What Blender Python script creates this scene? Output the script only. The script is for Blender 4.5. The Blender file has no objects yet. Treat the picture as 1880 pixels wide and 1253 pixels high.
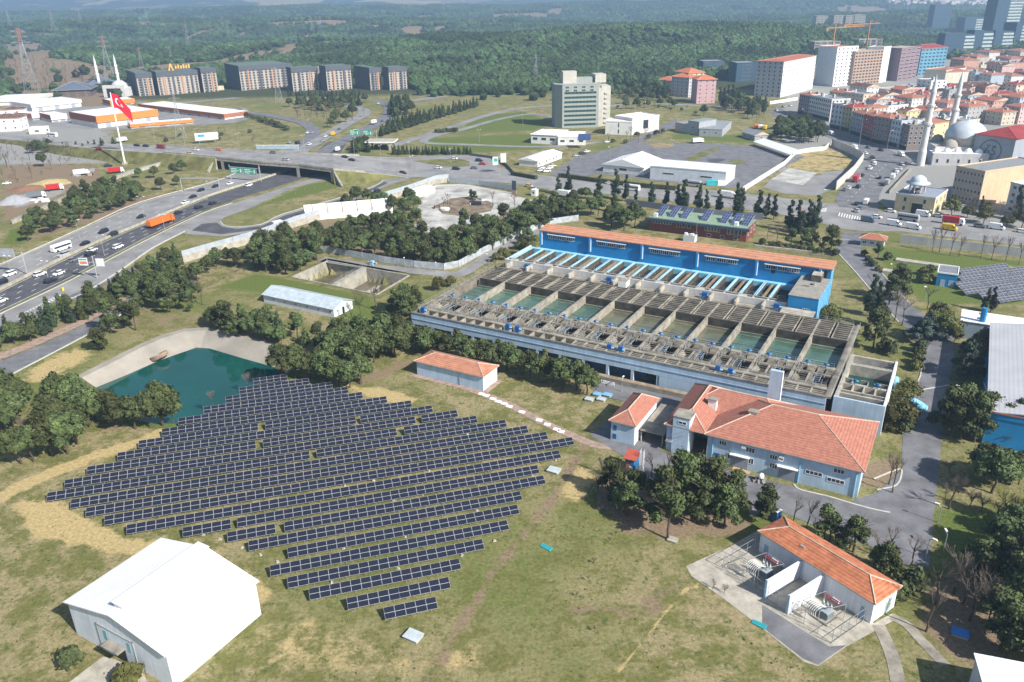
import bpy, math, random
import numpy as np
from mathutils import Vector, Matrix
from mathutils.geometry import tessellate_polygon
S = bpy.context.scene
COL = S.collection
RN = random.Random(7)
R = math.radians
# ---------------------------------------------------------------- camera
FP, HC = 1462.0, 90.0                       # focal length in photo pixels, height of the drone
TH, RO = math.atan((626.5 + 10) / FP), R(1.0)
cF = np.array([0, math.cos(TH), -math.sin(TH)])
_r = np.array([1.0, 0, 0]); _u = np.cross(_r, cF)
cR = _r * math.cos(RO) - _u * math.sin(RO)
cU = _u * math.cos(RO) + _r * math.sin(RO)
cd = bpy.data.cameras.new('camera'); cam = bpy.data.objects.new('camera', cd); COL.objects.link(cam)
cd.sensor_width = 36; cd.lens = FP / 1880 * 36; cd.clip_start = 1; cd.clip_end = 30000
cam.matrix_world = Matrix(((cR[0], cU[0], -cF[0], 0), (cR[1], cU[1], -cF[1], 0), (cR[2], cU[2], -cF[2], HC), (0, 0, 0, 1)))
S.camera = cam
# ---------------------------------------------------------------- light
SUN_AZ, SUN_EL = R(-41), R(38)
w = bpy.data.worlds.new('World'); S.world = w; w.use_nodes = True
nt = w.node_tree; bg = nt.nodes['Background']
sky = nt.nodes.new('ShaderNodeTexSky'); sky.sky_type = 'NISHITA'; sky.sun_disc = False
sky.sun_elevation = SUN_EL; sky.sun_rotation = math.pi / 2 - SUN_AZ; sky.air_density = 1.0; sky.dust_density = 1.2
nt.links.new(sky.outputs[0], bg.inputs[0]); bg.inputs[1].default_value = 0.075
ld = bpy.data.lights.new('sun', 'SUN'); ld.energy = 5.0; ld.angle = R(0.53); ld.color = (1.0, 0.955, 0.88)
sun = bpy.data.objects.new('sun', ld); COL.objects.link(sun)
sun.rotation_euler = Vector((math.cos(SUN_AZ) * math.cos(SUN_EL), math.sin(SUN_AZ) * math.cos(SUN_EL), math.sin(SUN_EL))).to_track_quat('Z', 'Y').to_euler()
S.view_settings.view_transform = 'Standard'; S.view_settings.look = 'None'; S.view_settings.gamma = 1; S.view_settings.exposure = 0.84
S.view_settings.use_curve_mapping = False
S.cycles.use_denoising = True
S.cycles.max_bounces = 5; S.cycles.diffuse_bounces = 2; S.cycles.glossy_bounces = 2; S.cycles.transmission_bounces = 3
S.cycles.volume_bounces = 0; S.cycles.transparent_max_bounces = 6
HAZE = 0.00023
# ---------------------------------------------------------------- terrain and pixel-to-place helpers
def sst(a, b, x):
    t = np.clip((np.asarray(x, float) - a) / (b - a), 0, 1); return t * t * (3 - 2 * t)
def vnoise(x, y, seed=0):
    x = np.asarray(x, float); y = np.asarray(y, float)
    xi = np.floor(x); yi = np.floor(y); fx = x - xi; fy = y - yi
    fx = fx * fx * (3 - 2 * fx); fy = fy * fy * (3 - 2 * fy)
    def h(a, b):
        n = np.sin(a * 127.1 + b * 311.7 + seed * 74.7) * 43758.5453
        return n - np.floor(n)
    return (h(xi, yi) * (1 - fx) + h(xi + 1, yi) * fx) * (1 - fy) + (h(xi, yi + 1) * (1 - fx) + h(xi + 1, yi + 1) * fx) * fy
def fbm(x, y, o=4, seed=0):
    s = 0; a = .5
    for k in range(o):
        s = s + a * vnoise(x * 2 ** k, y * 2 ** k, seed + k * 13); a *= .5
    return s / (1 - .5 ** o)
def terr(x, y):
    x = np.asarray(x, float); y = np.asarray(y, float)
    az = x / np.maximum(y, 1)
    k = sst(640, 1050, y)
    n1 = fbm(x / 360, y / 420, 4, 1) - .5; n2 = fbm(x / 800, y / 800, 4, 5) - .5; n3 = fbm(x / 1900, y / 1900, 3, 9) - .5
    town = sst(.34, .5, az)
    left = .48 + .52 * sst(-.30, -.10, az)
    z = (24 * left * (1 - .65 * town) + 46 * n1) * np.exp(-((y - 1380) / 330) ** 2) - 22 * np.exp(-((y - 1880) / 230) ** 2)
    z = z + (26 + 90 * n2) * np.exp(-((y - 2400) / 430) ** 2) - 26 * np.exp(-((y - 3050) / 300) ** 2)
    z = z + (34 + 100 * n3) * np.exp(-((y - 3900) / 700) ** 2)
    z = z + (120 + 80 * n3) * sst(4500, 7500, y)
    z = z + 6 * (fbm(x / 130, y / 130, 3, 21) - .5) * sst(800, 1200, y)
    return z * k
def ray(px, py):
    d = cF + cR * (px - 940) / FP - cU * (py - 626.5) / FP; return d / np.linalg.norm(d)
_ts = 500.0 * 1.004 ** np.arange(760)
def g(px, py, z=None):
    """the place on the ground (or on the level z) seen at a photo pixel"""
    d = ray(px, py); zz = 0 if z is None else z
    if z is None and py < 170:
        p = d[None, :] * _ts[:, None]; k = np.nonzero(HC + p[:, 2] < terr(p[:, 0], p[:, 1]))[0]
        p = p[k[0] if len(k) else -1]
        return Vector((p[0], p[1], float(terr(p[0], p[1]))))
    t = (zz - HC) / d[2]; p = d * t
    return Vector((p[0], p[1], zz))
def proj(p):
    q = np.array(p, float) - np.array([0, 0, HC]); z = q @ cF
    return 940 + FP * (q @ cR) / z, 626.5 - FP * (q @ cU) / z
def hgt(base, ytop):
    """height of a vertical standing on base whose top shows at photo row ytop"""
    lo, hi = 0.2, 300.0
    for _ in range(40):
        m = (lo + hi) / 2
        if proj((base[0], base[1], base[2] + m))[1] > ytop: lo = m
        else: hi = m
    return lo
TX = (0, 470, 940, 1400); TY = (0, 300, 600, 933)
def K(rc, *xy):
    """points read in an enlarged tile of the photograph -> photo pixels"""
    return [(TX[rc % 10] + xy[i] / 3.9167, TY[rc // 10] + xy[i + 1] / 3.9167) for i in range(0, len(xy), 2)]
CO = Vector((-28.7, 212.4, 0)); CA = R(-29.7)     # the works: everything in it follows this frame
cu = Vector((math.cos(CA), math.sin(CA), 0)); cv = Vector((-cu.y, cu.x, 0))
def F(a, b, z=0): return CO + cu * a + cv * b + Vector((0, 0, z))
# ---------------------------------------------------------------- materials
MT = {}
def M(name, col, rough=.85, var=.12, scale=.6, metal=0.0, spec=.3, bump=0, kind=None, col2=None, coord='Object'):
    if name in MT: return MT[name]
    m = bpy.data.materials.new(name); m.use_nodes = True; n = m.node_tree.nodes; l = m.node_tree.links
    b = n['Principled BSDF']; b.inputs['Roughness'].default_value = rough; b.inputs['Metallic'].default_value = metal
    b.inputs['Specular IOR Level'].default_value = spec
    tc = n.new('ShaderNodeTexCoord')
    c2 = col2 or tuple(c * (1 - 2 * var) for c in col); c1 = tuple(c * (1 + var) for c in col) if col2 is None else col
    t1 = n.new('ShaderNodeTexNoise'); t1.inputs['Scale'].default_value = scale; t1.inputs['Detail'].default_value = 6; t1.inputs['Roughness'].default_value = .65
    l.new(tc.outputs[coord], t1.inputs['Vector'])
    rp = n.new('ShaderNodeValToRGB'); rp.color_ramp.elements[0].position = .32; rp.color_ramp.elements[1].position = .68
    rp.color_ramp.elements[0].color = (*c2, 1); rp.color_ramp.elements[1].color = (*c1, 1)
    l.new(t1.outputs['Fac'], rp.inputs[0]); out = rp.outputs[0]
    if kind in ('tile', 'corr', 'streak', 'plates'):
        mp = n.new('ShaderNodeMapping'); l.new(tc.outputs[coord], mp.inputs[0])
        wv = n.new('ShaderNodeTexWave'); wv.wave_type = 'BANDS'; wv.bands_direction = 'Z' if kind == 'tile' else 'X'
        if kind == 'streak':
            wv = n.new('ShaderNodeTexNoise'); mp.inputs['Scale'].default_value = (1.6, 1.6, .12); wv.inputs['Scale'].default_value = 1.0; wv.inputs['Detail'].default_value = 5
        else:
            wv.inputs['Scale'].default_value = {'tile': 1.35, 'corr': 1.6, 'plates': .35}[kind]; wv.inputs['Distortion'].default_value = .15
        l.new(mp.outputs[0], wv.inputs['Vector'])
        mx = n.new('ShaderNodeMix'); mx.data_type = 'RGBA'; mx.blend_type = 'MULTIPLY'
        r2 = n.new('ShaderNodeValToRGB'); k = {'tile': .74, 'corr': .9, 'streak': .86, 'plates': .88}[kind]
        r2.color_ramp.elements[0].color = (k, k, k, 1); r2.color_ramp.elements[1].color = (1, 1, 1, 1)
        r2.color_ramp.elements[0].position = .3 if kind == 'streak' else .05; r2.color_ramp.elements[1].position = .6 if kind == 'streak' else .45
        l.new(wv.outputs[0] if kind != 'streak' else wv.outputs['Fac'], r2.inputs[0])
        mx.inputs[0].default_value = 1; l.new(out, mx.inputs[6]); l.new(r2.outputs[0], mx.inputs[7]); out = mx.outputs[2]
    if kind == 'obj':
        oi = n.new('ShaderNodeObjectInfo'); mx = n.new('ShaderNodeMix'); mx.data_type = 'RGBA'; mx.blend_type = 'MULTIPLY'; mx.inputs[0].default_value = 1
        l.new(out, mx.inputs[6]); l.new(oi.outputs['Color'], mx.inputs[7]); out = mx.outputs[2]
    if kind == 'leaf':
        oi = n.new('ShaderNodeObjectInfo'); hs = n.new('ShaderNodeHueSaturation')
        for so, lo, hi in (('Hue', .462, .51), ('Value', .6, 1.45)):
            mr = n.new('ShaderNodeMapRange'); mr.inputs[3].default_value = lo; mr.inputs[4].default_value = hi
            l.new(oi.outputs['Random'], mr.inputs[0]); l.new(mr.outputs[0], hs.inputs[so])
        l.new(out, hs.inputs['Color']); out = hs.outputs[0]
    if bump:
        bp = n.new('ShaderNodeBump'); bp.inputs['Strength'].default_value = bump; bp.inputs['Distance'].default_value = .1
        t2 = n.new('ShaderNodeTexNoise'); t2.inputs['Scale'].default_value = scale * 7; t2.inputs['Detail'].default_value = 4
        l.new(tc.outputs[coord], t2.inputs['Vector']); l.new(t2.outputs['Fac'], bp.inputs['Height']); l.new(bp.outputs[0], b.inputs['Normal'])
    l.new(out, b.inputs['Base Color'])
    MT[name] = m; return m
def W(name, c, **k): return M('wall_' + name, c, rough=.85, var=k.pop('var', .06), scale=.35, kind='streak', **k)
TILE = M('red_roof_tiles', (.38, .14, .088), var=.13, scale=1.6, kind='tile', bump=.15)
TILE2 = M('weathered_roof_tiles', (.40, .165, .115), var=.14, scale=1.3, kind='tile', bump=.15)
TILE3 = M('dark_red_metal_roof', (.30, .045, .04), var=.15, scale=.3, kind='corr', rough=.55)
TILEB = M('brown_roof_tiles', (.16, .085, .065), var=.3, scale=.3, kind='tile')
CONC = M('aged_concrete', (.29, .265, .22), var=.22, scale=.45, bump=.15)
CONCL = M('pale_concrete', (.40, .37, .31), var=.18, scale=.5, bump=.1)
CONCD = M('stained_concrete', (.13, .12, .10), var=.3, scale=.5)
WHITE = M('white_paint', (.78, .78, .77), var=.04, scale=.5)
WMET = M('white_sheet_metal', (.80, .80, .80), var=.03, scale=.3, rough=.45, kind='plates')
GREYMET = M('grey_sheet_metal', (.33, .36, .40), var=.08, scale=.3, rough=.45, kind='corr')
STEEL = M('galvanised_steel', (.45, .46, .47), var=.1, rough=.45, metal=.5)
DARK = M('dark_opening', (.02, .022, .026), rough=.6, var=.1)
GLASS = M('window_glass', (.035, .045, .06), rough=.12, var=.25, scale=.8, spec=.6)
BLUE = M('bright_blue_paint', (.014, .20, .46), var=.10, scale=.3, rough=.6)
LBLUE = M('light_blue_paint', (.24, .56, .76), var=.12, scale=.6, rough=.6)
SKYW = W('pale_blue', (.44, .57, .70), var=.08)
SKYW2 = W('blue_grey', (.30, .43, .58), var=.06)
DBLUE = M('blue_machine_paint', (.03, .115, .31), rough=.5)
ASPH = M('asphalt', (.165, .165, .176), var=.19, scale=.22, coord='Object')
ASPHD = M('dark_asphalt', (.085, .085, .096), var=.2, scale=.2)
ASPHL = M('worn_pale_asphalt', (.245, .24, .238), var=.16, scale=.09)
PAVE = M('pale_kerb_stone', (.50, .49, .45), var=.12, scale=.5)
PAINT = M('road_paint', (.72, .72, .70), var=.12, scale=1.5)
BRICKP = M('red_brick_paving', (.34, .245, .20), var=.2, scale=.8)
RUBBLE = M('dusty_hardstanding', (.44, .43, .40), var=.25, scale=.14)
BARK = M('bark', (.10, .075, .055), var=.3, scale=2)
TWIG = M('bare_twigs', (.17, .135, .11), var=.25, scale=1.2)
# ---------------------------------------------------------------- mesh building
class MB:
    def __init__(s): s.v = []; s.f = []; s.m = []; s.mats = []
    def mi(s, m):
        if m not in s.mats: s.mats.append(m)
        return s.mats.index(m)
    def add(s, vs, fs, m):
        o = len(s.v); s.v += [tuple(p) for p in vs]; k = s.mi(m)
        for f in fs: s.f.append([o + i for i in f]); s.m.append(k)
        return s
    def quad(s, a, b, c, d, m): return s.add((a, b, c, d), ((0, 1, 2, 3),), m)
    def box(s, x0, y0, z0, x1, y1, z1, m, top=None):
        V = [(x0, y0, z0), (x1, y0, z0), (x1, y1, z0), (x0, y1, z0), (x0, y0, z1), (x1, y0, z1), (x1, y1, z1), (x0, y1, z1)]
        s.add(V, ((0, 3, 2, 1), (0, 1, 5, 4), (1, 2, 6, 5), (2, 3, 7, 6), (3, 0, 4, 7)), m)
        return s.add(V[4:], ((0, 1, 2, 3),), top or m)
    def prism(s, poly, z0, z1, m, top=None):
        n = len(poly)
        if sum(poly[i][0] * poly[(i + 1) % n][1] - poly[(i + 1) % n][0] * poly[i][1] for i in range(n)) < 0: poly = poly[::-1]
        s.add([(p[0], p[1], z0) for p in poly] + [(p[0], p[1], z1) for p in poly], [(i, (i + 1) % n, n + (i + 1) % n, n + i) for i in range(n)], m)
        return s.add([(p[0], p[1], z1) for p in poly], tessellate_ccw(poly), top or m)
    def bar(s, p, q, r, m, n=4, r2=None):
        p = Vector(p); q = Vector(q); d = (q - p)
        if d.length < 1e-6: return s
        d.normalize(); a = d.orthogonal().normalized()
        if n == 4 and abs(d.z) < .9: a = (Vector((0, 0, 1)) - d * d.z).normalized()
        b = d.cross(a); r2 = r if r2 is None else r2; V = []
        for c, rr in ((p, r), (q, r2)):
            for i in range(n):
                t = 2 * math.pi * (i + .5) / n; V.append(c + a * (rr * math.cos(t)) + b * (rr * math.sin(t)))
        fs = [(i, (i + 1) % n, n + (i + 1) % n, n + i) for i in range(n)] + [tuple(range(n))[::-1], tuple(range(n, 2 * n))]
        return s.add(V, fs, m)
    def path(s, pts, r, m, n=6):
        for i in range(len(pts) - 1): s.bar(pts[i], pts[i + 1], r, m, n)
        return s
    def lathe(s, prof, m, n=16, c=(0, 0)):
        V = []
        for r, z in prof:
            for i in range(n): t = 2 * math.pi * i / n; V.append((c[0] + r * math.cos(t), c[1] + r * math.sin(t), z))
        fs = [(j * n + i, j * n + (i + 1) % n, (j + 1) * n + (i + 1) % n, (j + 1) * n + i) for j in range(len(prof) - 1) for i in range(n)]
        return s.add(V, fs, m)
    def mesh(s, name, smooth=False):
        me = bpy.data.meshes.new(name); me.from_pydata(s.v, [], s.f)
        for m in s.mats: me.materials.append(m)
        me.polygons.foreach_set('material_index', s.m)
        if smooth: me.polygons.foreach_set('use_smooth', [True] * len(s.f))
        me.update(); return me
    def build(s, name, parent=None, loc=None, rz=0, smooth=False):
        return link(name, s.mesh(name, smooth), parent, loc, rz)
def tessellate_ccw(poly):
    out = []
    for t in tessellate_polygon([[Vector((p[0], p[1], 0)) for p in poly]]):
        a, b, c = (poly[i] for i in t)
        out.append(t if (b[0] - a[0]) * (c[1] - a[1]) - (c[0] - a[0]) * (b[1] - a[1]) > 0 else t[::-1])
    return out
def link(name, me, parent=None, loc=None, rz=0):
    o = bpy.data.objects.new(name, me); COL.objects.link(o)
    if parent: o.parent = parent
    if loc is not None: o.location = loc
    if rz: o.rotation_euler = (0, 0, rz)
    return o
def tag(o, label, cat, group=None, kind=None):
    if label: o['label'] = label
    if cat: o['category'] = cat
    if group: o['group'] = group
    if kind: o['kind'] = kind
    return o
def thing(name, label, cat, loc=(0, 0, 0), rz=0, group=None):
    return tag(link(name, None, None, loc, rz), label, cat, group)
def struct(o): o['kind'] = 'structure'; return o
def sheet(name, px, z, m, world=False):
    """a flat surface (road, yard) with its outline read in the photograph"""
    P = [Vector(p) for p in px] if world else [g(x, y, 0) for x, y in px]
    b = MB(); b.add([(p[0], p[1], z) for p in P], tessellate_ccw(P), m); return struct(b.build(name))
def smooth_line(P, n=6):
    P = [Vector(p) for p in P]; Q = [P[0] * 2 - P[1]] + P + [P[-1] * 2 - P[-2]]; out = []
    for i in range(1, len(Q) - 2):
        for k in range(n):
            t = k / n; a, b, c, d = Q[i - 1], Q[i], Q[i + 1], Q[i + 2]
            out.append(.5 * ((2 * b) + (c - a) * t + (2 * a - 5 * b + 4 * c - d) * t * t + (3 * b - a - 3 * c + d) * t ** 3))
    return out + [P[-1]]
def strip_bm(b, P, wd, m, z=None):
    L = []; Rr = []
    for i, p in enumerate(P):
        d = (P[min(i + 1, len(P) - 1)] - P[max(i - 1, 0)]); d.z = 0; d.normalize(); n = Vector((-d.y, d.x, 0)); zz = Vector((0, 0, z or 0))
        L.append(p + n * wd / 2 + zz); Rr.append(p - n * wd / 2 + zz)
    k = len(P); b.add(L + Rr, [(k + i, k + i + 1, i + 1, i) for i in range(k - 1)], m); return b
def strip(name, px, wd, z, m, n=6, world=False):
    P = smooth_line([Vector(p) for p in px] if world else [g(x, y, 0) for x, y in px], n)
    return struct(strip_bm(MB(), P, wd, m, z).build(name))
_wc = {}
def win_mesh(w, h, fr, gl, nm=0):
    k = (round(w, 2), round(h, 2), fr.name, gl.name, nm)
    if k not in _wc:
        b = MB(); t = min(.09, w * .08); x = w / 2; z = h / 2
        b.box(-x, -.05, -z, x, 0, z, fr)
        n = nm or 1
        for i in range(n):
            a = -x + t + i * (w - t) / n; c = a + (w - t) / n - t
            b.quad((a, -.058, -z + t), (c, -.058, -z + t), (c, -.058, z - t), (a, -.058, z - t), gl)
        _wc[k] = b.mesh('window')
    return _wc[k]
def face_xf(W_, D, face):
    return {'f': (Vector((0, 0, 0)), 0), 'r': (Vector((W_, 0, 0)), math.pi / 2), 'b': (Vector((W_, D, 0)), math.pi), 'l': (Vector((0, D, 0)), -math.pi / 2)}[face]
def set_window(t, p, r, w, h, fr=None, nm=1, name='window'):
    """a near window: its frame is the part, the glass a sub-part"""
    fr = fr or WHITE; k = ('f', round(w, 2), round(h, 2), fr.name, nm)
    if k not in _wc:
        b = MB(); c = MB(); e = .09; x = w / 2; z = h / 2; n = max(1, nm)
        for a in [-x + i * (w - e) / n for i in range(n + 1)]: b.box(a, -.06, -z, a + e, 0, z, fr)
        b.box(-x, -.065, -z, x, 0, -z + e, fr); b.box(-x, -.065, z - e, x, 0, z, fr); c.quad((-x + .02, -.03, -z + .02), (x - .02, -.03, -z + .02), (x - .02, -.03, z - .02), (-x + .02, -.03, z - .02), GLASS); _wc[k] = (b.mesh('window'), c.mesh('pane'))
    o = link(name, _wc[k][0], t, p, r); link('pane', _wc[k][1], o); return o
def put_face(t, W_, D, face, x, z, me, name):
    o, r = face_xf(W_, D, face); d = Vector((math.cos(r), math.sin(r), 0))
    return link(name, me, t, o + d * x + Vector((0, 0, z)), r)
def hip_bm(b, W_, D, z, rise, ov, m, edge, kind='hip', th=.22):
    x0, y0, x1, y1 = -ov, -ov, W_ + ov, D + ov
    zr = z + rise
    if kind == 'hip':
        k = min(x1 - x0, y1 - y0) / 2
        if x1 - x0 >= y1 - y0: r0, r1 = (x0 + k, (y0 + y1) / 2, zr), (x1 - k, (y0 + y1) / 2, zr)
        else: r0, r1 = ((x0 + x1) / 2, y0 + k, zr), ((x0 + x1) / 2, y1 - k, zr)
    elif kind == 'gable': r0, r1 = (x0, (y0 + y1) / 2, zr), (x1, (y0 + y1) / 2, zr)
    else: r0, r1 = ((x0 + x1) / 2, y0, zr), ((x0 + x1) / 2, y1, zr)
    c = [(x0, y0, z), (x1, y0, z), (x1, y1, z), (x0, y1, z)]
    if kind == 'gablex' or (kind == 'hip' and x1 - x0 < y1 - y0):
        fs = [(c[1], c[2], r1, r0), (c[3], c[0], r0, r1)]; en = [(c[0], c[1], r0), (c[2], c[3], r1)]
    else:
        fs = [(c[0], c[1], r1, r0), (c[2], c[3], r0, r1)]; en = [(c[1], c[2], r1), (c[3], c[0], r0)]
    for f in fs: b.quad(*f, m)
    for f in en: b.add(f, ((0, 1, 2),), m if kind == 'hip' else edge)
    lo = [(p[0], p[1], p[2] - th) for p in c]
    for i in range(4): b.quad(lo[i], lo[(i + 1) % 4], c[(i + 1) % 4], c[i], edge)
    b.quad(*lo[::-1], edge)
    if kind == 'hip':
        for e, r in ((c[0], r0), (c[3], r0 if x1 - x0 >= y1 - y0 else r1), (c[1], r1 if x1 - x0 >= y1 - y0 else r0), (c[2], r1)): b.bar(e, r, .13, edge, 5)
    b.bar(r0, r1, .14, edge, 5)
    return b
RIDGE = M('pale_mortar_ridge', (.55, .42, .33), var=.15)
def house(name, label, cat, p0, ang, W_, D, h, wall, roof=TILE, kind='hip', rise=None, ov=.5, wins=(), group=None, edge=None, side=None, parapet=.5, near=False):
    """building standing at p0: x along its front, y into its depth"""
    t = thing(name, label, cat, p0, ang, group)
    b = MB(); b.box(0, 0, -.3, W_, D, h, wall)
    if side:
        for f, m in side.items():
            o, r = face_xf(W_, D, f); d = Vector((math.cos(r), math.sin(r), 0)); L = W_ if f in 'fb' else D; nn = Vector((d.y, -d.x, 0)) * .02
            b.quad(o + nn, o + nn + d * L, o + nn + d * L + Vector((0, 0, h)), o + nn + Vector((0, 0, h)), m)
    b.build('wall', t)
    rise = rise if rise is not None else min(W_, D) * .22
    r = MB()
    if kind == 'flat':
        r.box(-.15, -.15, h, W_ + .15, D + .15, h + .25, edge or wall, roof)
        if parapet:
            q = .25
            for a in ((-.15, -.15, W_ + .15, q - .15), (-.15, D + .15 - q, W_ + .15, D + .15), (-.15, q - .15, q - .15, D + .15 - q), (W_ + .15 - q, q - .15, W_ + .15, D + .15 - q)):
                r.box(a[0], a[1], h + .25, a[2], a[3], h + .25 + parapet, edge or wall)
    else: hip_bm(r, W_, D, h + .2, rise, ov, roof, edge or RIDGE, kind)
    if kind in ('gable', 'gablex'):
        e = edge or wall
    r.build('roof', t)
    for q in wins:
        f, nx, nz, x0, x1, z0, z1, ww, wh = q[:9]; nm = q[9] if len(q) > 9 else 1; fr = q[10] if len(q) > 10 else WHITE; nmn = q[11] if len(q) > 11 else 'window'
        for i in range(nx):
            for j in range(nz):
                x = x0 + (x1 - x0) * (i / (nx - 1) if nx > 1 else .5); z = z0 + (z1 - z0) * (j / (nz - 1) if nz > 1 else .5)
                if near: o_, r_ = face_xf(W_, D, f); set_window(t, o_ + Vector((math.cos(r_), math.sin(r_), 0)) * x + Vector((0, 0, z)), r_, ww, wh, fr, nm)
                else: put_face(t, W_, D, f, x, z, win_mesh(ww, wh, fr, GLASS, nm), nmn)
    return t
def frame_px(a, b, z=0):
    """front edge read in the photo at height z -> origin, heading, length"""
    p = g(*a, z); q = g(*b, z); p.z = q.z = 0; d = q - p
    return p, math.atan2(d.y, d.x), d.length
# ================================================================ ground
def in_poly(x, y, P):
    c = np.zeros(x.shape, bool); n = len(P)
    for i in range(n):
        x1, y1 = P[i][0], P[i][1]; x2, y2 = P[(i + 1) % n][0], P[(i + 1) % n][1]
        if y1 == y2: continue
        c ^= ((y1 > y) != (y2 > y)) & (x < (x2 - x1) * (y - y1) / (y2 - y1) + x1)
    return c
def seg_dist(x, y, P, closed):
    d = np.full(x.shape, 1e9); n = len(P)
    for i in range(n if closed else n - 1):
        ax, ay = P[i][0], P[i][1]; bx, by = P[(i + 1) % n][0] - ax, P[(i + 1) % n][1] - ay
        t = np.clip(((x - ax) * bx + (y - ay) * by) / (bx * bx + by * by + 1e-9), 0, 1)
        d = np.minimum(d, np.hypot(x - ax - t * bx, y - ay - t * by))
    return d
# pond outline (top of its concrete bank) and water line
_far = [((150, 694), (176, 712)), ((205, 667), (230, 690)), ((265, 636), (288.5, 664)), ((300, 621), (333, 648)), ((340, 609), (360, 638.5)), ((378, 607), (384, 640)), ((430, 619), (434, 655)), ((480, 633), (480, 668)), ((518, 643), (504, 675))]
PT = [g(*a, 0) for a, b in _far]; PW = [g(*b, -3) for a, b in _far]
_near = [g(x, y, 0) for x, y in ((548, 668), (520, 694), (466, 708), (441, 725), (415, 742), (374, 762), (328, 779), (262, 776), (196, 750), (150, 722))]
_c = sum(PW, Vector()) / len(PW); _c.z = 0
PT += _near; PW += [p + (_c - p).normalized() * 4.2 + Vector((0, 0, -3)) for p in _near]
BAS = [g(*p, 0) for p in K(11, 255, 822, 515, 706, 1100, 812, 870, 948)]
ys = [-320, -150, -40, 20, 45] + list(np.arange(60, 330, 1.35))
y = ys[-1]
while y < 11000: y += max(1.35, (y - 320) * .016 + 1.35); ys.append(y)
NX = 300; tx = np.linspace(-1, 1, NX)
tx = np.sign(tx) * (.55 * np.abs(tx) + .45 * np.abs(tx) ** 2)
Y = np.repeat(np.array(ys)[:, None], NX, 1); X = tx[None, :] * (np.maximum(Y, 60) * .82 + 120)
Z = terr(X, Y)
Z[in_poly(X, Y, PT)] = -6; Z[in_poly(X, Y, BAS)] = -6
STRAW, SOIL, URB, LUSH = 0, 1, 2, 3
cov = np.zeros(Y.shape + (4,))
def paint(ch, pts, wt=1.0, feather=3.0, line=None):
    P = [g(a, b, 0 if b > 170 else None) for a, b in pts]
    d = seg_dist(X, Y, P, line is None)
    if line is None: d = np.where(in_poly(X, Y, P), -d, d)
    else: d = d - line
    f = 1 - sst(-feather, feather, d)
    cov[..., ch] = np.maximum(cov[..., ch], f * wt) if wt > 0 else cov[..., ch] * (1 + f * wt)
near = (Y < 330)
cov[..., STRAW] = .30 * fbm(X / 26, Y / 26, 3, 3) * near + .2 * (Y >= 330)
cov[..., LUSH] = .75 * fbm(X / 30 + 9, Y / 30, 3, 8)
paint(STRAW, K(20, 1300, 700, 1000, 835, 700, 925, 450, 1020, 200, 1125, 0, 1230), .95, 3, 2.2)
paint(STRAW, [(25, 925), (85, 915), (230, 985), (340, 1003), (270, 1030), (160, 1005), (60, 985)], .95, 4)
paint(STRAW, K(21, 540, 395, 700, 420, 960, 450, 1180, 510, 1120, 570, 950, 540, 700, 470), .9, 3)
paint(STRAW, [(380, 1005), (440, 1035), (505, 1082), (470, 1120), (450, 1060)], .9, 3)
paint(STRAW, [(560, 1100), (760, 1190), (880, 1253), (420, 1253), (480, 1160)], .5, 8)
paint(STRAW, K(32, 330, 480, 520, 540, 760, 600, 640, 640, 420, 600), .6, 4)
paint(STRAW, [(1060, 840), (1110, 880), (1060, 940), (1010, 900)], .7, 4)
paint(STRAW, K(20, 560, 130, 700, 200, 560, 300, 300, 420, 100, 420, 250, 260), .75, 6)
paint(STRAW, [(1830, 480), (1880, 490), (1880, 540), (1800, 500)], .5, 4)
paint(SOIL, [(1075, 822), (1020, 905), (960, 985), (900, 1060), (845, 1150), (800, 1225), (760, 1300)], .68, 3, 1.6)
paint(STRAW, [(1075, 830), (1022, 908), (962, 988), (902, 1062), (848, 1150), (804, 1222)], .8, 2.5, .5)
paint(STRAW, [(840, 1160), (900, 1190), (960, 1253), (700, 1253), (760, 1200)], .5, 5)
paint(SOIL, K(32, 880, 720, 1000, 570, 1290, 480, 1200, 640, 1050, 800, 920, 800), .7, 4)
paint(SOIL, K(32, 460, 720, 640, 740, 860, 740), .6, 2.5, 2.0)
paint(STRAW, K(32, 690, 1253, 830, 1090, 960, 960, 1060, 800, 1200, 625, 1350, 535), .95, .8, .3)
paint(SOIL, K(32, 540, 0, 700, 40, 800, 200, 1100, 240, 1400, 200, 1550, 220, 1800, 100, 1400, 0), .75, 5)
paint(SOIL, [(1090, 870), (1200, 900), (1350, 950), (1380, 985), (1300, 990), (1180, 985), (1090, 930)], .85, 4)
paint(SOIL, K(20, 600, 680, 800, 720, 1060, 740, 900, 760, 640, 740), .8, 3)
paint(SOIL, K(21, 640, 420, 850, 330, 1050, 240, 1180, 250, 1000, 330, 800, 400), .85, 2.5)
paint(SOIL, K(21, 120, 110, 330, 160, 560, 30, 430, 200, 300, 180), .8, 3)
paint(SOIL, [(1700, 1200), (1660, 1130), (1700, 1080), (1780, 1000), (1880, 960), (1880, 1253)], .75, 6)
paint(SOIL, [(1560, 860), (1650, 830), (1660, 880), (1640, 905), (1580, 900)], .7, 2)
paint(SOIL, K(10, 1050, 760, 1300, 640, 1900, 560, 1800, 800, 1450, 900, 1200, 850), .35, 4)
paint(SOIL, K(10, 0, 1253, 900, 960, 1500, 1080, 1880, 1000, 1880, 1253, 1000, 1253), .45, 6)
paint(SOIL, K(11, 0, 800, 500, 680, 430, 620, 900, 680, 1350, 730, 1900, 500, 1900, 350, 1300, 420, 400, 400, 0, 560), .6, 4)
paint(SOIL, K(11, 1290, 250, 1700, 260, 1720, 340, 1350, 380), .9, 3)
paint(SOIL, K(10, 160, 580, 420, 500, 640, 430, 1060, 290, 1200, 210, 700, 310, 300, 470), .7, 3)
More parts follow.
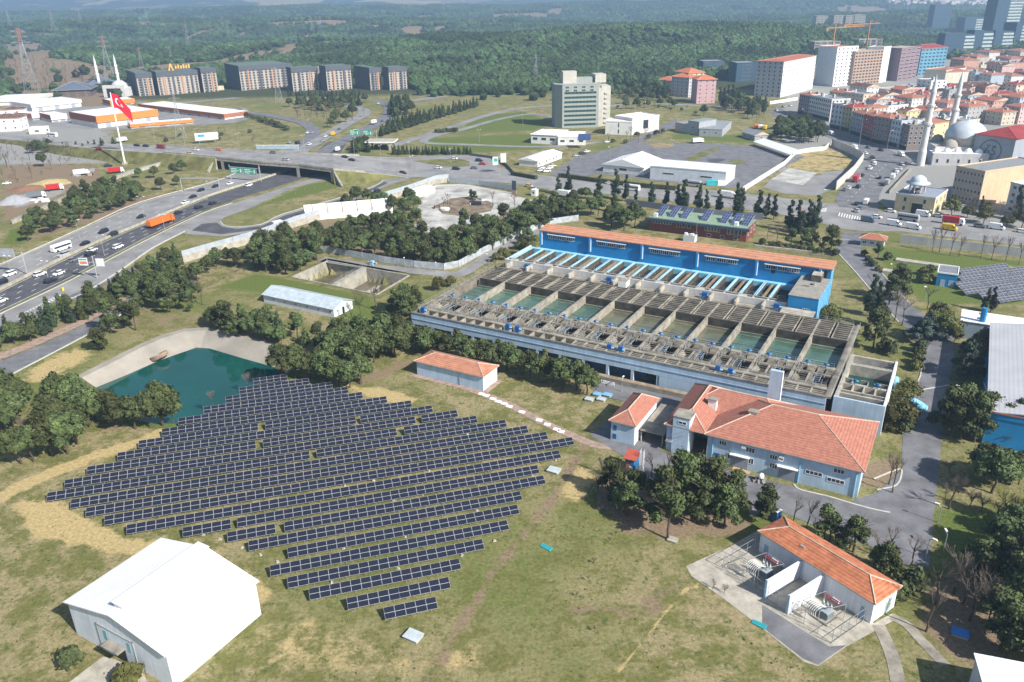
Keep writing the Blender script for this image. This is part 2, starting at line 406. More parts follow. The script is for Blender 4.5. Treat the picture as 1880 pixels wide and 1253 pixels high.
paint(SOIL, K(10, 0, 60, 300, 0, 700, 20, 760, 120, 560, 180, 260, 330, 60, 430, 0, 420), .75, 5)
paint(URB, K(10, 60, 240, 300, 200, 480, 180, 460, 220, 250, 290, 90, 330), .8, 4)
paint(STRAW, K(10, 230, 150, 470, 100, 640, 140, 400, 170), .9, 3)
paint(SOIL, [(0, 170), (180, 160), (250, 200), (0, 200)], .7, 10)
paint(SOIL, [(0, 262), (120, 268), (130, 300), (100, 330), (0, 345)], .8, 6)
paint(SOIL, [(1000, 365), (1180, 372), (1450, 408), (1470, 425), (1380, 400), (1150, 375)], .55, 4)
paint(STRAW, K(10, 60, 640, 560, 480, 1000, 310, 1500, 150, 1300, 190, 900, 330, 400, 560), .55, 3)
paint(STRAW, [(410, 412), (440, 405), (560, 372), (690, 335), (690, 345), (560, 390), (440, 415)], .35, 4)
paint(LUSH, [(455, 385), (560, 340), (690, 318), (680, 330), (560, 360)], .9, 3)
paint(LUSH, K(10, 0, 590, 160, 590, 300, 420, 60, 480), .9, 3)
paint(LUSH, [(385, 530), (470, 500), (540, 512), (690, 545), (700, 590), (640, 590), (490, 540)], .9, 5)
paint(LUSH, [(1600, 450), (1880, 480), (1880, 560), (1700, 560), (1630, 510)], .95, 5)
paint(LUSH, [(1700, 930), (1880, 930), (1880, 1050), (1720, 1060)], .9, 4)
paint(LUSH, [(860, 215), (960, 205), (1020, 225), (980, 240), (850, 240)], .9, 4)
paint(LUSH, [(770, 255), (1000, 245), (1000, 275), (800, 285)], .8, 4)
paint(LUSH, [(1240, 245), (1420, 250), (1400, 265), (1230, 255)], .8, 4)
paint(URB, [(1590, 296), (1880, 296), (1880, 422), (1640, 392), (1600, 360)], .9, 4)
az = X / np.maximum(Y, 1)
cov[..., URB] = np.maximum(cov[..., URB], .8 * sst(.30, .36, az) * sst(400, 440, Y) * (1 - sst(1150, 1350, Y)))
cov[..., URB] = np.maximum(cov[..., URB], .75 * (1 - sst(-.52, -.44, az)) * sst(470, 500, Y) * (1 - sst(640, 700, Y)))
bare = sst(.62, .68, fbm(X / 200 + 3, Y / 260, 4, 33))
cov[..., SOIL] = np.maximum(cov[..., SOIL], bare * sst(900, 1200, Y) * .9)
far_s = (1 - sst(.10, .22, az)) * sst(2300, 3200, Y) * sst(.60, .66, fbm(X / 600, Y / 900, 3, 44))
cov[..., STRAW] = np.maximum(cov[..., STRAW] * (1 - sst(700, 1000, Y)), far_s * .75)
cov[..., URB] *= 1 - .9 * in_poly(X, Y, [g(x, y, 0) for x, y in ((1440, 306), (1464, 284), (1524, 272), (1560, 288), (1570, 308), (1500, 318))])
cov[..., STRAW] = np.maximum(cov[..., STRAW], .55 * in_poly(X, Y, [g(x, y, 0) for x, y in ((1440, 306), (1464, 284), (1524, 272), (1560, 288), (1570, 308), (1500, 318))]))
for ln, w_ in (([(510, 106), (535, 92), (550, 80), (574, 64)], 9), ([(340, 74), (368, 60), (396, 53)], 7), ([(250, 40), (266, 48), (282, 55)], 9), ([(430, 70), (452, 61), (478, 54)], 6), ([(830, 161), (870, 156), (905, 152)], 8), ([(395, 96), (430, 84), (470, 84)], 5), ([(0, 58), (60, 62), (120, 66)], 9)): paint(SOIL, ln, 1.0, 10, w_ * 1.3)
paint(SOIL, [(0, 82), (90, 78), (105, 108), (240, 124), (240, 160), (0, 166)], .8, 30)
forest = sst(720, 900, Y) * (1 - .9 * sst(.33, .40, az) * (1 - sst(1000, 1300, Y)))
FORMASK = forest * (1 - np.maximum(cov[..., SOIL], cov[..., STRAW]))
gm = M('grass', (.1, .1, .1)); n = gm.node_tree.nodes; l = gm.node_tree.links; n.clear()
out = n.new('ShaderNodeOutputMaterial'); bs = n.new('ShaderNodeBsdfPrincipled'); bs.inputs['Roughness'].default_value = 1; bs.inputs['Specular IOR Level'].default_value = .1
l.new(bs.outputs[0], out.inputs[0]); tc = n.new('ShaderNodeTexCoord')
at = n.new('ShaderNodeAttribute'); at.attribute_name = 'cover'; sp = n.new('ShaderNodeSeparateColor'); l.new(at.outputs['Color'], sp.inputs[0])
af = n.new('ShaderNodeAttribute'); af.attribute_name = 'forest_floor'
def noise(sc, det=6, ro=.65):
    t = n.new('ShaderNodeTexNoise'); t.inputs['Scale'].default_value = sc; t.inputs['Detail'].default_value = det; t.inputs['Roughness'].default_value = ro
    l.new(tc.outputs['Object'], t.inputs['Vector']); return t.outputs['Fac']
def mixc(f, a, b):
    m = n.new('ShaderNodeMix'); m.data_type = 'RGBA'
    l.new(f, m.inputs[0])
    for s, i in ((a, 6), (b, 7)):
        if isinstance(s, tuple): m.inputs[i].default_value = (*s, 1)
        else: l.new(s, m.inputs[i])
    return m.outputs[2]
def mth(op, a, b=None, c=None):
    m = n.new('ShaderNodeMath'); m.operation = op
    for i, s in enumerate((a, b, c)):
        if s is None: continue
        if isinstance(s, (int, float)): m.inputs[i].default_value = s
        else: l.new(s, m.inputs[i])
    return m.outputs[0]
def edge(w_, nz, k=1.1, lo=.38, hi=.62):
    s = mth('MULTIPLY_ADD', mth('SUBTRACT', nz, .5), k, w_)
    r = n.new('ShaderNodeMapRange'); r.interpolation_type = 'SMOOTHSTEP'; r.inputs[1].default_value = lo; r.inputs[2].default_value = hi; l.new(s, r.inputs[0]); return r.outputs[0]
na, nb, nc, nd, ne, nf = noise(.11, 10, .78), noise(.22, 10, .76), noise(1.5, 8, .82), noise(.6, 3, .5), noise(.42, 8, .8), noise(.9, 6, .7)
base = mixc(edge(na, nb, .5, .40, .60), (.138, .138, .046), (.275, .23, .125))
base = mixc(edge(ne, nf, .6, .54, .66), base, (.078, .104, .032))
base = mixc(edge(at.outputs['Alpha'], nb, 1.3, .35, .8), base, (.108, .138, .034))
base = mixc(edge(sp.outputs[0], nb, 1.5), base, (.40, .31, .15))
base = mixc(edge(sp.outputs[1], nb, 1.5), base, (.215, .16, .105))
base = mixc(edge(sp.outputs[2], nb, 1.1), base, (.27, .265, .25))
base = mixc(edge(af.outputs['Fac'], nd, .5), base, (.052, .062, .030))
vr = n.new('ShaderNodeMapRange'); vr.inputs[1].default_value = .3; vr.inputs[2].default_value = .72; vr.inputs[3].default_value = .45; vr.inputs[4].default_value = 1.55; l.new(nc, vr.inputs[0])
mu = n.new('ShaderNodeMix'); mu.data_type = 'RGBA'; mu.blend_type = 'MULTIPLY'; mu.inputs[0].default_value = 1
l.new(base, mu.inputs[6]); l.new(vr.outputs[0], mu.inputs[7]); l.new(mu.outputs[2], bs.inputs['Base Color'])
bp = n.new('ShaderNodeBump'); bp.inputs['Strength'].default_value = .5; bp.inputs['Distance'].default_value = .35; l.new(nc, bp.inputs['Height']); l.new(bp.outputs[0], bs.inputs['Normal'])
me = bpy.data.meshes.new('ground'); ny = len(ys)
V = np.stack([X, Y, Z], -1).reshape(-1, 3); idx = np.arange(ny * NX).reshape(ny, NX)
Q = np.stack([idx[:-1, :-1], idx[:-1, 1:], idx[1:, 1:], idx[1:, :-1]], -1).reshape(-1, 4)
me.vertices.add(len(V)); me.vertices.foreach_set('co', V.ravel().astype('f'))
me.loops.add(Q.size); me.loops.foreach_set('vertex_index', Q.ravel().astype('i'))
me.polygons.add(len(Q)); me.polygons.foreach_set('loop_start', np.arange(0, Q.size, 4, dtype='i')); me.polygons.foreach_set('loop_total', np.full(len(Q), 4, 'i'))
me.update(calc_edges=True); me.polygons.foreach_set('use_smooth', np.ones(len(Q), bool))
ca = me.attributes.new('cover', 'FLOAT_COLOR', 'POINT'); ca.data.foreach_set('color', cov.reshape(-1, 4).astype('f').ravel())
fa = me.attributes.new('forest_floor', 'FLOAT', 'POINT'); fa.data.foreach_set('value', FORMASK.ravel().astype('f'))
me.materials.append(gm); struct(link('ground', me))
# ---------------------------------------------------------------- pond and its banks
WATER = M('pond_water', (.007, .072, .062), rough=.05, spec=.5, var=.12, scale=.05)
GWATER = M('tank_water', (.07, .135, .098), rough=.08, spec=.5, var=.22, scale=.12)
GWATER2 = M('settled_green_water', (.12, .122, .072), rough=.1, spec=.5, var=.18, scale=.12)
b = MB(); b.add([(p.x, p.y, -2.98) for p in PW], tessellate_ccw(PW), WATER); struct(b.build('pond_water'))
bank = M('concrete_bank', (.30, .275, .235), var=.12, scale=.12); earth = M('earth_bank', (.17, .15, .07), var=.3, scale=.4)
b = MB(); nP = len(PT); cen = sum(PT, Vector()) / nP
rim = [p + (p - cen).normalized() * 2.4 for p in PT]
for i in range(nP):
    j = (i + 1) % nP; m_ = bank if i < 8 else earth; lo = Vector((0, 0, -1.2)); u = Vector((0, 0, .05))
    wi, wj = PW[i] + (PW[i] - PT[i]) * .3, PW[j] + (PW[j] - PT[j]) * .3
    b.quad(wi, wj, PT[j] + u, PT[i] + u, m_); b.quad(PT[i] + u, PT[j] + u, rim[j] + u, rim[i] + u, m_ if i < 8 else gm)
struct(b.build('pond_bank'))
it = thing('pond_intake', 'round rusty intake opening set in the sloping pond bank', 'intake', g(291, 652, -1.6), 0)
b = MB(); b.lathe([(2.5, -.9), (2.5, .22), (1.8, .22), (1.8, -.1)], M('rusty_concrete', (.26, .19, .14), var=.25), 18); b.build('rim', it); b = MB(); b.lathe([(1.8, -.05), (.9, 0), (0, 0)], M('rusty_grate', (.11, .06, .045), var=.3, scale=3), 14); b.build('grate', it); _d = (PT[2] - PT[1]).normalized(); it.rotation_mode = 'AXIS_ANGLE'; it.rotation_axis_angle = (-R(24), _d.x, _d.y, 0)
verge = M('verge_grass', (.16, .155, .052), var=.28, scale=.15, bump=.3)
# ---------------------------------------------------------------- roads, read in the photograph
H1 = [(-60, 517), (0, 487), (18, 480), (153, 419.5), (255, 373.5), (393, 335), (440, 317), (455, 306), (500, 283), (545, 262), (590, 257), (560, 285), (530, 310), (472, 330.5), (383, 359), (255, 412), (153, 455.5), (0, 531), (-60, 560)]
sheet('motorway_far_carriageway', H1, .05, ASPHL)
H2 = [(-60, 566), (0, 536), (153, 460), (255, 416), (383, 363), (472, 334), (530, 314), (560, 298), (600, 262), (640, 258), (620, 290), (600, 312), (560, 327), (429, 368), (370, 389), (268, 438), (128, 512), (0, 573), (-60, 603)]
sheet('motorway_near_carriageway', H2, .06, ASPHD)
sheet('service_road', [(-60, 608), (0, 578), (128, 517), (268, 443), (370, 393.5), (429, 373), (470, 361), (560, 332), (610, 318), (640, 316), (598, 330), (540, 345), (480, 372), (400, 399), (383, 406), (340, 424), (280, 455), (220, 497), (150, 540), (77, 569), (0, 606), (-60, 640)], .05, ASPHL)
sheet('slip_road', [(-60, 660), (0, 618), (77, 580), (150, 545), (240, 500), (282, 484), (276, 478), (225, 500), (140, 538), (77, 568), (0, 604), (-60, 636)], .075, ASPH)
sheet('loop_ramp', [(330, 428), (357, 432), (408, 435), (480, 426), (562, 403), (620, 381), (692, 350), (725, 337), (750, 330), (762, 322), (705, 316), (690, 318), (703, 333), (682, 345), (636, 361), (521, 394), (480, 413), (434, 418), (410, 414), (404, 408), (412, 400), (470, 379), (480, 373), (440, 378), (383, 403)], .09, ASPHL)
sheet('loop_ramp_lane', [(352, 424), (408, 431), (480, 421), (555, 400), (620, 377), (690, 347), (712, 337), (706, 334), (684, 346.5), (640, 362), (521, 397), (480, 416), (434, 421), (408, 417), (398, 409), (370, 412)], .12, ASPHD)
sheet('main_road', [(735, 290), (780, 288), (827, 285), (875, 287), (904, 292), (914, 308), (960, 318), (1029, 326), (1180, 337), (1330, 352), (1400, 360), (1507, 372), (1560, 378), (1640, 392), (1732, 402), (1880, 424), (1930, 430), (1930, 466), (1880, 452), (1780, 440), (1650, 425), (1585, 425), (1545, 421), (1480, 402), (1400, 389), (1300, 378), (1134, 358), (1029, 352), (945, 338), (853, 330), (740, 325)], .07, ASPHL)
sheet('grass_island', [(757, 296), (840, 291), (862, 297), (862, 305), (835, 308), (790, 302)], .11, verge)
sheet('town_street', [(1533, 366), (1543, 348), (1579, 305), (1589, 288), (1566, 268), (1528, 255), (1477, 237), (1433, 222), (1412, 206), (1430, 195), (1451, 212), (1477, 222), (1520, 240), (1563, 253), (1622, 270), (1655, 286), (1678, 296), (1668, 305), (1625, 338), (1614, 361), (1612, 390), (1540, 380)], .10, ASPH)
b = MB()
for i in range(9):
    t_ = i / 8
    for (xa, ya), (xb, yb) in (((1504, 383), (1516, 383)), ((1541, 391), (1579, 399))):
        x_, y_ = xa + (xb - xa) * t_, ya + (yb - ya) * t_
        P_ = [g(x_, y_, 0), g(x_ + 1.9, y_ + .35, 0), g(x_ - .3, y_ + 7, 0), g(x_ - 2.2, y_ + 6.6, 0)]
        b.add([(p.x, p.y, .12) for p in P_], tessellate_ccw(P_), PAINT)
struct(b.build('zebra_crossing'))
# the works' own roads and yards
sheet('entrance_road', [(1549, 426), (1583, 427), (1582, 462), (1605, 487), (1628, 512), (1668, 556), (1712, 590), (1748, 612), (1752, 650), (1742, 705), (1730, 790), (1722, 880), (1712, 965), (1705, 1042), (1640, 1038), (1600, 1000), (1640, 905), (1655, 872), (1657, 800), (1672, 722), (1690, 690), (1692, 640), (1660, 600), (1617, 556), (1575, 505), (1532, 458)], .05, ASPH)
sheet('works_yard', [(1082, 800), (1120, 772), (1160, 780), (1215, 786), (1215, 830), (1290, 850), (1560, 922), (1610, 905), (1660, 860), (1680, 960), (1672, 1030), (1600, 1005), (1500, 968), (1430, 938), (1380, 948), (1345, 908), (1290, 905), (1240, 892), (1180, 882), (1150, 842)], .07, ASPH)
sheet('works_road', [(1090, 694), (1108, 684), (1180, 700), (1275, 725), (1300, 742), (1215, 800), (1160, 780), (1180, 745), (1120, 732), (1086, 716)], .09, ASPH)
sheet('substation_yard', K(32, 1250, 420, 1560, 280, 1790, 150, 1880, 120) + K(33, 0, 150, 800, 830, 930, 760, 980, 790, 600, 1000, 400, 1140, 300, 1110, 0, 870) + K(32, 1700, 790, 1530, 660, 1290, 490), .05, CONCL)
sheet('substation_drive', K(33, 0, 700, 480, 1000, 600, 990, 400, 1130, 300, 1090, 0, 860), .09, ASPH)
strip('footpath', [(1612, 1148), (1628, 1180), (1642, 1220), (1652, 1275)], 2.0, .06, CONC)
strip('garden_path', [(1636, 1132), (1665, 1148), (1695, 1180), (1735, 1222)], 1.7, .06, CONC)
strip('brick_path', [(866, 716), (905, 731), (940, 746), (1000, 777), (1050, 800), (1095, 818), (1135, 822)], 2.3, .06, BRICKP)
strip('works_back_road', [(590, 476), (640, 484), (700, 492), (790, 501), (838, 505), (868, 490), (905, 466), (950, 440), (1005, 418)], 5.5, .06, ASPHL)
strip('worn_path', [(380, 526), (415, 508), (450, 489)], 1.2, .05, earth)
sheet('lower_road', [(-60, 722), (0, 697), (50, 672), (153, 618), (200, 592), (238, 566), (250, 548), (238, 546), (222, 560), (150, 600), (75, 634), (0, 664), (-60, 690)], .06, ASPH)
sheet('brick_pavement', [(-60, 688), (0, 662), (75, 632), (150, 598), (218, 561), (236, 546), (228, 544), (212, 555), (140, 592), (70, 622), (0, 650), (-60, 676)], .10, BRICKP)
sheet('dusty_yard', K(11, 1150, 345, 1200, 250, 1290, 155, 1500, 150, 1850, 215) + K(12, 0, 230, 250, 290, 330, 350) + K(11, 1880, 330, 1700, 400, 1400, 470, 1180, 505, 1120, 460, 1200, 400), .05, RUBBLE)
sheet('works_lawn_strip',[(1402, 449), (1536, 470), (1530, 476), (1400, 456)], .04, earth)
sheet('car_park', [(1008, 320), (1060, 288), (1130, 272), (1190, 262), (1300, 264), (1400, 269), (1478, 288), (1440, 308), (1372, 348), (1350, 346), (1200, 332), (1100, 320), (1040, 330)], .06, ASPH)
strip('avenue', [(1245, 222), (1210, 240), (1165, 262), (1110, 290), (1060, 312)], 9, .09, ASPH)
strip('approach_road', [(720, 268), (772, 252), (822, 236), (891, 213), (950, 200), (1019, 194), (1100, 196), (1180, 190), (1320, 196), (1400, 197)], 8, .06, ASPHL)
strip('ring_path', [(1020, 216), (985, 210), (955, 212), (905, 222), (850, 238), (800, 249), (780, 262), (860, 266), (1000, 270), (1100, 262)], 6, .08, ASPHL)
strip('bypass_carriageway', [(540, 285), (570, 268), (600, 250), (640, 226), (664, 214), (668, 204), (640, 196), (560, 180), (500, 177), (430, 181), (330, 190), (250, 190)], 11, .35, ASPHL)
strip('valley_carriageway', [(590, 282), (648, 250), (692, 228), (716, 208), (712, 194), (690, 186), (648, 180), (560, 177)], 11, .3, ASPH)
strip('distant_road', [(756, 187), (800, 180), (860, 170), (905, 160)], 12, .5, ASPHL)
strip('junction_ramp', [(545, 282), (566, 262), (576, 243), (564, 230), (540, 222), (490, 212), (440, 206)], 10, .32, ASPH)
sheet('depot_yard', [(60, 230), (200, 240), (430, 226), (470, 215), (440, 190), (300, 178), (150, 190), (0, 200), (0, 225)], .05, ASPHL)
sheet('earth_mound', K(11, 1290, 305, 1400, 255, 1560, 235, 1715, 290, 1690, 345, 1500, 385, 1340, 365), .09, M('mound_earth', (.23, .175, .12), var=.35, scale=.25, bump=.4))
sheet('building_site', [(1402, 345), (1418, 326), (1487, 326), (1563, 308), (1570, 312), (1530, 346), (1500, 360), (1440, 356)], .05, ASPHL)
sheet('site_slab', [(1416, 330), (1449, 309), (1500, 318), (1474, 341)], .09, RUBBLE)
sheet('worn_patch', K(2, 985, 1040, 1080, 1028, 1185, 1045, 1120, 1066, 1010, 1062), .10, M('ochre_gravel', (.30, .23, .12), var=.25, scale=.2)); sheet('weedy_strip', K(2, 1240, 1150, 1330, 1105, 1480, 1055, 1500, 1070, 1400, 1120, 1300, 1165), .10, verge); sheet('weedy_strip', K(2, 1545, 1160, 1640, 1150, 1700, 1175, 1580, 1190), .10, verge); sheet('asphalt_patch', K(2, 1400, 1150, 1480, 1140, 1540, 1150, 1440, 1185), .11, ASPHD)
# painted lines
b = MB()
def dash(P, Q, n_, fr=.3, wd=.11, z=.10, solid=False):
    p = g(*P, 0); q = g(*Q, 0); d = q - p; L = d.length; d.normalize(); nn = Vector((-d.y, d.x, 0)) * wd; up = Vector((0, 0, z))
    k = 1 if solid else n_
    for i in range(k):
        a = p + d * (L * i / k) + up; c = p + d * (L * (i + (1 if solid else fr)) / k) + up
        b.quad(a - nn, c - nn, c + nn, a + nn, PAINT)
def lerp2(a, c, t): return (a[0] + (c[0] - a[0]) * t, a[1] + (c[1] - a[1]) * t)
for A0, A1, n_ in ((H1[1:8], H1[-2:-9:-1], 3), (H2[1:8], H2[-2:-9:-1], 4)):
    A1 = list(A1)
    fa_ = [(0, 487), (153, 419.5), (255, 373.5), (393, 335)] if n_ == 3 else [(0, 536), (153, 460), (255, 416), (383, 363)]
    fb_ = [(0, 531), (153, 455.5), (255, 412), (383, 359)] if n_ == 3 else [(0, 573), (128, 512), (268, 438), (370, 389)]
    for k in range(1, 4):
        for i in range(3): dash(lerp2(fa_[i], fb_[i], k / 4), lerp2(fa_[i + 1], fb_[i + 1], k / 4), 5)
    for e in (.04, .96):
        for i in range(3): dash(lerp2(fa_[i], fb_[i], e), lerp2(fa_[i + 1], fb_[i + 1], e), 1, solid=True)
for i in range(14):                                      # hatched nose between service road and slip road
    t_ = i / 13; p_ = lerp2((112, 541), (40, 577), t_); s_ = 1 - .75 * t_
    dash((p_[0] - 5 * s_, p_[1] + 1), (p_[0] + 3 * s_, p_[1] + 5 * s_), 1, wd=.22, z=.13, solid=True)
dash((112, 541), (30, 582), 1, solid=True, z=.13); dash((118, 549), (34, 589), 1, solid=True, z=.13)
for a_, c_ in (((745, 307), (925, 322)), ((1040, 340), (1300, 364)), ((1640, 410), (1900, 445))): dash(a_, c_, 16, z=.12)
dash((1005, 352), (1050, 330), 1, z=.12); dash((1556, 370), (1630, 300), 12, z=.14)
struct(b.build('road_markings'))
# kerbs, verges and median barriers
def kerb(name, px, wd, h, m, label=None, cat=None):
    P = smooth_line([g(x, y, 0) for x, y in px], 3); b = MB()
    for i in range(len(P) - 1):
        d = (P[i + 1] - P[i]).normalized(); nn = Vector((-d.y, d.x, 0)) * wd / 2; a, c = P[i], P[i + 1]; up = Vector((0, 0, h))
        b.quad(a - nn + up, c - nn + up, c + nn + up, a + nn + up, m); b.quad(a - nn, c - nn, c - nn + up, a - nn + up, m); b.quad(c + nn, a + nn, a + nn + up, c + nn + up, m)
    o = b.build(name)
    return tag(o, label, cat) if label else struct(o)
kerb('concrete_barrier', [(-60, 563), (0, 533.5), (153, 457.5), (255, 414), (383, 361), (472, 332.5), (545, 308)], .5, .9, CONCL, 'long low concrete barrier between the two motorway carriageways', 'barrier')
kerb('planted_verge', [(-60, 605), (0, 575), (128, 514), (268, 440), (370, 391), (425, 371)], 1.5, .18, verge)
kerb('verge_kerb', [(-60, 607.3), (0, 577), (128, 516), (268, 442), (370, 393), (427, 373)], .3, .2, PAVE)
kerb('shoulder_kerb', [(-60, 515), (0, 485.5), (18, 478.5), (153, 418), (255, 372.3), (393, 334), (445, 313)], .5, .25, PAVE)
kerb('ramp_kerb', [(405, 407), (412, 414), (434, 417), (480, 412), (521, 393), (636, 360), (682, 344), (702, 333), (698, 325)], .4, .15, PAVE)
kerb('slip_kerb', [(340, 425), (280, 456), (220, 498), (150, 541), (118, 551)], .9, .15, PAVE)
kerb('yard_kerb', [(1672, 722), (1690, 690), (1692, 650)], .3, .14, PAVE); kerb('yard_kerb', [(1657, 800), (1663, 760), (1672, 722), (1695, 716), (1742, 708)], .3, .14, PAVE)
kerb('yard_kerb', [(1457, 890), (1470, 900), (1520, 912), (1560, 924), (1600, 935), (1634, 942)], .35, .14, PAVE)
kerb('yard_kerb', [(1604, 880), (1650, 862), (1655, 872), (1645, 892), (1610, 900)], .3, .14, PAVE)
kerb('entrance_kerb', [(1582, 462), (1605, 487), (1628, 512), (1668, 556)], .35, .14, PAVE); kerb('entrance_kerb', [(1532, 458), (1575, 505), (1617, 556), (1650, 592)], .35, .14, PAVE)
kerb('lower_kerb', [(-60, 722), (0, 698), (50, 673), (153, 619), (200, 593), (238, 567)], .5, .14, PAVE)
# ---------------------------------------------------------------- raised cross road with its bridge over the motorway
XR = [(-60, 236, -60, 251, 1.5), (30, 247, 30, 257, 3), (100, 256, 100, 266, 5), (200, 265, 200, 275, 6), (306, 268, 300, 281, 6.4), (395, 274, 395, 290, 6.6), (480, 279, 480, 299, 6.6), (550, 283, 550, 304, 6.6), (612, 285, 612, 312, 6.5), (660, 287, 670, 317, 4.6), (700, 289, 705, 320, 2.2), (745, 290, 750, 326, .12)]
LT = [g(a, b_, z) for a, b_, c, d, z in XR]; LB = [g(c, d, z) for a, b_, c, d, z in XR]
b = MB(); s = MB()
for i in range(len(XR) - 1):
    br = 5 <= i < 8
    b.quad(LB[i], LB[i + 1], LT[i + 1], LT[i], ASPHL)
    if br: continue
    for A_, C_, sg in ((LB[i], LB[i + 1], 1), (LT[i + 1], LT[i], 1)):
        dn = Vector((0, 0, -.04)); na2, nc2 = (LB[i] - LT[i]).normalized() * (1 if A_ is LB[i] else -1), (LB[i + 1] - LT[i + 1]).normalized() * (1 if A_ is LB[i] else -1)
        if A_ is not LB[i]: na2, nc2 = nc2, na2
        nn = (na2 + nc2) / 2; kk_ = 1.1 if i > 7 and A_ is LB[i] else 1.7
        a2 = A_ + na2 * (1 + kk_ * A_.z); c2 = C_ + nc2 * (1 + kk_ * C_.z); a2.z = c2.z = -.1
        s.quad(a2, c2, C_ + dn + nn * .8, A_ + dn + nn * .8, verge); s.quad(A_ + dn + nn * .8, C_ + dn + nn * .8, C_ + dn, A_ + dn, PAVE)
struct(s.build('road_embankment')); struct(b.build('cross_road'))
b = MB()
for i in range(len(XR) - 1):
    for k in (.25, .5, .75):
        if i > 9 and k == .5: continue
        for t0 in (0, .33, .66):
            p = LT[i].lerp(LB[i], k); q = LT[i + 1].lerp(LB[i + 1], k); a = p.lerp(q, t0); c = p.lerp(q, t0 + (.33 if k == .5 else .14)); d = (c - a).normalized(); nn = Vector((-d.y, d.x, 0)) * .15; up = Vector((0, 0, .05))
            b.quad(a - nn + up, c - nn + up, c + nn + up, a + nn + up, PAINT if k != .5 else CONC)
struct(b.build('cross_road_markings'))
br = thing('road_bridge', 'long concrete road bridge carrying the cross road over the motorway', 'bridge', (0, 0, 0))
b = MB()
for i in (5, 6, 7):
    dz = Vector((0, 0, -1.5)); e = Vector((0, 0, -.05))
    b.quad(LB[i] + dz, LB[i + 1] + dz, LB[i + 1] + e, LB[i] + e, CONCL); b.quad(LT[i + 1] + dz, LT[i] + dz, LT[i] + e, LT[i + 1] + e, CONCL)
    b.quad(LT[i] + dz, LT[i + 1] + dz, LB[i + 1] + dz, LB[i] + dz, CONC)
b.build('deck', br)
b = MB(); b2 = MB()
for P_, bb in ((LB, b), (LT, b2)):
    for i in range(4, 9):
        n_ = (LT[i] - LB[i]).normalized() * .25; up = Vector((0, 0, .9))
        bb.quad(P_[i] - n_, P_[i + 1] - n_, P_[i + 1] - n_ + up, P_[i] - n_ + up, CONCL); bb.quad(P_[i + 1] + n_, P_[i] + n_, P_[i] + n_ + up, P_[i + 1] + n_ + up, CONCL); bb.quad(P_[i] - n_ + up, P_[i + 1] - n_ + up, P_[i + 1] + n_ + up, P_[i] + n_ + up, CONCL)
b.build('parapet', br); b2.build('parapet', br)
hw = (g(255, 412, 0) - g(383, 359, 0)); hw.normalize()          # along the motorway
for xa, nm, th in ((407, 'abutment', 2.2), (474, 'pier', 1.0), (546, 'pier', 2.2), (609, 'abutment', 2.2)):
    def at_x(P_):
        for i in range(5, 8):
            xs_ = XR[i][0] if P_ is LT else XR[i][2]; xe_ = XR[i + 1][0] if P_ is LT else XR[i + 1][2]
            if xs_ <= xa <= xe_ + 1: return P_[i].lerp(P_[i + 1], (xa - xs_) / (xe_ - xs_))
    p, q = at_x(LB), at_x(LT); e = (LB[8] - LB[5]).normalized() * th / 2
    q = p - hw * (q - p).length * .98 if False else q
    b = MB(); b.prism([p - e, p + e, q + e, q - e], -.2, 5.05, CONCL); b.build(nm, br)
for A_, sg in ((g(402, 292, 6), -1), (g(609, 312, 6), 1)):          # sloping wing walls
    e = (LB[8] - LB[5]).normalized(); f_ = (LB[5] - LT[5]).normalized()
    p = LB[5].copy() if sg < 0 else LB[8].copy(); b = MB(); p.z = 0
    q = p + f_ * 13 + e * sg * (7 if sg < 0 else 3); up = Vector((0, 0, 6.4)); w_ = e * .7
    V_ = [p - w_, p + w_, q + w_, q - w_, p - w_ + up, p + w_ + up, q + w_ + up * .12, q - w_ + up * .12]
    b.add(V_, ((0, 1, 5, 4), (1, 2, 6, 5), (2, 3, 7, 6), (3, 0, 4, 7), (4, 5, 6, 7)), CONCL); b.build('wing_wall', br)
# ================================================================ solar field
CELL = M('solar_cells', (.018, .021, .037), rough=.2, var=.15, scale=.4, spec=.5)
ALU = M('panel_frame', (.52, .53, .55), rough=.4, var=.05)
def panel_mesh(w_, d_, name='solar_panel', cols=1, m=CELL, fr=ALU, t=.022):
    b = MB(); b.box(0, 0, -.04, w_, d_, 0, fr)
    n_ = cols; 
    for i in range(n_):
        a, c = t + i * (w_ - t) / n_, (i + 1) * (w_ - t) / n_
        b.quad((a, t, .006), (c, t, .006), (c, d_ - t, .006), (a, d_ - t, .006), m)
    return b.mesh(name)
PH = 1.0; TILT = R(25); PW_ = 1.66
pm = panel_mesh(PW_ - .012, PH - .012)
def table_frame(n_, pw, ph, rows, tilt, z0, name='support_frame'):
    b = MB(); ct, st = math.cos(tilt), math.sin(tilt); L = n_ * pw
    for v_ in (.25 * rows * ph, .75 * rows * ph): b.bar((0, v_ * ct, z0 + v_ * st - .09), (L, v_ * ct, z0 + v_ * st - .09), .05, STEEL)
    for i in range(4):
        x = L * (i + .5) / 4; b.bar((x, .05, z0 - .12), (x, rows * ph * ct - .05, z0 + rows * ph * st - .14), .05, STEEL)
    return b.mesh(name)
def leg_mesh(h): b = MB(); b.bar((0, 0, -.1), (0, 0, h), .05, STEEL); return b.mesh('leg')
tf = table_frame(5, PW_ + .02, PH, 2, TILT, .7); lf = leg_mesh(.62 + .3 * math.sin(TILT)); lb_ = leg_mesh(.55 + 1.7 * math.sin(TILT))
RUN = R(16.2)
ORD = ['first', 'second', 'third', 'fourth', 'fifth', 'sixth', 'seventh', 'eighth', 'ninth', 'tenth', 'eleventh', 'twelfth', 'thirteenth', 'fourteenth', 'fifteenth', 'sixteenth', 'seventeenth', 'eighteenth', 'nineteenth', 'twentieth', 'twenty-first', 'twenty-second', 'twenty-third', 'twenty-fourth']
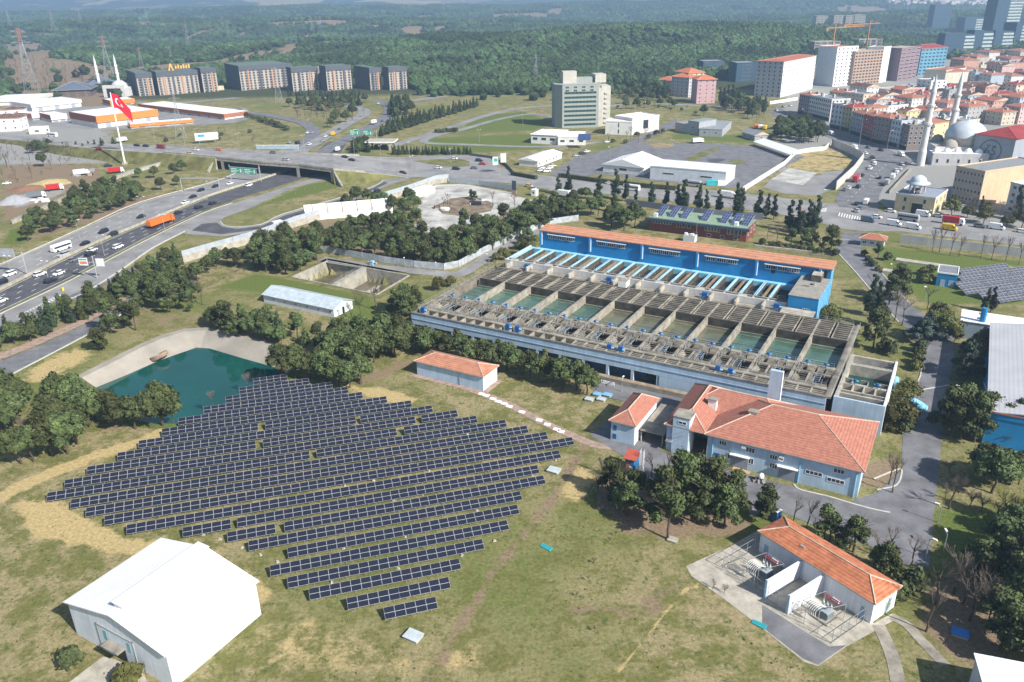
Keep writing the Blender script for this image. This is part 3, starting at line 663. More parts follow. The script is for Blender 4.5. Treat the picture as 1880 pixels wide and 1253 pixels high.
ROWS = [(464.3, 694.3, 526.3, 687.9, 1), (439, 712, 567.2, 694.3, 2), (414, 728.7, 609.8, 700.6, 3), (373.6, 747.4, 638.7, 710, 4), (327, 768, 664.8, 719.6, 5), (297, 788.5, 709, 726.7, 6), (254.6, 809, 754.4, 735.4, 7), (215.8, 831, 792.5, 744.6, 8), (160.4, 856.2, 838.4, 753.3, 9), (118.7, 881.7, 873.7, 763, 10), (86.8, 904.7, 927.2, 770.6, 11), (130.2, 917.5, 967, 781.4, 11), (158.3, 932, 1002.6, 793.3, 11), (192, 946.9, 1051, 803, 11), (232.6, 963, 1026.3, 827, 10), (335.3, 968.6, 986.4, 854, 8), (416.8, 977.7, 997.2, 872.6, 7), (455.9, 992.8, 955.2, 902, 6), (527.4, 1005.6, 949.8, 926.5, 5), (495, 1038.7, 930.4, 954.7, 5), (527, 1058, 885.7, 991, 4), (566.5, 1079.6, 842.8, 1026.4, 3), (635.8, 1097.2, 823, 1060, 2), (703.6, 1115.8, 798.5, 1095.6, 1)]
GAPS = {6: (3,), 7: (6,), 8: (4, 8), 9: (8,), 10: (6,), 15: (1,), 16: (1,)}
def solar_table(p, rz, n_, rows, pw, ph, tilt, z0, label, group, pmesh, fmesh, legs):
    t = thing('solar_table', label, 'solar panels', p, rz, group)
    ct, st = math.cos(tilt), math.sin(tilt)
    for j in range(rows):
        for i in range(n_):
            o = link('solar_panel', pmesh, t, (i * (pw + .02) + .006, j * ph * ct, z0 + j * ph * st)); o.rotation_euler = (tilt, 0, 0)
    link('support_frame', fmesh, t)
    for me_, y_, xs_ in legs:
        for x in xs_: link('leg', me_, t, (x, y_, 0))
    return t
for k, (x0, y0, x1, y1, n_) in enumerate(ROWS):
    ct, st = math.cos(TILT), math.sin(TILT); zt = .7 + 2 * PH * st
    p = g(x0, y0, zt); q = g(x1, y1, zt); d = q - p; L = d.length; ang = RUN; d = Vector((math.cos(ang), math.sin(ang), 0)); nn = Vector((-d.y, d.x, 0))
    mid = (p + q) / 2; p = mid - d * L / 2; p.z = 0
    p = p - nn * 2 * PH * ct
    gaps = GAPS.get(k, ()); slack = L - n_ * 8.4; per = slack / max(1, len(gaps)) if gaps else slack / n_; x = 0
    for i in range(n_):
        if gaps and i in gaps: x += per
        lab = 'five-column tilted dark solar table, the only one in the %s row from the pond' % ORD[k] if n_ == 1 else 'tilted dark solar table, %s from the left in the %s row from the pond' % (ORD[i], ORD[k])
        solar_table(p + d * x, ang, 5, 2, PW_, PH, TILT, .7, lab, 'tables of the big solar field', pm, tf, ((lf, .3, (1.05, 4.2, 7.35)), (lb_, 1.55, (1.05, 4.2, 7.35))))
        x += 8.4 + (0 if gaps else per)
# small white foundation stones left between the rows
st_me = MB(); st_me.add([(-.3, -.2, 0), (.3, -.25, 0), (.35, .2, 0), (-.25, .25, 0), (-.2, -.12, .35), (.2, -.15, .4), (.22, .12, .3), (-.15, .15, .36)], ((0, 1, 5, 4), (1, 2, 6, 5), (2, 3, 7, 6), (3, 0, 4, 7), (4, 5, 6, 7)), CONCL); st_me = st_me.mesh('concrete_block')
for i, (x, y) in enumerate(((404, 991), (444, 1007), (478, 1020), (510, 1033), (609, 1070), (908, 994), (848, 1021), (731, 1045), (478, 896), (633, 892), (686, 883), (776, 909), (723, 920), (876, 939), (787, 865), (858, 798), (1020, 846), (374, 983), (978, 874), (878, 891), (630, 1008), (744, 986))):
    tag(link('concrete_block', st_me, None, g(x, y, 0), i * 1.3), 'pale concrete lump lying between the rows of the solar field', 'concrete block', 'pale concrete lumps in the solar field')
# ================================================================ settling tank block
tk = thing('settling_tank_block', 'huge raised concrete water treatment block with twelve open green basins', 'water tank', F(0, 0), CA)
H = 7.0; STEELB = M('dull_blue_steel', (.26, .36, .44), var=.15); TC = M('wet_tank_concrete', (.185, .165, .132), var=.3, scale=.4); TCL = M('walkway_concrete', (.30, .272, .222), var=.25, scale=.4); TCD = M('tank_pit_concrete', (.075, .068, .055), var=.3)
b = MB()                                                           # front wall: lower arcade and band
b.box(0, 0, 3.6, 113, .45, H, SKYW); b.box(74, .02, -.2, 113, .44, 3.6, SKYW); b.box(-.1, -.12, 5.2, 113.1, 0, 5.4, SKYW2); b.box(-.12, -.15, H - .05, 113.12, .5, H + .12, TC)
b.build('front_wall', tk)
col = MB(); col.box(-.35, 0.02, -.2, .35, .7, 3.6, SKYW); col = col.mesh('column')
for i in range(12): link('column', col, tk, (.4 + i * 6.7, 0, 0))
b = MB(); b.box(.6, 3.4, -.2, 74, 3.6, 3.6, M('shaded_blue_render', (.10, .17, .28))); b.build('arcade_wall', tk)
b = MB(); b.box(0, .45, -.2, .5, 47.5, H, TC); b.box(-.5, 4, H - .3, .002, 47.5, H, TCL); b.build('side_wall', tk)
b = MB(); b.box(112.4, .45, -.2, 113, 47.5, H, TC); b.box(113, .45, H - .5, 113.9, 47.5, H - .02, TCL); b.build('side_wall', tk)
b = MB(); b.box(0, 46.6, -.2, 113, 47.5, H, TC); b.build('rear_wall', tk)
b = MB(); b.box(.5, 3.6, 1.5, 112.4, 46.6, 3.4, TCD); b.box(.5, .45, 4.2, 112.4, 3.6, 4.6, TCD); b.build('floor', tk)
for i in range(36):                                                # front trough: cross walls with water between
    a = .5 + i * 3.11
    if i: o = MB(); o.box(a - .17, .45, 4.6, a + .17, 3.6, H - .02, TCL); o.build('cross_wall', tk)
b = MB(); b.box(.5, 3.6, 3.4, 112.4, 4.0, H - .01, TC); b.box(.5, 4.0, H - .35, 112.4, 5.0, H, TCL); b.build('front_walkway', tk)
for k in range(36):
    a = .5 + k * 3.11
    if k < 16: o = MB(); o.quad((a + .17, .5, 5.2), (a + 2.94, .5, 5.2), (a + 2.94, 3.6, 5.2), (a + .17, 3.6, 5.2), GWATER if k in (2, 3, 4, 5, 6) else GWATER2); o.build('water', tk)
    else:
        o = MB()
        for j in range(3): o.box(a + .17, .9 + j * .9, H - .5, a + 2.94, 1.2 + j * .9, H - .1, TCL)
        o.build('trough_grille', tk)
b = MB(); b.box(.5, 15.2, 3.4, 112.4, 16.6, H, TCL); b.build('basin_walkway', tk)
DV = [1.5] + [1.5 + 9.28 * i for i in range(1, 12)] + [112.4]
b_pit = []
for i in range(12):                                                # flocculation bays: pits, sloped baffles, blue gates
    a0, a1 = DV[i], DV[i + 1]
    o = MB(); o.box(a0 - .3, 5, 3.4, a0 + .3, 15.2, H - .02, TCL); o.box((a0 + a1) / 2 - .25, 5, 3.4, (a0 + a1) / 2 + .25, 15.2, H - .04, TC); o.box(a0 + .3, 5, H - .4, a1 - .3, 6.4, H - .03, TC); o.box(a0 + .3, 11.2, H - .4, a1 - .3, 12.2, H - .03, TC); o.build('bay_wall', tk)
    o = MB()
    for s_, aa in ((1, a0 + .6), (-1, a1 - .6)):
        o.add([(aa, 6.4, 3.4), (aa + s_ * 3.3, 6.4, 3.4), (aa, 6.4, 6.6), (aa, 11.2, 3.4), (aa + s_ * 3.3, 11.2, 3.4), (aa, 11.2, 6.6)], ((0, 1, 2), (3, 5, 4), (1, 4, 5, 2), (0, 2, 5, 3)), TC if i % 2 else TCL)
    o.build('sloped_baffle', tk)
    o = MB()
    for j in range(4): o.bar((a0 + 5.2, 7 + j * 1.1, H + .05), (a0 + 6.6, 7 + j * 1.1, H + .05), .08, STEELB if i % 3 else STEEL)
    o.bar((a0 + 5.2, 6.6, H + .05), (a0 + 5.2, 10.8, H + .05), .07, STEELB); o.bar((a0 + 6.6, 6.6, H + .05), (a0 + 6.6, 10.8, H + .05), .07, STEELB); [o.bar((a0 + .9 + q_, y_, H), (a0 + .9 + q_, y_ + 1.6, H + .9), .06, STEEL) for q_ in (0, .7, 4.6, 6.4) for y_ in (5.4, 9.6, 12.6)]; [o.box(a0 + q_, 12.4, H - .25, a0 + q_ + 1.5, 15.1, H - .02, TC) for q_ in (.4, 2.8, 5.1, 7.3)]; [o.bar((a0 + 1.0, 6.8 + j * 1.2, H), (a0 + 3.4, 6.8 + j * 1.2, H), .07, TCL) for j in range(4)]; o.box(a0 + 3.6, 6.4, H - .35, a0 + 4.1, 11.2, H - .05, TCL); o.build('mixer_frame', tk)
for i in range(1, 12): o = MB(); o.box(DV[i] - .32, 16.6, 3.4, DV[i] + .32, 35, H, TCL); o.build('divider_wall', tk)
for i in range(12):
    a0, a1 = DV[i] + .32, DV[i + 1] - .32; wm = GWATER2 if i in (5, 6, 7, 8) else GWATER
    o = MB(); o.quad((a0, 16.6, 4.75), (a1, 16.6, 4.75), (a1, 34.6, 4.75), (a0, 34.6, 4.75), wm); o.build('basin_water', tk)
    o = MB(); o.box(a0, 34.6, 3.4, a1, 35.0, H - .01, TCD); o.bar((a0, 33.4, 5.0), (a1, 33.4, 5.0), .13, TCL); o.bar((a0, 31.5, 4.95), (a1, 31.5, 4.95), .07, TCL); o.bar((a0, 25.5 - (i % 3), 4.95), (a1, 25.5 - (i % 3), 4.95), .08, TCL); o.bar((a0, 20.5 - (i % 2), 4.95), (a1, 20.5 - (i % 2), 4.95), .05, TCL); o.build('weir', tk)
    o = MB(); am = (a0 + a1) / 2                                  # slatted outlet channels
    for j in range(8):
        for s0, s1 in ((a0, am - .55), (am + .55, a1)): o.box(s0, 35.3 + j * 1.42, H - .5, s1, 35.85 + j * 1.42, H - .05, TC)
    o.box(am - .55, 35, 4.5, am - .3, 46.6, H, TCL); o.box(am + .3, 35, 4.5, am + .55, 46.6, H, TCL); o.box(a1 + .05, 35, 4.5, a1 + .55, 46.6, H + .01, TCL); o.build('outlet_channels', tk)
va = MB(); va.lathe([(0, 1.35), (.34, 1.3), (.36, .75), (.12, .7), (.12, 0)], DBLUE, 8); va.box(-.75, -.12, .78, .75, .12, 1.05, LBLUE); va = va.mesh('valve_actuator')
for i in range(12):
    for f_ in (.27, .75): link('valve_actuator', va, tk, (DV[i] + (DV[i + 1] - DV[i]) * f_, 15.5, H))
bx = MB(); bx.box(-.8, -.6, 0, .8, .6, .3, DBLUE); bx.box(-.55, -.45, .3, .55, .45, 1.9, DBLUE); bx.bar((-1.1, 0, 1), (1.1, 0, 1), .22, LBLUE, 8); bx = bx.mesh('pump_unit')
for a in (2.6, 30.5, 33.5, 60.2, 63.2, 88, 91): link('pump_unit', bx, tk, (a, 2.4, H - .6))
def railing(p, q, parent, h=1.05, m=STEEL, name='railing', step=2.2):
    p = Vector(p); q = Vector(q); b = MB(); up = Vector((0, 0, 1)); n_ = max(1, int((q - p).length / step))
    for k in (.5, 1): b.bar(p + up * h * k, q + up * h * k, .035, m)
    for i in range(n_ + 1): c = p.lerp(q, i / n_); b.bar(c, c + up * h, .035, m)
    return b.build(name, parent)
railing((-.4, 4, H), (-.4, 47, H), tk); railing((.6, 16.4, H), (112, 16.4, H), tk, m=STEELB); railing((.6, 5.0, H), (112, 5.0, H), tk); railing((113.8, 1, H - .02), (113.8, 47, H - .02), tk); railing((1, 47.2, H), (112, 47.2, H), tk)
# planted ledge in front of the wall
b = MB(); b.box(44, -2.4, -.1, 112, -.9, 1.3, TCL, M('bare_bed', (.30, .23, .16), var=.25)); struct(b.build('planted_ledge', None, F(0, 0), CA))
# ---- clear water chamber at the right end
cw = thing('outlet_chamber', 'smaller concrete outlet chamber with dark water beside the twelve basins', 'water tank', F(114.4, .6), CA)
b = MB(); b.box(0, 0, -.2, 10.6, .4, H + .3, SKYW); b.build('front_wall', cw)
b = MB(); b.box(0, .4, -.2, .8, 26, H, CONCL); b.box(10.1, .4, -.2, 10.6, 26, H + .2, WHITE); b.box(.8, 25.3, -.2, 10.1, 26, H, CONCL); b.box(.8, .4, -.2, 10.1, 25.3, 3.2, CONCD); b.build('wall', cw)
b = MB()
for y_, w_ in ((3.2, .5), (4.9, .35), (8.6, .9), (19.8, 1.2)): b.box(.8, y_, 3.2, 10.1, y_ + w_, H - .02, CONCL)
for x in (2.9, 5.2, 7.6): b.box(x, 4.9, 5.5, x + .3, 8.6, H - .05, CONCL)
for x in (.8, 4.1, 8.2): b.box(x + 1.6, 9.5, 5, x + 1.8, 12, H - .04, CONC); b.box(x, 11.8, 5, x + 1.8, 12, H - .04, CONC)
b.build('inner_wall', cw)
b = MB(); b.quad((.8, 9.4, 4.3), (10.1, 9.4, 4.3), (10.1, 25.3, 4.3), (.8, 25.3, 4.3), M('deep_green_water', (.01, .06, .05), rough=.07, spec=.5)); b.quad((.8, .4, 4.6), (10.1, .4, 4.6), (10.1, 3.3, 4.6), (.8, 3.3, 4.6), MT['deep_green_water']); b.build('water', cw)
for x, y_ in ((3.2, 8.9), (7.9, 8.9)): link('valve_actuator', va, cw, (x, y_, H))
railing((.8, 20.3, H), (10, 20.3, H), cw); railing((.4, .5, H), (.4, 26, H), cw); railing((10.3, 1, H + .2), (10.3, 25, H + .2), cw)
pp = thing('water_pipe', 'thick light blue pipe bending down from the outlet chamber to the ground', 'pipe', F(125.2, 17), CA)
b = MB(); P_ = smooth_line([(.2, 8.5, 3.4), (.6, 4, 3.4), (1.2, 1.2, 3.2), (3, 0, 2.4), (5.4, .4, 1.6), (7.4, 1.2, 0.2)], 5)
b.path(P_[:6], .5, LBLUE, 10); b.path(P_[5:], 1.0, LBLUE, 12); b.build('pipe_run', pp, smooth=True)
hut = house('control_hut', 'small flat-roofed white hut behind the outlet chamber', 'hut', F(115.2, 29), CA, 5, 4.2, 3.2, W('hut_white', (.70, .73, .74)), CONC, 'flat', wins=[('f', 1, 1, 1.6, 1.6, 1.9, 1.9, 2.4, .8, 3)], parapet=0)
b = MB(); b.box(0, 0, 0, 4.6, 4.2, .9, CONC); tag(b.build('concrete_slab', None, F(121.6, 27.6), CA), 'low grey concrete slab beside the small white hut', 'slab')
# ================================================================ filter block with light blue channels and the blue hall
fb = thing('filter_block', 'low filter basin block with light blue channels in front of blue hall', 'water tank', F(0, 0), CA)
H2_ = 7.2
b = MB(); b.box(-.5, 55.0, -.2, 93, 55.4, H2_, W('gallery_white', (.58, .58, .57))); b.build('front_wall', fb)
b = MB(); b.box(-.5, 55.4, -.2, 0, 73.4, H2_, SKYW); b.box(92.5, 55.4, -.2, 93, 73.4, H2_ - .02, CONC); b.build('side_wall', fb)
b = MB(); b.box(0, 55.4, -.2, 92.5, 73.4, 4.6, CONCD); b.box(0, 56.9, 4.6, 92.5, 57.5, H2_ - .03, CONC); b.box(0, 71.5, 4.6, 92.5, 73.4, H2_ - .4, LBLUE); b.build('basin_floor', fb)
PALEB = M('chalky_blue_paint', (.36, .58, .70), var=.1)
for i in range(21):
    a = 1.6 + i * 4.3
    o = MB(); o.box(a - .42, 57.5, 4.6, a + .42, 71.5, H2_ - .12, TCD); o.box(a - .44, 57.5, H2_ - .12, a + .44, 71.5, H2_, PALEB)  # beam sides coloured dark to stand for shade inside the channels
    if i % 4 == 3: o.box(a - .1, 57.5, H2_, a + .1, 71.5, H2_ + .02, BLUE)
    o.build('blue_channel', fb)
    if i % 2 and i < 20: o = MB(); o.box(a + 1.9, 57.5, 4.6, a + 2.3, 71.5, H2_ - .3, M('ochre_concrete', (.24, .185, .125), var=.25)); o.build('ochre_beam', fb)
    o = MB(); o.box(a - .4, 55.4, 4.6, a, 56.9, H2_ - .02, CONCL)
    if i % 3 == 0: o.box(a, 55.4, H2_ - .5, a + 2.2, 56.9, H2_ - .01, CONCL)
    o.build('gallery_beam', fb)
b = MB(); b.quad((0, 57.5, 5.2), (92.5, 57.5, 5.2), (92.5, 71.5, 5.2), (0, 71.5, 5.2), M('brown_filter_bed', (.035, .028, .024), rough=.5, var=.25, scale=.2)); b.build('filter_bed', fb)
for i, a in enumerate((9, 38.6, 69.5, 90.6)): link('pump_unit', bx, fb, (a, 53.4, 5.3)).scale = (1.5, 1.3, 1)
b = MB(); b.box(0, 47.6, -.2, 93, 54.9, 5.2, CONC)
for i in range(28): b.box(1 + i * 3.2, 49.2, 5.2, 3.3 + i * 3.2, 50.4, 5.25, CONCD)
for i in range(12): b.box(2 + i * 7.7, 50.8, 5.2, 2.5 + i * 7.7, 54.9, 7.0, CONCL)
b.build('gallery', fb)
b = MB(); b.box(44.2, 46.8, H, 46.8, 50, 8.8, WHITE, CONC); b.box(43.4, 47.4, 5.2, 44.2, 55, H2_, CONCL); b.build('stair_house', fb)
railing((0, 57.4, H2_), (92, 57.4, H2_), fb)
bh = thing('blue_filter_hall', 'very long bright blue hall with a narrow salmon tiled roof', 'building', F(3.5, 73.6), CA)
ROOFL = M('salmon_roof_tiles', (.50, .235, .14), var=.12, scale=.5, kind='tile')
b = MB(); b.box(0, 0, -.2, 98, 5.4, 13, BLUE); b.box(97.99, .3, 0, 98.06, 1.0, 13, LBLUE); b.box(97.99, 2.0, 0, 98.06, 2.7, 13, LBLUE); b.box(97.99, 3.7, 0, 98.06, 4.4, 13, LBLUE); b.build('wall', bh)
b = MB(); b.add([(-.4, -.5, 13), (98.4, -.5, 13), (98.4, 5.9, 13), (-.4, 5.9, 13), (-.4, -.5, 13.25), (98.4, -.5, 13.25), (98.4, 5.9, 14.1), (-.4, 5.9, 14.1)], ((0, 3, 2, 1), (0, 1, 5, 4), (1, 2, 6, 5), (2, 3, 7, 6), (3, 0, 4, 7), (4, 5, 6, 7)), ROOFL); b.build('roof', bh)
pil = MB(); pil.box(-.25, -.9, 8, .25, 0, 13, BLUE); pil.bar((.42, -.25, 8), (.42, -.25, 13), .13, WHITE, 6); pil = pil.mesh('buttress')
for i in range(6): link('buttress', pil, bh, (.3 + i * 18.9, 0, 0))
hood = MB(); hood.box(-5.4, -.6, 0, 5.4, 0, .16, WHITE); hood = hood.mesh('sun_hood')
for i in range(5):
    link('sun_hood', hood, bh, (8.2 + i * 18.9, 0, 12.05))
    for j in range(3): set_window(bh, (8.2 + i * 18.9 + (j - 1) * 3.5, 0, 11.2), 0, 2.9, 1.35, WHITE, 4)
for a, nm_ in ((86.5, 1), (88.2, 1)): set_window(bh, (a, 0, 10.9), 0, 1.3, .9, WHITE, 2)
dr = MB(); dr.box(-.6, -.06, 0, .6, 0, 2.2, DARK); link('door', dr.mesh('door'), bh, (81.2, 0, 9.4)); link('door', dr.mesh('door'), bh, (96.3, 0, 10.1))
bt = thing('blue_annex', 'square bright blue annex with flat grey roof and light blue stripes', 'building', F(93.3, 54.4), CA)
b = MB(); b.box(0, 0, -.2, 8.2, 19.1, 9.9, BLUE)
for i in range(7): b.box(8.19, 1 + i * 2.6, 0, 8.26, 2.1 + i * 2.6, 9.9, LBLUE)
b.build('wall', bt)
b = MB(); b.box(-.1, -.1, 9.9, 8.3, 19.1, 10.05, M('roof_felt', (.29, .27, .24), var=.15)); b.build('roof', bt)
b = MB(); b.box(3.4, 14.5, 10.05, 6.2, 19, 12.1, CONCD, CONCL); b.build('stair_house', bt)
b = MB(); b.bar((2.2, 9.5, 10.4), (4.2, 9.2, 10.4), .18, CONCL, 6); b.box(4.6, 11, 10.05, 5.2, 12.5, 10.8, STEEL); b.build('roof_vent', bt)
set_window(bt, (5.2, 0, 6.2), 0, 2, .9, WHITE, 3)
b = MB(); b.box(0, 0, -.2, 6.5, .3, 6.4, CONC); b.box(0, 0, 6.2, 9, 6, 6.45, CONCL); b.build('landing', bt, (-1, -6.6, 0))
# ================================================================ offices with the roof-top panels
BRK = W('dark_red_brick', (.20, .065, .05)); GRNR = M('green_roof_sheet', (.22, .31, .22), var=.1, kind='corr')
NAVY = M('navy_fascia', (.05, .075, .11))
of = house('office_building', 'dark red office building with green roof carrying tilted solar panels', 'building', F(21.6, 135), CA, 40, 15, 5.2, BRK, GRNR, 'flat', edge=NAVY, parapet=0, near=True,
    wins=[('f', 7, 1, 2.2, 9.2, 3.9, 3.9, 1.0, 1.3), ('f', 3, 1, 12.5, 17, 3.6, 3.6, 1.4, 1.7), ('f', 5, 1, 24, 29, 3.6, 3.6, 1.0, 2.0), ('f', 4, 1, 33, 37.5, 3.4, 3.4, 1.2, 2.2), ('f', 4, 1, 20, 36, 1.0, 1.0, 1.6, 1.3), ('r', 3, 1, 3, 12, 3, 3, 1.6, 2)])
b = MB(); b.box(-1.2, -1.4, 4.5, 41.2, -.16, 5.5, NAVY); b.build('canopy', of)
PVB = M('blue_solar_cells', (.05, .075, .17), rough=.2, var=.15)
rp_ = panel_mesh(1.0, 1.65, 'solar_panel', m=PVB)
for i, a in enumerate((3.5, 8.7, 13.8, 22.2, 29.9, 34.4, 38.6)):
    t = link('panel_rack', None, of, (a - 2.2, 4.3, 5.5), R(-8)); fr_ = MB()
    for u_ in (.1, 3.1): fr_.bar((u_, 0, 0), (u_, 5.6, 0), .05, STEEL); fr_.bar((u_, 5.4, 0), (u_, 5.4, 2.7), .05, STEEL); fr_.bar((u_, 0, .1), (u_, 5.6, 2.8), .05, STEEL)
    fr_.build('rack_frame', t)
    for u_ in range(3):
        for v_ in range(4): o = link('solar_panel', rp_, t, (u_ * 1.04, v_ * 1.68 * math.cos(R(26)), .2 + v_ * 1.68 * math.sin(R(26)))); o.rotation_euler = (R(26), 0, 0)
for a, y_ in ((1.5, 1.5), (34.4, 2.0)): b = MB(); b.box(a, y_, 5.45, a + 1.4, y_ + 1.2, 6.9, WHITE); b.build('air_unit', of)
b = MB(); b.box(0, 0, 0, 4.6, 3, 2.6, W('kiosk', (.62, .66, .70)), CONCL); b.box(.2, .5, 2.6, 1.2, 1.6, 3.3, WHITE); b.box(2.6, .5, 2.6, 3.8, 1.6, 3.2, WHITE); tag(b.build('switch_kiosk', None, F(39.5, 125.5), CA), 'small pale blue service kiosk in front of the red office building', 'kiosk')
b = MB(); b.bar((0, 0, 0), (0, 0, 9), .06, STEEL, 6); tag(b.build('flagpole', None, F(43, 131), CA), 'bare steel flagpole in front of the red office building', 'pole')
# pipes and beams on the lawn behind the blue hall
for i in range(7):
    b = MB(); b.bar((0, 0, .5), (9, 0, .5), .28, STEEL, 8); b.bar((1, 0, 0), (1, 0, .9), .3, CONC); b.bar((8, 0, 0), (8, 0, .9), .3, CONC)
    tag(b.build('buried_pipe', None, F(12 + i * 12.4, 84.5), CA), 'grey pipe length on concrete stubs behind the long blue hall', 'pipe', 'pipe lengths behind the blue hall')
b = MB(); b.box(0, 0, 0, 6.4, 1.4, 1.6, BLUE, M('turquoise_cover', (.05, .32, .50))); tag(b.build('blue_tank', None, F(31.5, 96), CA), 'turquoise box tank on the lawn behind the blue hall', 'tank')
kerb('lawn_kerb', [(1385, 452), (1530, 468)], .8, .5, CONCL)
# ================================================================ red-roofed plant buildings
mb = thing('plant_building', 'large pale blue plant building with a broad red hipped tile roof', 'building', F(94.3, -26.4), CA)
W1, D1, E1 = 29.6, 20.4, 6.3
b = MB(); b.box(0, 0, -.2, W1, D1, E1, SKYW); b.box(-8.8, 0, -.2, -4.6, D1, E1 - .02, SKYW); b.box(-4.6, 8.6, -.2, 0, D1, E1 - .04, SKYW); b.box(-7.4, -.55, -.2, -3.9, 3.2, 8.7, SKYW); b.box(-3.9, .02, -.2, -3.75, 3.2, 8.7, WHITE); b.build('wall', mb)
b = MB(); hip_bm(b, W1, D1, E1 + .1, 4.3, .7, TILE2, RIDGE); mroof = b.build('roof', mb)
b = MB(); hip_bm(b, 8.0, D1, E1 + .1, 2.6, .55, TILE2, RIDGE); o = b.build('roof', mb, (-8.8, 0, 0))
b = MB(); hip_bm(b, 22, 11.6, E1 + .06, 3.3, .5, TILE2, RIDGE); b.build('roof', mb, (-8.0, 8.7, 0))
b = MB(); b.box(-7.5, -.65, 8.7, -3.7, 3.3, 8.9, CONC); b.build('tower_roof', mb)
set_window(mb, (-5.4, -.55, 7.6), 0, 1.8, .75, WHITE, 2)
b = MB(); b.bar((-8.4, -1.2, 3.0), (-4.6, -1.2, 5.2), .07, STEEL); b.bar((-8.4, -1.2, 3.9), (-4.6, -1.2, 6.1), .04, STEEL); b.box(-8.6, -1.3, 2.7, -7.2, -.02, 2.9, STEEL); b.build('outside_stair', mb)
for a, b_, z_ in ((-2.0, 9.6, 8.3), (7.2, 7.4, 8.7)):
    o = MB(); o.box(-.9, -.6, -1.5, .9, .6, 1.0, WHITE); o.box(-1.1, -.8, 1.0, 1.1, .8, 1.2, CONC); o.build('chimney', mroof, (a, b_, z_))
for x, z, w_, h_, nm_ in ((3.2, 4.9, 1.5, 1.1, 3), (8.8, 4.8, 1.8, 1.2, 3), (13.4, 4.5, 1.5, 1.1, 3), (8.9, 2.3, 1.6, 1.4, 3), (13.6, 2.5, 1.6, 1.2, 3), (25.7, 4.9, 2, 1.0, 3), (21.3, 3.1, 3.2, .9, 4), (25.4, 2.6, 3.2, .9, 4), (5.2, 2.3, 1.6, 1.4, 3)):
    set_window(mb, (x, 0, z), 0, w_, h_, WHITE, nm_)
gd = MB(); gd.box(-1.7, -.08, 0, 1.7, 0, 2.9, M('grey_roller_door', (.25, .28, .34), kind='corr')); gd.box(-2, -.8, 3.0, 2, 0, 3.15, WHITE); gd = gd.mesh('roller_door')
for x in (6.3 + .6, 16.4): link('roller_door', gd, mb, (x, 0, 0))
bd = MB(); bd.box(-.6, -.07, 0, .6, 0, 2.2, DBLUE); link('door', bd.mesh('door'), mb, (2.2, 0, 0))
dp = MB(); dp.bar((0, -.12, 0), (0, -.12, 6.2), .09, LBLUE, 6); dp = dp.mesh('downpipe')
for x in (1.2, 18.6, 28.9): link('downpipe', dp, mb, (x, 0, 0))
ac = MB(); ac.box(-.45, -.5, 0, .45, 0, .7, WHITE); ac = ac.mesh('air_unit')
for x, z in ((7.5, 5.0), (15, 4.6), (14.9, 4.2)): link('air_unit', ac, mb, (x, -.02, z))
ch = MB(); ch.box(0, 0, -.2, 2.7, .9, 13.2, SKYW); ch.box(2.7, -.02, -.2, 2.78, .92, 13.2, WHITE); tag(ch.build('vent_tower', None, F(101.3, -5), CA), 'tall pale blue slab tower rising behind the red plant roof', 'tower')
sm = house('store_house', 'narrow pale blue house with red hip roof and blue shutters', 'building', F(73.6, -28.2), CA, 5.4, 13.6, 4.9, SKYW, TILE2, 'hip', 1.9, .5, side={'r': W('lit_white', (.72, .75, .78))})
for z in (3.3, 1.2): b = MB(); b.box(.5, -.06, z - .6, 1.3, .01, z + .6, DBLUE); b.build('shutter', sm)
lk = thing('carport', 'flat grey concrete carport between the two red-roofed houses', 'carport', F(79.4, -26), CA)
b = MB(); b.box(0, 0, 2.8, 5.4, 13.5, 3.05, CONC); b.build('roof', lk)
for x in (.3, 5.1):
    for y_ in (.3, 6.5, 13.2): b = MB(); b.bar((x, y_, 0), (x, y_, 2.8), .14, CONCL); b.build('post', lk)
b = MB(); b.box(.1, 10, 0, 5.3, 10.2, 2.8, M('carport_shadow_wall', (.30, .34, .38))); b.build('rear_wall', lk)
kh = thing('gate_hut', 'tiny blue hut with a red roof on the plant yard', 'hut', F(80.9, -38.2), CA)
b = MB(); b.box(0, 0, 0, 2, 2.6, 2.9, BLUE); b.box(.3, -.03, .2, 1.0, 0, 2.2, M('orange_door', (.5, .16, .02))); b.box(1.1, -.6, 0, 1.9, -.45, 1.6, WHITE); b.build('wall', kh)
b = MB(); b.add([(-.4, -.3, 2.9), (2.4, -.3, 2.9), (2.4, 2.9, 3.5), (-.4, 2.9, 3.5), (-.4, -.3, 3.05), (2.4, -.3, 3.05), (2.4, 2.9, 3.65), (-.4, 2.9, 3.65)], ((0, 3, 2, 1), (0, 1, 5, 4), (1, 2, 6, 5), (2, 3, 7, 6), (3, 0, 4, 7), (4, 5, 6, 7)), M('red_sheet_roof', (.42, .09, .06))); b.build('roof', kh)
mast = MB()
for x in (0, .7):
    for y_ in (0, .7): mast.bar((x, y_, 0), (x, y_, 5), .04, WHITE)
for k in range(9): z = k * .55; mast.bar((0, 0, z), (.7, 0, z), .03, WHITE); mast.bar((0, 0, z), (0, .7, z), .03, WHITE); mast.bar((.7, 0, z), (.7, .7, z), .03, WHITE); mast.bar((0, 0, z), (.7, 0, z + .55), .03, WHITE)
tag(mast.build('lattice_mast', None, F(83.6, -37), CA), 'short white lattice mast beside the tiny blue hut', 'mast')
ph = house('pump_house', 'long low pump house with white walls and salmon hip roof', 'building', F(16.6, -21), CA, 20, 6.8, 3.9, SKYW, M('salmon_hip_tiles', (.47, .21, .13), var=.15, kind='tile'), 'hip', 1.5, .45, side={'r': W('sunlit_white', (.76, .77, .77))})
b = MB(); b.box(20, 2.6, 0, 20.07, 3.7, 2.2, M('pale_green_door', (.42, .52, .50))); b.build('door', ph)
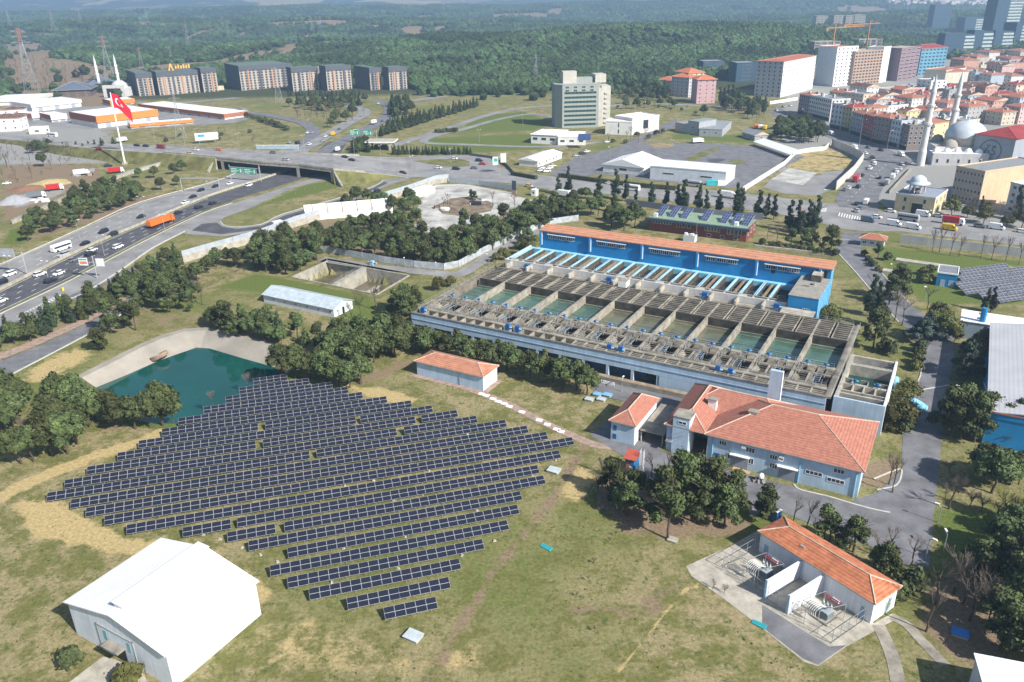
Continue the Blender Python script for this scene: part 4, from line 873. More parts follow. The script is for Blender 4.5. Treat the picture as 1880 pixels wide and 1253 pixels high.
b = MB(); b.bar((13.2, -.1, 0), (13.2, -.1, 3.8), .06, STEEL, 6); b.build('downpipe', ph)
b = MB(); b.box(-1, -1.6, 0, 21.5, -.05, .08, BRICKP); b.box(20.05, -.05, 0, 21.5, 7, .08, BRICKP); struct(b.build('brick_apron', None, F(16.6, -21), CA))
b = MB()
for x, y in ((884, 724), (893, 727), (905, 733), (915, 738), (926, 742), (935, 747), (958, 757), (990, 772), (1005, 780), (1022, 789), (1030, 793)): p = g(x, y, 0); b.prism([(p.x + dx, p.y + dy) for dx, dy in ((-.9, -.2), (.5, -.9), (.9, .2), (-.5, .9))], .06, .12, WHITE)
struct(b.build('path_slabs'))
# hangar
hg = thing('white_hangar', 'big white metal hangar with a ridge vent at the field edge', 'building', F(23.4, -121), CA)
b = MB(); b.box(0, 0, -.3, 22.2, 16.8, 6.6, W('hangar_wall', (.66, .71, .76))); b.add([(0, 0, 6.6), (22.2, 0, 6.6), (11.4, 0, 8.9), (0, 16.8, 6.6), (22.2, 16.8, 6.6), (11.4, 16.8, 8.9)], ((0, 1, 2), (4, 3, 5)), MT['wall_hangar_wall']); b.build('wall', hg)
b = MB()
for s_ in (0, 1):
    x = -.3 if not s_ else 22.6; z = 6.6
    A_ = [(x, -.5, z), (11.4, -.5, 9.0), (11.4, 17.2, 9.0), (x, 17.2, z)]; A_ = A_ if s_ else A_
    V_ = A_ + [(p[0], p[1], p[2] - .16) for p in A_]; b.add(V_, ((0, 1, 2, 3), (4, 7, 6, 5), (0, 4, 5, 1), (2, 6, 7, 3), (3, 7, 4, 0)), WMET)
b.build('roof', hg)
b = MB(); b.box(10.3, 1.2, 8.6, 12.5, 16.6, 9.75, WMET); b.box(10.1, 1.0, 9.75, 12.7, 16.8, 9.85, WMET); b.build('ridge_vent', hg)
b = MB(); b.box(6.6, -.08, 0, 14.6, 0, 5.0, W('hangar_gate', (.60, .66, .72))); b.box(6.4, -.12, 0, 6.6, 0, 5.2, STEEL); b.box(14.6, -.12, 0, 14.8, 0, 5.2, STEEL); b.box(6.4, -.14, 5.0, 14.8, 0, 5.2, STEEL); b.build('sliding_gate', hg)
for x, z in ((8.2, 3.6), (13.6, 3.6)): b = MB(); b.box(x - .35, -.12, z - .9, x + .35, -.07, z + .9, M('teal_glass', (.16, .36, .40), rough=.3)); b.build('window', hg)
b = MB(); b.box(9.2, -.1, 0, 12.4, -.075, 3.0, DARK); b.build('doorway', hg)
b = MB(); b.box(9, -1.6, 3.0, 12.8, -.1, 3.2, CONC); b.build('canopy', hg)
b = MB(); b.box(-1.2, .6, 0, -.1, 1.6, 2.6, W('annex_grey', (.45, .48, .5))); b.build('cabinet', hg)
sheet('hangar_forecourt', K(30, 500, 1253, 740, 1070, 830, 1090, 1040, 1200, 1060, 1260, 1100, 1330, 480, 1330), .05, CONCL)
# substation with its two transformer yards
p0 = F(111.2, -51.3); q0 = F(130.5, -60.8); ta = math.atan2((q0 - p0).y, (q0 - p0).x)
wht = W('substation_white', (.72, .74, .78), var=.04)
tb = house('substation', 'white substation with a long ribbed orange tile roof', 'building', p0, ta, 21.5, 6.3, 4.1, wht, M('orange_ribbed_tiles', (.50, .18, .09), var=.2, scale=.8, kind='tile'), 'hip', 1.5, .45)
b = MB(); b.box(21.5, 3.6, 0, 21.57, 5.0, 2.5, M('pale_louvre_door', (.45, .52, .52), kind='corr')); b.build('door', tb)
b = MB(); b.box(1.0, -.06, 0, 1.9, 0, 2.2, SKYW2); b.build('door', tb); b = MB(); b.box(19.6, -.06, 0, 20.5, 0, 2.2, SKYW2); b.build('door', tb)
for x in (8.4, 12.7):
    b = MB(); b.box(x - .16, -8.6, 0, x + .16, -.02, 3.6, wht); b.box(x - .2, -8.75, 0, x + .2, -8.5, 3.7, SKYW); b.build('fire_wall', tb)
b = MB(); b.box(6.9, 1.2, 4.95, 7.8, 2.0, 5.15, STEEL); b.build('roof_hatch', tb)
def fence_run(name, label, pts, base, h, parent_rz, step=2.2, loc=(0, 0, 0), m=STEEL, group=None):
    t = thing(name, label, 'fence', loc, parent_rz, group); b = MB()
    for i in range(len(pts) - 1):
        p = Vector((*pts[i], 0)); q = Vector((*pts[i + 1], 0)); n_ = max(1, round((q - p).length / step)); 
        for k in (.08, .5, 1): b.bar(p + Vector((0, 0, h * k)), q + Vector((0, 0, h * k)), .04, m)
        for j in range(n_ + (i == len(pts) - 2)):
            o = MB(); o.bar((0, 0, 0), (0, 0, h + .05), .055, m); o.build('post', t, p.lerp(q, j / n_))
    b.build('rails', t); return t
fence_run('yard_fence', 'steel tube fence round the right-hand transformer yard', [(13.2, -8.4), (20.6, -8.4), (20.6, -.4)], 0, 2.6, ta, loc=p0)
fence_run('yard_fence', 'steel tube fence round the left-hand transformer yard', [(-.6, -.4), (-.6, -8.4), (8, -8.4)], 0, 2.6, ta, loc=p0)
fence_run('yard_fence', 'short steel tube gate between the two white fire walls', [(8.7, -8.3), (12.3, -8.3)], 0, 2.6, ta, loc=p0)
RED = M('red_busbar', (.45, .05, .05)); 
def transformer(x, lab):
    t = thing('transformer', lab, 'transformer', p0 + Matrix.Rotation(ta, 3, 'Z') @ Vector((x, -4.2, 0)), ta)
    b = MB(); b.box(-.9, -1.2, .4, .9, .5, 1.7, M('transformer_grey', (.30, .36, .38), rough=.5)); [b.box(-1.05, -1.2 + k * .24, .6, 1.05, -1.1 + k * .24, 1.5, MT['transformer_grey']) for k in range(7)]; b.box(-1.5, -1.8, 0, 1.5, 1, .4, CONC); b.build('tank', t)
    for i in range(7): b = MB(); P_ = [Vector((-2.2 + i * .34, -2.6 - .0, 1.1)), Vector((-2.2 + i * .34, -2.8, 2.2)), Vector((-2.0 + i * .34, -2.0, 2.9)), Vector((-1.7 + i * .34, -.9, 2.7))]; b.path(smooth_line(P_, 3), .06, M('pipe_white', (.62, .62, .60)), 6); b.build('cooling_pipe', t)
    for i in range(3): b = MB(); b.lathe([(.16, 2.2), (.22, 2.4), (.12, 2.5), (.22, 2.65), (.1, 2.8), (.05, 3.2)], M('insulator', (.5, .48, .45)), 8, (-.7 + i * .7, -.2)); b.build('bushing', t)
    for i in range(2): b = MB(); b.bar((-1.4, .6 + i * .5, 3.1), (1.6, .6 + i * .5, 3.1), .07, RED); b.build('busbar', t)
    b = MB(); b.lathe([(0, -.6), (.28, -.6), (.28, .6), (0, .6)], M('oil_tank', (.55, .60, .62), rough=.4), 10); o = b.build('oil_conservator', t, (.4, 1.3, 2.8)); o.rotation_euler = (0, R(90), 0)
    b = MB()
    for x_, y_ in ((-2.4, -3), (.6, -3), (-1.6, 1.6), (2, 1.6)): b.bar((x_, y_, 0), (x_, y_, 3.1), .06, STEEL)
    for a_, c_ in (((-2.4, -3), (.6, -3)), ((.6, -3), (2, 1.6)), ((2, 1.6), (-1.6, 1.6)), ((-1.6, 1.6), (-2.4, -3))): b.bar((*a_, 3.1), (*c_, 3.1), .05, STEEL)
    b.build('gantry_frame', t)
transformer(5.0, 'transformer with white curved pipes in the left-hand yard, near the grey pavement'); transformer(16.6, 'transformer with white curved pipes in the right-hand fenced yard')
# white prefab, tent store, hatches and other small buildings of the works
pf = thing('prefab_hut', 'long white prefab hut with a pale metal gable roof', 'building', F(-58.9, 0), CA)
b = MB(); b.box(0, 0, -.2, 29.4, 8.8, 2.8, W('prefab', (.62, .67, .72))); b.add([(29.4, 0, 2.8), (29.4, 8.8, 2.8), (29.4, 4.4, 4.4), (0, 0, 2.8), (0, 8.8, 2.8), (0, 4.4, 4.4)], ((0, 1, 2), (4, 3, 5)), MT['wall_prefab']); b.build('wall', pf)
b = MB()
for y_ in (-.4, 9.2): V_ = [(-.4, y_, 2.75), (29.8, y_, 2.75), (29.8, 4.4, 4.55), (-.4, 4.4, 4.55)]; V_ = V_ + [(p[0], p[1], p[2] - .12) for p in V_]; b.add(V_, ((0, 1, 2, 3), (4, 7, 6, 5), (0, 4, 5, 1), (1, 5, 6, 2), (3, 2, 6, 7), (0, 3, 7, 4)), M('pale_blue_metal', (.46, .53, .58), rough=.4, kind='corr'))
b.build('roof', pf)
for i in range(6): set_window(pf, (4.5 + i * 4.7, 0, 1.7), 0, .9, .9, WHITE, 2)
b = MB(); b.box(29.4, 3.9, 0, 29.46, 4.9, 2.1, DARK); b.build('door', pf)
for y_ in (1.8, 7): set_window(pf, (29.4, y_, 1.7), math.pi / 2, .9, .9, WHITE, 2)
p1, a1, L1 = frame_px((562, 406), (722, 392))
ts = thing('tent_store', 'long white storage shed with dark bands across its roof', 'building', p1, a1)
b = MB(); b.box(0, 0, -.2, L1, 9, 4.2, WMET); b.add([(L1, 0, 4.2), (L1, 9, 4.2), (L1, 4.5, 5.9), (0, 0, 4.2), (0, 9, 4.2), (0, 4.5, 5.9)], ((0, 1, 2), (4, 3, 5)), WMET); b.build('wall', ts)
b = MB()
for y_ in (-.1, 9.1): V_ = [(-.2, y_, 4.2), (L1 + .2, y_, 4.2), (L1 + .2, 4.5, 6.05), (-.2, 4.5, 6.05)]; V_ = V_ + [(p[0], p[1], p[2] - .1) for p in V_]; b.add(V_, ((0, 1, 2, 3), (4, 7, 6, 5), (0, 4, 5, 1), (1, 5, 6, 2), (0, 3, 7, 4)), WMET)
b.build('roof', ts)
SKYL = M('dirty_skylight', (.34, .32, .26), var=.2)
for i in range(6): x = L1 * (.08 + i * .168); b = MB(); b.quad((x, -.16, 4.28), (x + .55, -.16, 4.28), (x + .55, 4.4, 6.06), (x, 4.4, 6.06), SKYL); b.quad((x, -.14, 2.4), (x + .55, -.14, 2.4), (x + .55, -.14, 4.1), (x, -.14, 4.1), SKYL); b.build('skylight_band', ts)
p1, a1, L1 = frame_px((763, 365), (799, 354)); house('white_container', 'white shed standing on the dusty yard by the wall', 'shed', p1, a1, L1, 6, 3, WHITE, WMET, 'flat', parapet=0)
p1, a1, L1 = frame_px((711, 446), (739, 444)); house('old_shed', 'low grey shed hidden between the pines by the dusty yard', 'shed', p1, a1, L1, 6, 2.4, CONCL, M('old_sheet_roof', (.46, .45, .42), var=.2), 'flat', parapet=0)
# empty settling pits
bp_ = thing('empty_basin', 'sunken empty concrete basin in two halves beside the prefab hut', 'basin', BAS[0], math.atan2((BAS[3] - BAS[0]).y, (BAS[3] - BAS[0]).x))
_m = Matrix.Rotation(-bp_.rotation_euler.z, 3, 'Z'); bl = [_m @ (p - BAS[0]) for p in BAS]
STC = W('stained_wall', (.36, .34, .28), var=.2)
for i in range(4):
    a, c = bl[i], bl[(i + 1) % 4]; d = (c - a).normalized(); nn = Vector((-d.y, d.x, 0)); nn = nn if nn.dot(bl[(i + 2) % 4] - a) > 0 else -nn
    b = MB(); b.prism([a - nn * .3, c - nn * .3, c + nn * .3, a + nn * .3], -5, .35, STC); b.build('wall', bp_)
    b = MB(); b.prism([a - nn * 2.6 - d * 2.6, c - nn * 2.6 + d * 2.6, c - nn * .3, a - nn * .3], -.2, .06, verge); b.build('apron', bp_)
b = MB(); b.add([(p.x, p.y, -4.6) for p in bl], tessellate_ccw(bl), M('wet_mud', (.13, .115, .07), rough=.4, var=.3, scale=.15)); b.build('floor', bp_)
m1, m2 = bl[0].lerp(bl[3], .50), bl[1].lerp(bl[2], .47); d = (m2 - m1).normalized(); nn = Vector((-d.y, d.x, 0))
b = MB(); b.prism([m1 - nn * .9, m2 - nn * .9, m2 + nn * .9, m1 + nn * .9], -5, .3, STC, CONCL); b.build('dividing_wall', bp_)
railing(m1 + Vector((0, 0, .3)) - nn * .8, m2 + Vector((0, 0, .3)) - nn * .8, bp_); railing(m1 + Vector((0, 0, .3)) + nn * .8, m2 + Vector((0, 0, .3)) + nn * .8, bp_)
c1, c2 = bl[3].lerp(bl[2], .35), bl[3].lerp(bl[2], .8); w_ = bl[0].lerp(bl[3], .8); b = MB()
p = m1.lerp(bl[3], .55) + (m2 - m1) * .25; q = p + (m2 - m1) * .4; b.prism([p - nn * .7, q - nn * .7, q + nn * .7, p + nn * .7], -3.0, -2.5, CONCL); b.bar((p.x, p.y, -5), (p.x, p.y, -3), .4, CONC); b.bar((q.x, q.y, -5), (q.x, q.y, -3), .4, CONC); b.build('inner_bench', bp_)
b = MB(); b.box(-1, -1, 0, 1, 1, .5, STEEL); b.box(-.6, -.6, .5, .6, .6, 1.6, LBLUE); b.bar((-2, 0, 1), (2, 0, 1), .3, CONCL, 8); tag(b.build('valve_station', None, g(684, 487, 0), CA), 'pale valve station at the far end of the basin dividing wall', 'valves')
def hatch(x, y, s_, h, m, lab, lid=None):
    t = thing('access_hatch', lab, 'hatch', g(x, y, 0), CA); b = MB(); b.box(-s_, -s_ * .75, -.1, s_, s_ * .75, h, CONCL); b.build('kerb', t); b = MB(); b.box(-s_ - .1, -s_ * .75 - .1, h, s_ + .1, s_ * .75 + .1, h + .12, m); b.build('lid', t)
GL = M('pale_grey_lid', (.46, .52, .55), rough=.4)
hatch(759, 1171, 1.25, .45, GL, 'square pale grey hatch on the grass below the lowest solar row'); hatch(1017, 866, 1.2, .4, GL, 'square grey hatch at the right edge of the solar field')
for x, y, m, lab in ((1097, 727, M('sky_lid', (.18, .42, .68)), 'blue hatch lid nearest the round pines on the lawn'), (1115, 728, MT['sky_lid'], 'blue hatch lid beside the carport road, lawn corner'), (1082, 736, GL, 'grey hatch lid, left of the blue ones on the lawn'), (1104, 736, GL, 'grey hatch lid, nearer the narrow blue-shuttered house')): hatch(x, y, .95, .5, m, lab)
hatch(1762, 1166, 1.1, .5, M('blue_lid', (.05, .22, .60)), 'bright blue hatch lid on grass near the dark trees'); hatch(1235, 993, .8, .25, CONCL, 'flat concrete hatch at the edge of the pine shade')
b = MB()
for i in range(6): b.bar((i * .8 - 2, 0, 0), (i * .8 - 2, 0, 1.2), .05, WHITE); 
b.box(-2.2, -.06, .2, 2.2, .06, 1.1, WHITE); tag(b.build('white_board_fence', None, g(1113, 707, 0), CA), 'short white panel fence beside the works road and round pines', 'fence')
TEAL = M('teal_plastic', (.05, .45, .50), rough=.5)
for x, y, lab in ((1394, 1148, 'turquoise slatted pallet lying beside the substation drive'), (1003, 1006, 'turquoise pallet lying out on the grass')):
    b = MB()
    for i in range(5): b.box(-1.1, -.45 + i * .2, .1, 1.1, -.33 + i * .2, .22, TEAL)
    for x_ in (-1, 0, 1): b.box(x_ - .08, -.45, 0, x_ + .08, .5, .1, TEAL)
    tag(b.build('plastic_pallet', None, g(x, y, 0), R(-40)), lab, 'pallet')
# debris heap in front of the plant building
hp = thing('scrap_heap', 'heap of scrap with a white bag in front of roller door', 'scrap', g(1396, 884, 0), 0)
b = MB()
for i in range(26): a = RN.random() * 6.3; r_ = RN.random() * 1.6; x, y = r_ * math.cos(a), r_ * math.sin(a); h = .3 + .8 * (1.6 - r_) * RN.random(); b.box(x - .2, y - .25, 0, x + .25, y + .2, h, RN.choice((DARK, BARK, STEEL, CONC)))
b.build('scrap', hp); b = MB(); b.lathe([(.0, 1.9), (.5, 1.7), (.65, 1.2), (.45, .7), (0, .5)], WHITE, 8); b.build('white_bag', hp, smooth=True)
b = MB(); b.box(0, 0, 0, 3.6, 1.2, .1, M('raw_planks', (.48, .34, .17), var=.2)); tag(b.build('plank_pile', None, g(1343, 862, 0), R(-35)), 'flat pile of yellow planks by the plant building door', 'planks')
b = MB(); b.box(0, 0, 0, 1.4, 1.4, 2.4, DBLUE); b.box(-.05, -.05, 2.4, 1.45, 1.45, 2.5, WHITE); tag(b.build('portable_toilet', None, g(1413, 955, 0), ta), 'blue portable toilet behind the orange-roofed substation', 'toilet')
# grey hall at the right edge, annex and corner roof
hl = thing('grey_hall', 'vast hall with blue walls and a pale grey metal roof', 'building', F(144.3, 7.2), CA)
b = MB(); b.box(0, 0, -.2, 38, 54.6, 8, BLUE); b.add([(0, 0, 8), (38, 0, 8), (19, 0, 10.4), (0, 54.6, 8), (38, 54.6, 8), (19, 54.6, 10.4)], ((0, 1, 2), (4, 3, 5)), BLUE); b.build('wall', hl)
b = MB()
for x in (-.4, 38.4): V_ = [(x, -.4, 8), (19, -.4, 10.5), (19, 55, 10.5), (x, 55, 8)]; V_ = V_ + [(p[0], p[1], p[2] - .2) for p in V_]; b.add(V_, ((0, 1, 2, 3), (4, 7, 6, 5), (0, 4, 5, 1), (2, 6, 7, 3), (3, 7, 4, 0)), M('grey_hall_roof', (.47, .47, .49), rough=.5, var=.06, scale=.12, kind='plates'))
b.build('roof', hl); b = MB(); b.box(-.45, -.5, 7.9, 19, -.4, 8.2, M('rust_flashing', (.38, .14, .09))); b.build('eaves_flashing', hl)
house('grey_hall_annex', 'low white-roofed annex behind the vast grey hall', 'building', F(137.4, 68.8), CA, 28, 9.4, 4.8, W('annex_blue', (.30, .37, .45)), WMET, 'flat', parapet=0)
b = MB(); b.bar((0, 0, 0), (0, 0, 9), .8, BLUE, 8); b.box(-1.2, -.3, 7, 1, .3, 7.4, WHITE); b.box(-1.4, -.3, 5.6, .8, .3, 6, LBLUE); tag(b.build('vent_stack', None, F(142.5, 70.5), CA), 'stubby blue vent stack between the hall and its annex', 'vent')
fr_ = thing('white_roof_building', 'white flat-roofed building cut by the corner of the picture', 'building', F(144.1, -66.5), R(-29.7 - 90 + 12))
b = MB(); b.box(0, 0, -.2, 16, 14, 4.9, W('corner_wall', (.55, .57, .6))); b.build('wall', fr_); b = MB(); b.box(-.3, -.3, 4.9, 16.3, 14.3, 5.2, M('roof_rim', (.36, .37, .39)), M('white_membrane', (.72, .74, .77), var=.05)); b.add([(.3, .3, 5.21), (15.7, .3, 5.21), (15.7, 13.7, 5.21), (.3, 13.7, 5.21), (8, 7, 6.2)], ((0, 1, 4), (1, 2, 4), (2, 3, 4), (3, 0, 4)), MT['white_membrane']); b.build('roof', fr_)
# blue pump hut, its neighbour solar tables and the gatehouse
hb = house('blue_pump_hut', 'small bright blue hut with grey flat roof beside solar tables', 'hut', F(129.2, 112.7), CA, 5.8, 8.6, 4.4, BLUE, M('grey_felt_roof', (.20, .21, .24), var=.15), 'flat', edge=WHITE, parapet=.2)
b = MB(); b.box(1.2, -.05, 0, 2.6, 0, 2.4, M('faded_shutter', (.35, .44, .55), kind='corr')); b.build('shutter_door', hb); b = MB(); b.box(3.6, -.05, 0, 5.2, 0, 2.4, MT['faded_shutter']); b.build('shutter_door', hb)
PV2 = M('grey_solar_cells', (.085, .09, .115), rough=.2, var=.15); pm2 = panel_mesh(1.65, .99, 'solar_panel', m=PV2, t=.03); fm2 = table_frame(6, 1.68, 1.0, 3, R(28), .8); l2a, l2b = leg_mesh(.9), leg_mesh(1.95)
for i, (x, y, n_) in enumerate(((1768, 506, 6), (1767, 517, 6), (1763, 530, 6), (1774, 541, 6), (1805, 548, 6), (1837, 556, 6))):
    p = g(x, y, .8)
    p.z = 0
    solar_table(p, R(16.2), n_, 3, 1.66, 1.0, R(28), .8, 'grey three-row solar table, %s of the left column behind the blue hut' % ORD[i], 'solar tables beyond the blue hut', pm2, fm2, ((l2a, .7, (1, 9)), (l2b, 2.2, (1, 9))))
    for j_ in range(1, 3 if i else 2):
        solar_table(p + Vector((math.cos(R(16.2)), math.sin(R(16.2)), 0)) * 10.4 * j_, R(16.2), 6, 3, 1.66, 1.0, R(28), .8, 'grey solar table, %s to the right in the %s row by the blue hut' % (ORD[j_], ORD[i]), 'solar tables beyond the blue hut', pm2, fm2, ((l2a, .7, (1, 9)), (l2b, 2.2, (1, 9))))
gh = house('gatehouse', 'little gatehouse with an orange hip roof at the entrance', 'gatehouse', F(101.2, 149.6), CA, 8.2, 5, 2.9, W('gatehouse', (.50, .56, .60)), TILE, 'hip', 1.4, .7, wins=[('f', 3, 1, 1.4, 6.8, 1.6, 1.6, 1.4, 1.1, 2)])
b = MB(); b.bar((0, 0, 1), (7, 0, 1), .08, WHITE); b.bar((0, 0, 0), (0, 0, 1.2), .2, M('orange_post', (.6, .22, .03))); tag(b.build('gate_barrier', None, F(93.5, 152), CA), 'white barrier pole across the works entrance', 'barrier')
b = MB(); b.box(0, 0, 0, 20, 3.2, .6, CONCL); tag(b.build('low_slab', None, F(115, 134.5), CA + R(-4)), 'long low pale concrete cover on the lawn near the entrance', 'slab')
b = MB(); b.box(0, 0, 0, 4.6, 3, 1.0, CONCL); tag(b.build('concrete_slab', None, F(112.5, 118.2), CA), 'short pale concrete cover on the lawn near the lamp', 'slab')
# ================================================================ beyond the works
def flat_q(p, dx): return p + Vector((1, .12, 0)) * (dx / FP * (p - Vector((0, 0, HC))).length)
def bpx(name, label, cat, c0, c1, depth, ytop, wall, roof=TILE, kind='flat', floors=None, dx=3.4, ww=1.3, wh=1.4, sides='fr', group=None, fr=WHITE, skip=0, far=False, clutter=0, **k):
    """building whose front foot runs between two photo points; ytop: photo row of its top above the first point"""
    p = g(*c0); q = flat_q(p, c1[0] - c0[0]) if far else g(*c1); d = q - p; d.z = 0; L = d.length; a = math.atan2(d.y, d.x); h = hgt(p, ytop)
    if not isinstance(depth, (int, float)): e = g(*depth) - p; depth = (e - d.normalized() * e.dot(d.normalized())).length
    nf = floors if floors is not None else max(1, round(h / 3.1)); ws = []
    if nf:
        fh = h / nf
        for s in sides:
            Ls = L if s in 'fb' else depth; nx = max(1, int((Ls - 1.2) / dx)); m_ = Ls / nx / 2
            ws.append((s, nx, nf - skip, m_, Ls - m_, fh * (skip + .55), h - fh * .45, ww, wh, 1, fr))
    t = house(name, label, cat, p, a, L, depth, h, wall, roof, kind, wins=ws, group=group, **k)
    for i in range(clutter):                                       # chimneys, heaters and stair heads on the roof
        b = MB(); x, y_ = L * (.2 + .6 * ((i * .37 + L * .11) % 1)), depth * (.25 + .5 * ((i * .61 + L * .07) % 1)); s_ = .5 + .8 * ((i * .77) % 1); b.box(x - s_, y_ - s_ * .7, h + .2, x + s_, y_ + s_ * .7, h + 2.6, (WHITE, CONCL, GREYMET)[i % 3]); b.build('chimney', next(c for c in t.children if c.name.startswith('roof')))
    return t
# ---- hotel-like office tower
OLIV = W('olive_grey', (.30, .33, .30), var=.04); OLIVL = W('pale_stone', (.50, .48, .42))
p, a, L = frame_px((1032, 236), (1098, 233.5)); h = hgt(p, 157)
ot = thing('office_tower', 'tall grey-green tower with dark ribbon windows beside white low buildings', 'building', p, a)
b = MB(); b.prism([(-4.5, 5), (0, 0), (L, 0), (L, 17), (-4.5, 17)], -.2, h, OLIV); b.build('wall', ot)
b = MB(); b.box(L, 1.5, -.2, L + 3.2, 8, h - 3, OLIVL); b.box(L + 3.2, 5, -.2, L + 10, 22, h - 2, OLIVL); b.box(L, 8, -.2, L + 3.2, 22, h, OLIV); b.build('side_wing', ot)
b = MB(); b.prism([(-4.6, 4.8), (0, -.1), (L, -.1), (L, 17), (-4.6, 17)], h, h + .3, OLIV, M('tower_roof', (.33, .33, .35))); b.box(2, 8, h + .3, 12, 16, h + 8.5, OLIVL); b.box(12, 10, h + .3, L - 2, 16, h + 4, OLIV); b.box(L - 1, 8, h + .3, L + 7, 20, h + 6, OLIVL); b.build('roof', ot)
GRN = M('green_tinted_glass', (.025, .06, .06), rough=.12, spec=.6)
rib = win_mesh(L - 3.2, 1.7, OLIV, GRN, 9)
for i in range(8): link('ribbon_window', rib, ot, (L / 2 - .2, 0, 2.4 + i * h * .105))
for j in range(2):
    for i in range(4): link('window', win_mesh(2.6, 1.5, OLIVL, GRN, 2), ot, (3.5 + i * 6, 0, h * (.87 + .075 * j)))
for i in range(7): put_face(ot, L + 10, 22, 'r', 9, 3 + i * h * .115, win_mesh(2, 1.8, OLIVL, DARK), 'window')
for i in range(7): b = MB(); b.box(L + 3.3 + 2.2, 4.2, 2 + i * h * .115, L + 5.5 + 2, 5, 3 + i * h * .115, OLIVL); b.build('balcony', ot)
LOWW = W('low_white', (.72, .71, .68)); PINKW = W('pinkish_white', (.66, .60, .58))
bpx('low_white_building', 'low white building with a glass front before the grey-green tower', 'building', (975, 263.5), (1022, 266), 22, 247, LOWW, WHITE, 'hip', floors=1, dx=5, ww=3.4, wh=1.8, rise=1.2, edge=WHITE)
bpx('low_white_building', 'low flat white building joined to the right of the glass-fronted one', 'building', (1024, 267), (1075, 267), 20, 253, LOWW, WHITE, 'flat', floors=1, dx=5, ww=3, wh=1.5)
b = MB(); b.add([(0, 0, 0), (8, 0, 0), (8, 7, 3), (0, 7, 3)], ((0, 1, 2, 3),), PVB); b.bar((.5, 6.5, 0), (.5, 6.5, 2.8), .1, STEEL); b.bar((7.5, 6.5, 0), (7.5, 6.5, 2.8), .1, STEEL); tag(b.build('roof_panel', None, g(1060, 256, 6) - Vector((0, 0, .7)), R(-10)), 'tilted blue panel on the low flat white roof', 'panel')
bpx('white_pavilion', 'blank white block at the right foot of the grey-green tower', 'building', (1111, 247), (1160, 249), 16, 224, LOWW, WHITE, 'flat', floors=2, dx=16, ww=1, wh=3)
bpx('white_pavilion', 'larger blank white block beside the internal avenue', 'building', (1160, 247), (1209, 240), 18, 219, PINKW, WHITE, 'flat', floors=1, dx=18, ww=5, wh=6, fr=PINKW)
bpx('long_white_barrack', 'long narrow white barrack with gable roof left of the asphalt car park', 'building', (987, 307.5), (1031, 291), 12, 297, LOWW, WMET, 'gable', floors=1, dx=4, rise=1.4, edge=WHITE)
bpx('white_depot', 'white depot hall with curved pale roof at the car park corner', 'building', (1107, 315.5), (1181, 323), 26, 302, LOWW, WMET, 'gablex', floors=1, dx=14, ww=4.5, wh=1.4, rise=3.5, edge=WHITE)
bpx('white_depot', 'long white depot with flat roof and small dark strip windows', 'building', (1193, 329), (1331, 341.5), (1348, 328), 306, W('depot_white', (.60, .65, .70)), WMET, 'flat', floors=1, dx=14, ww=6, wh=.9, sides='f', parapet=.3)
b = MB(); b.box(0, 0, 0, 5, 2.2, 2.4, TEAL); b.box(5.4, 0, 0, 9, 2.2, 2.4, WHITE); tag(b.build('turquoise_container', None, g(1297, 341, 0), R(-12)), 'turquoise and white containers in front of the long white depot', 'container')
GREYR = M('grey_slab_roof', (.25, .27, .30), var=.12)
for c0, c1, dp, yt, lab in (((1239, 241), (1262, 246), 14, 225, 'grey flat-roofed house, left wing by the open car park'), ((1262, 246), (1282, 249), 18, 222, 'grey flat-roofed house, taller middle wing by the open car park'), ((1283, 250), (1325, 252), (1350, 236), 237, 'grey low wing with big slate-coloured roof by the car park'), ((1362, 252), (1385, 259), 10, 243, 'small grey gabled house right of the open car park')):
    bpx('grey_house', lab, 'building', c0, c1, dp, yt, W('grey_render', (.33, .35, .37)), GREYR, 'flat' if dp != 10 else 'gable', floors=1, dx=6, ww=1.4, wh=1.2, parapet=0)
cp = thing('parking_canopy', 'long white parking canopy at the car park edge', 'canopy', *frame_px((1382, 268), (1448, 292))[:2]); Lc = frame_px((1382, 268), (1448, 292))[2]
b = MB(); b.add([(0, 0, 2.6), (Lc, 0, 2.6), (Lc, 7, 4.4), (0, 7, 4.4), (0, 0, 2.4), (Lc, 0, 2.4), (Lc, 7, 4.2), (0, 7, 4.2)], ((0, 1, 2, 3), (4, 7, 6, 5), (0, 4, 5, 1), (1, 5, 6, 2), (2, 6, 7, 3), (3, 7, 4, 0)), WMET); b.build('roof', cp)
for i in range(8): b = MB(); b.bar((Lc * i / 7 * .98 + .3, 5, 0), (Lc * i / 7 * .98 + .3, 5, 3.8), .12, STEEL); b.build('post', cp)
p, a, L = frame_px((677, 277), (716, 277)); cp = thing('checkpoint_canopy', 'white flat canopy over the checkpoint lane at the junction', 'canopy', p, a)
b = MB(); b.box(-2, -1, 5, L + 3, 12, 5.7, WHITE, CONCL); b.build('roof', cp)
for x, y_ in ((0, 0), (L, 0), (0, 10), (L, 10)): b = MB(); b.box(x - .5, y_ - .5, 0, x + .5, y_ + .5, 5, CONCL); b.build('post', cp)
b = MB(); b.box(3, 3, 0, L - 3, 6, 3, DARK); b.build('booth', cp)
bpx('red_roof_villa', 'low white villa with red roofs at the forest edge', 'building', (1131, 144), (1178, 143), 14, 138, LOWW, M('orange_tiles', (.55, .17, .08), kind='tile'), 'hip', floors=0, rise=3)
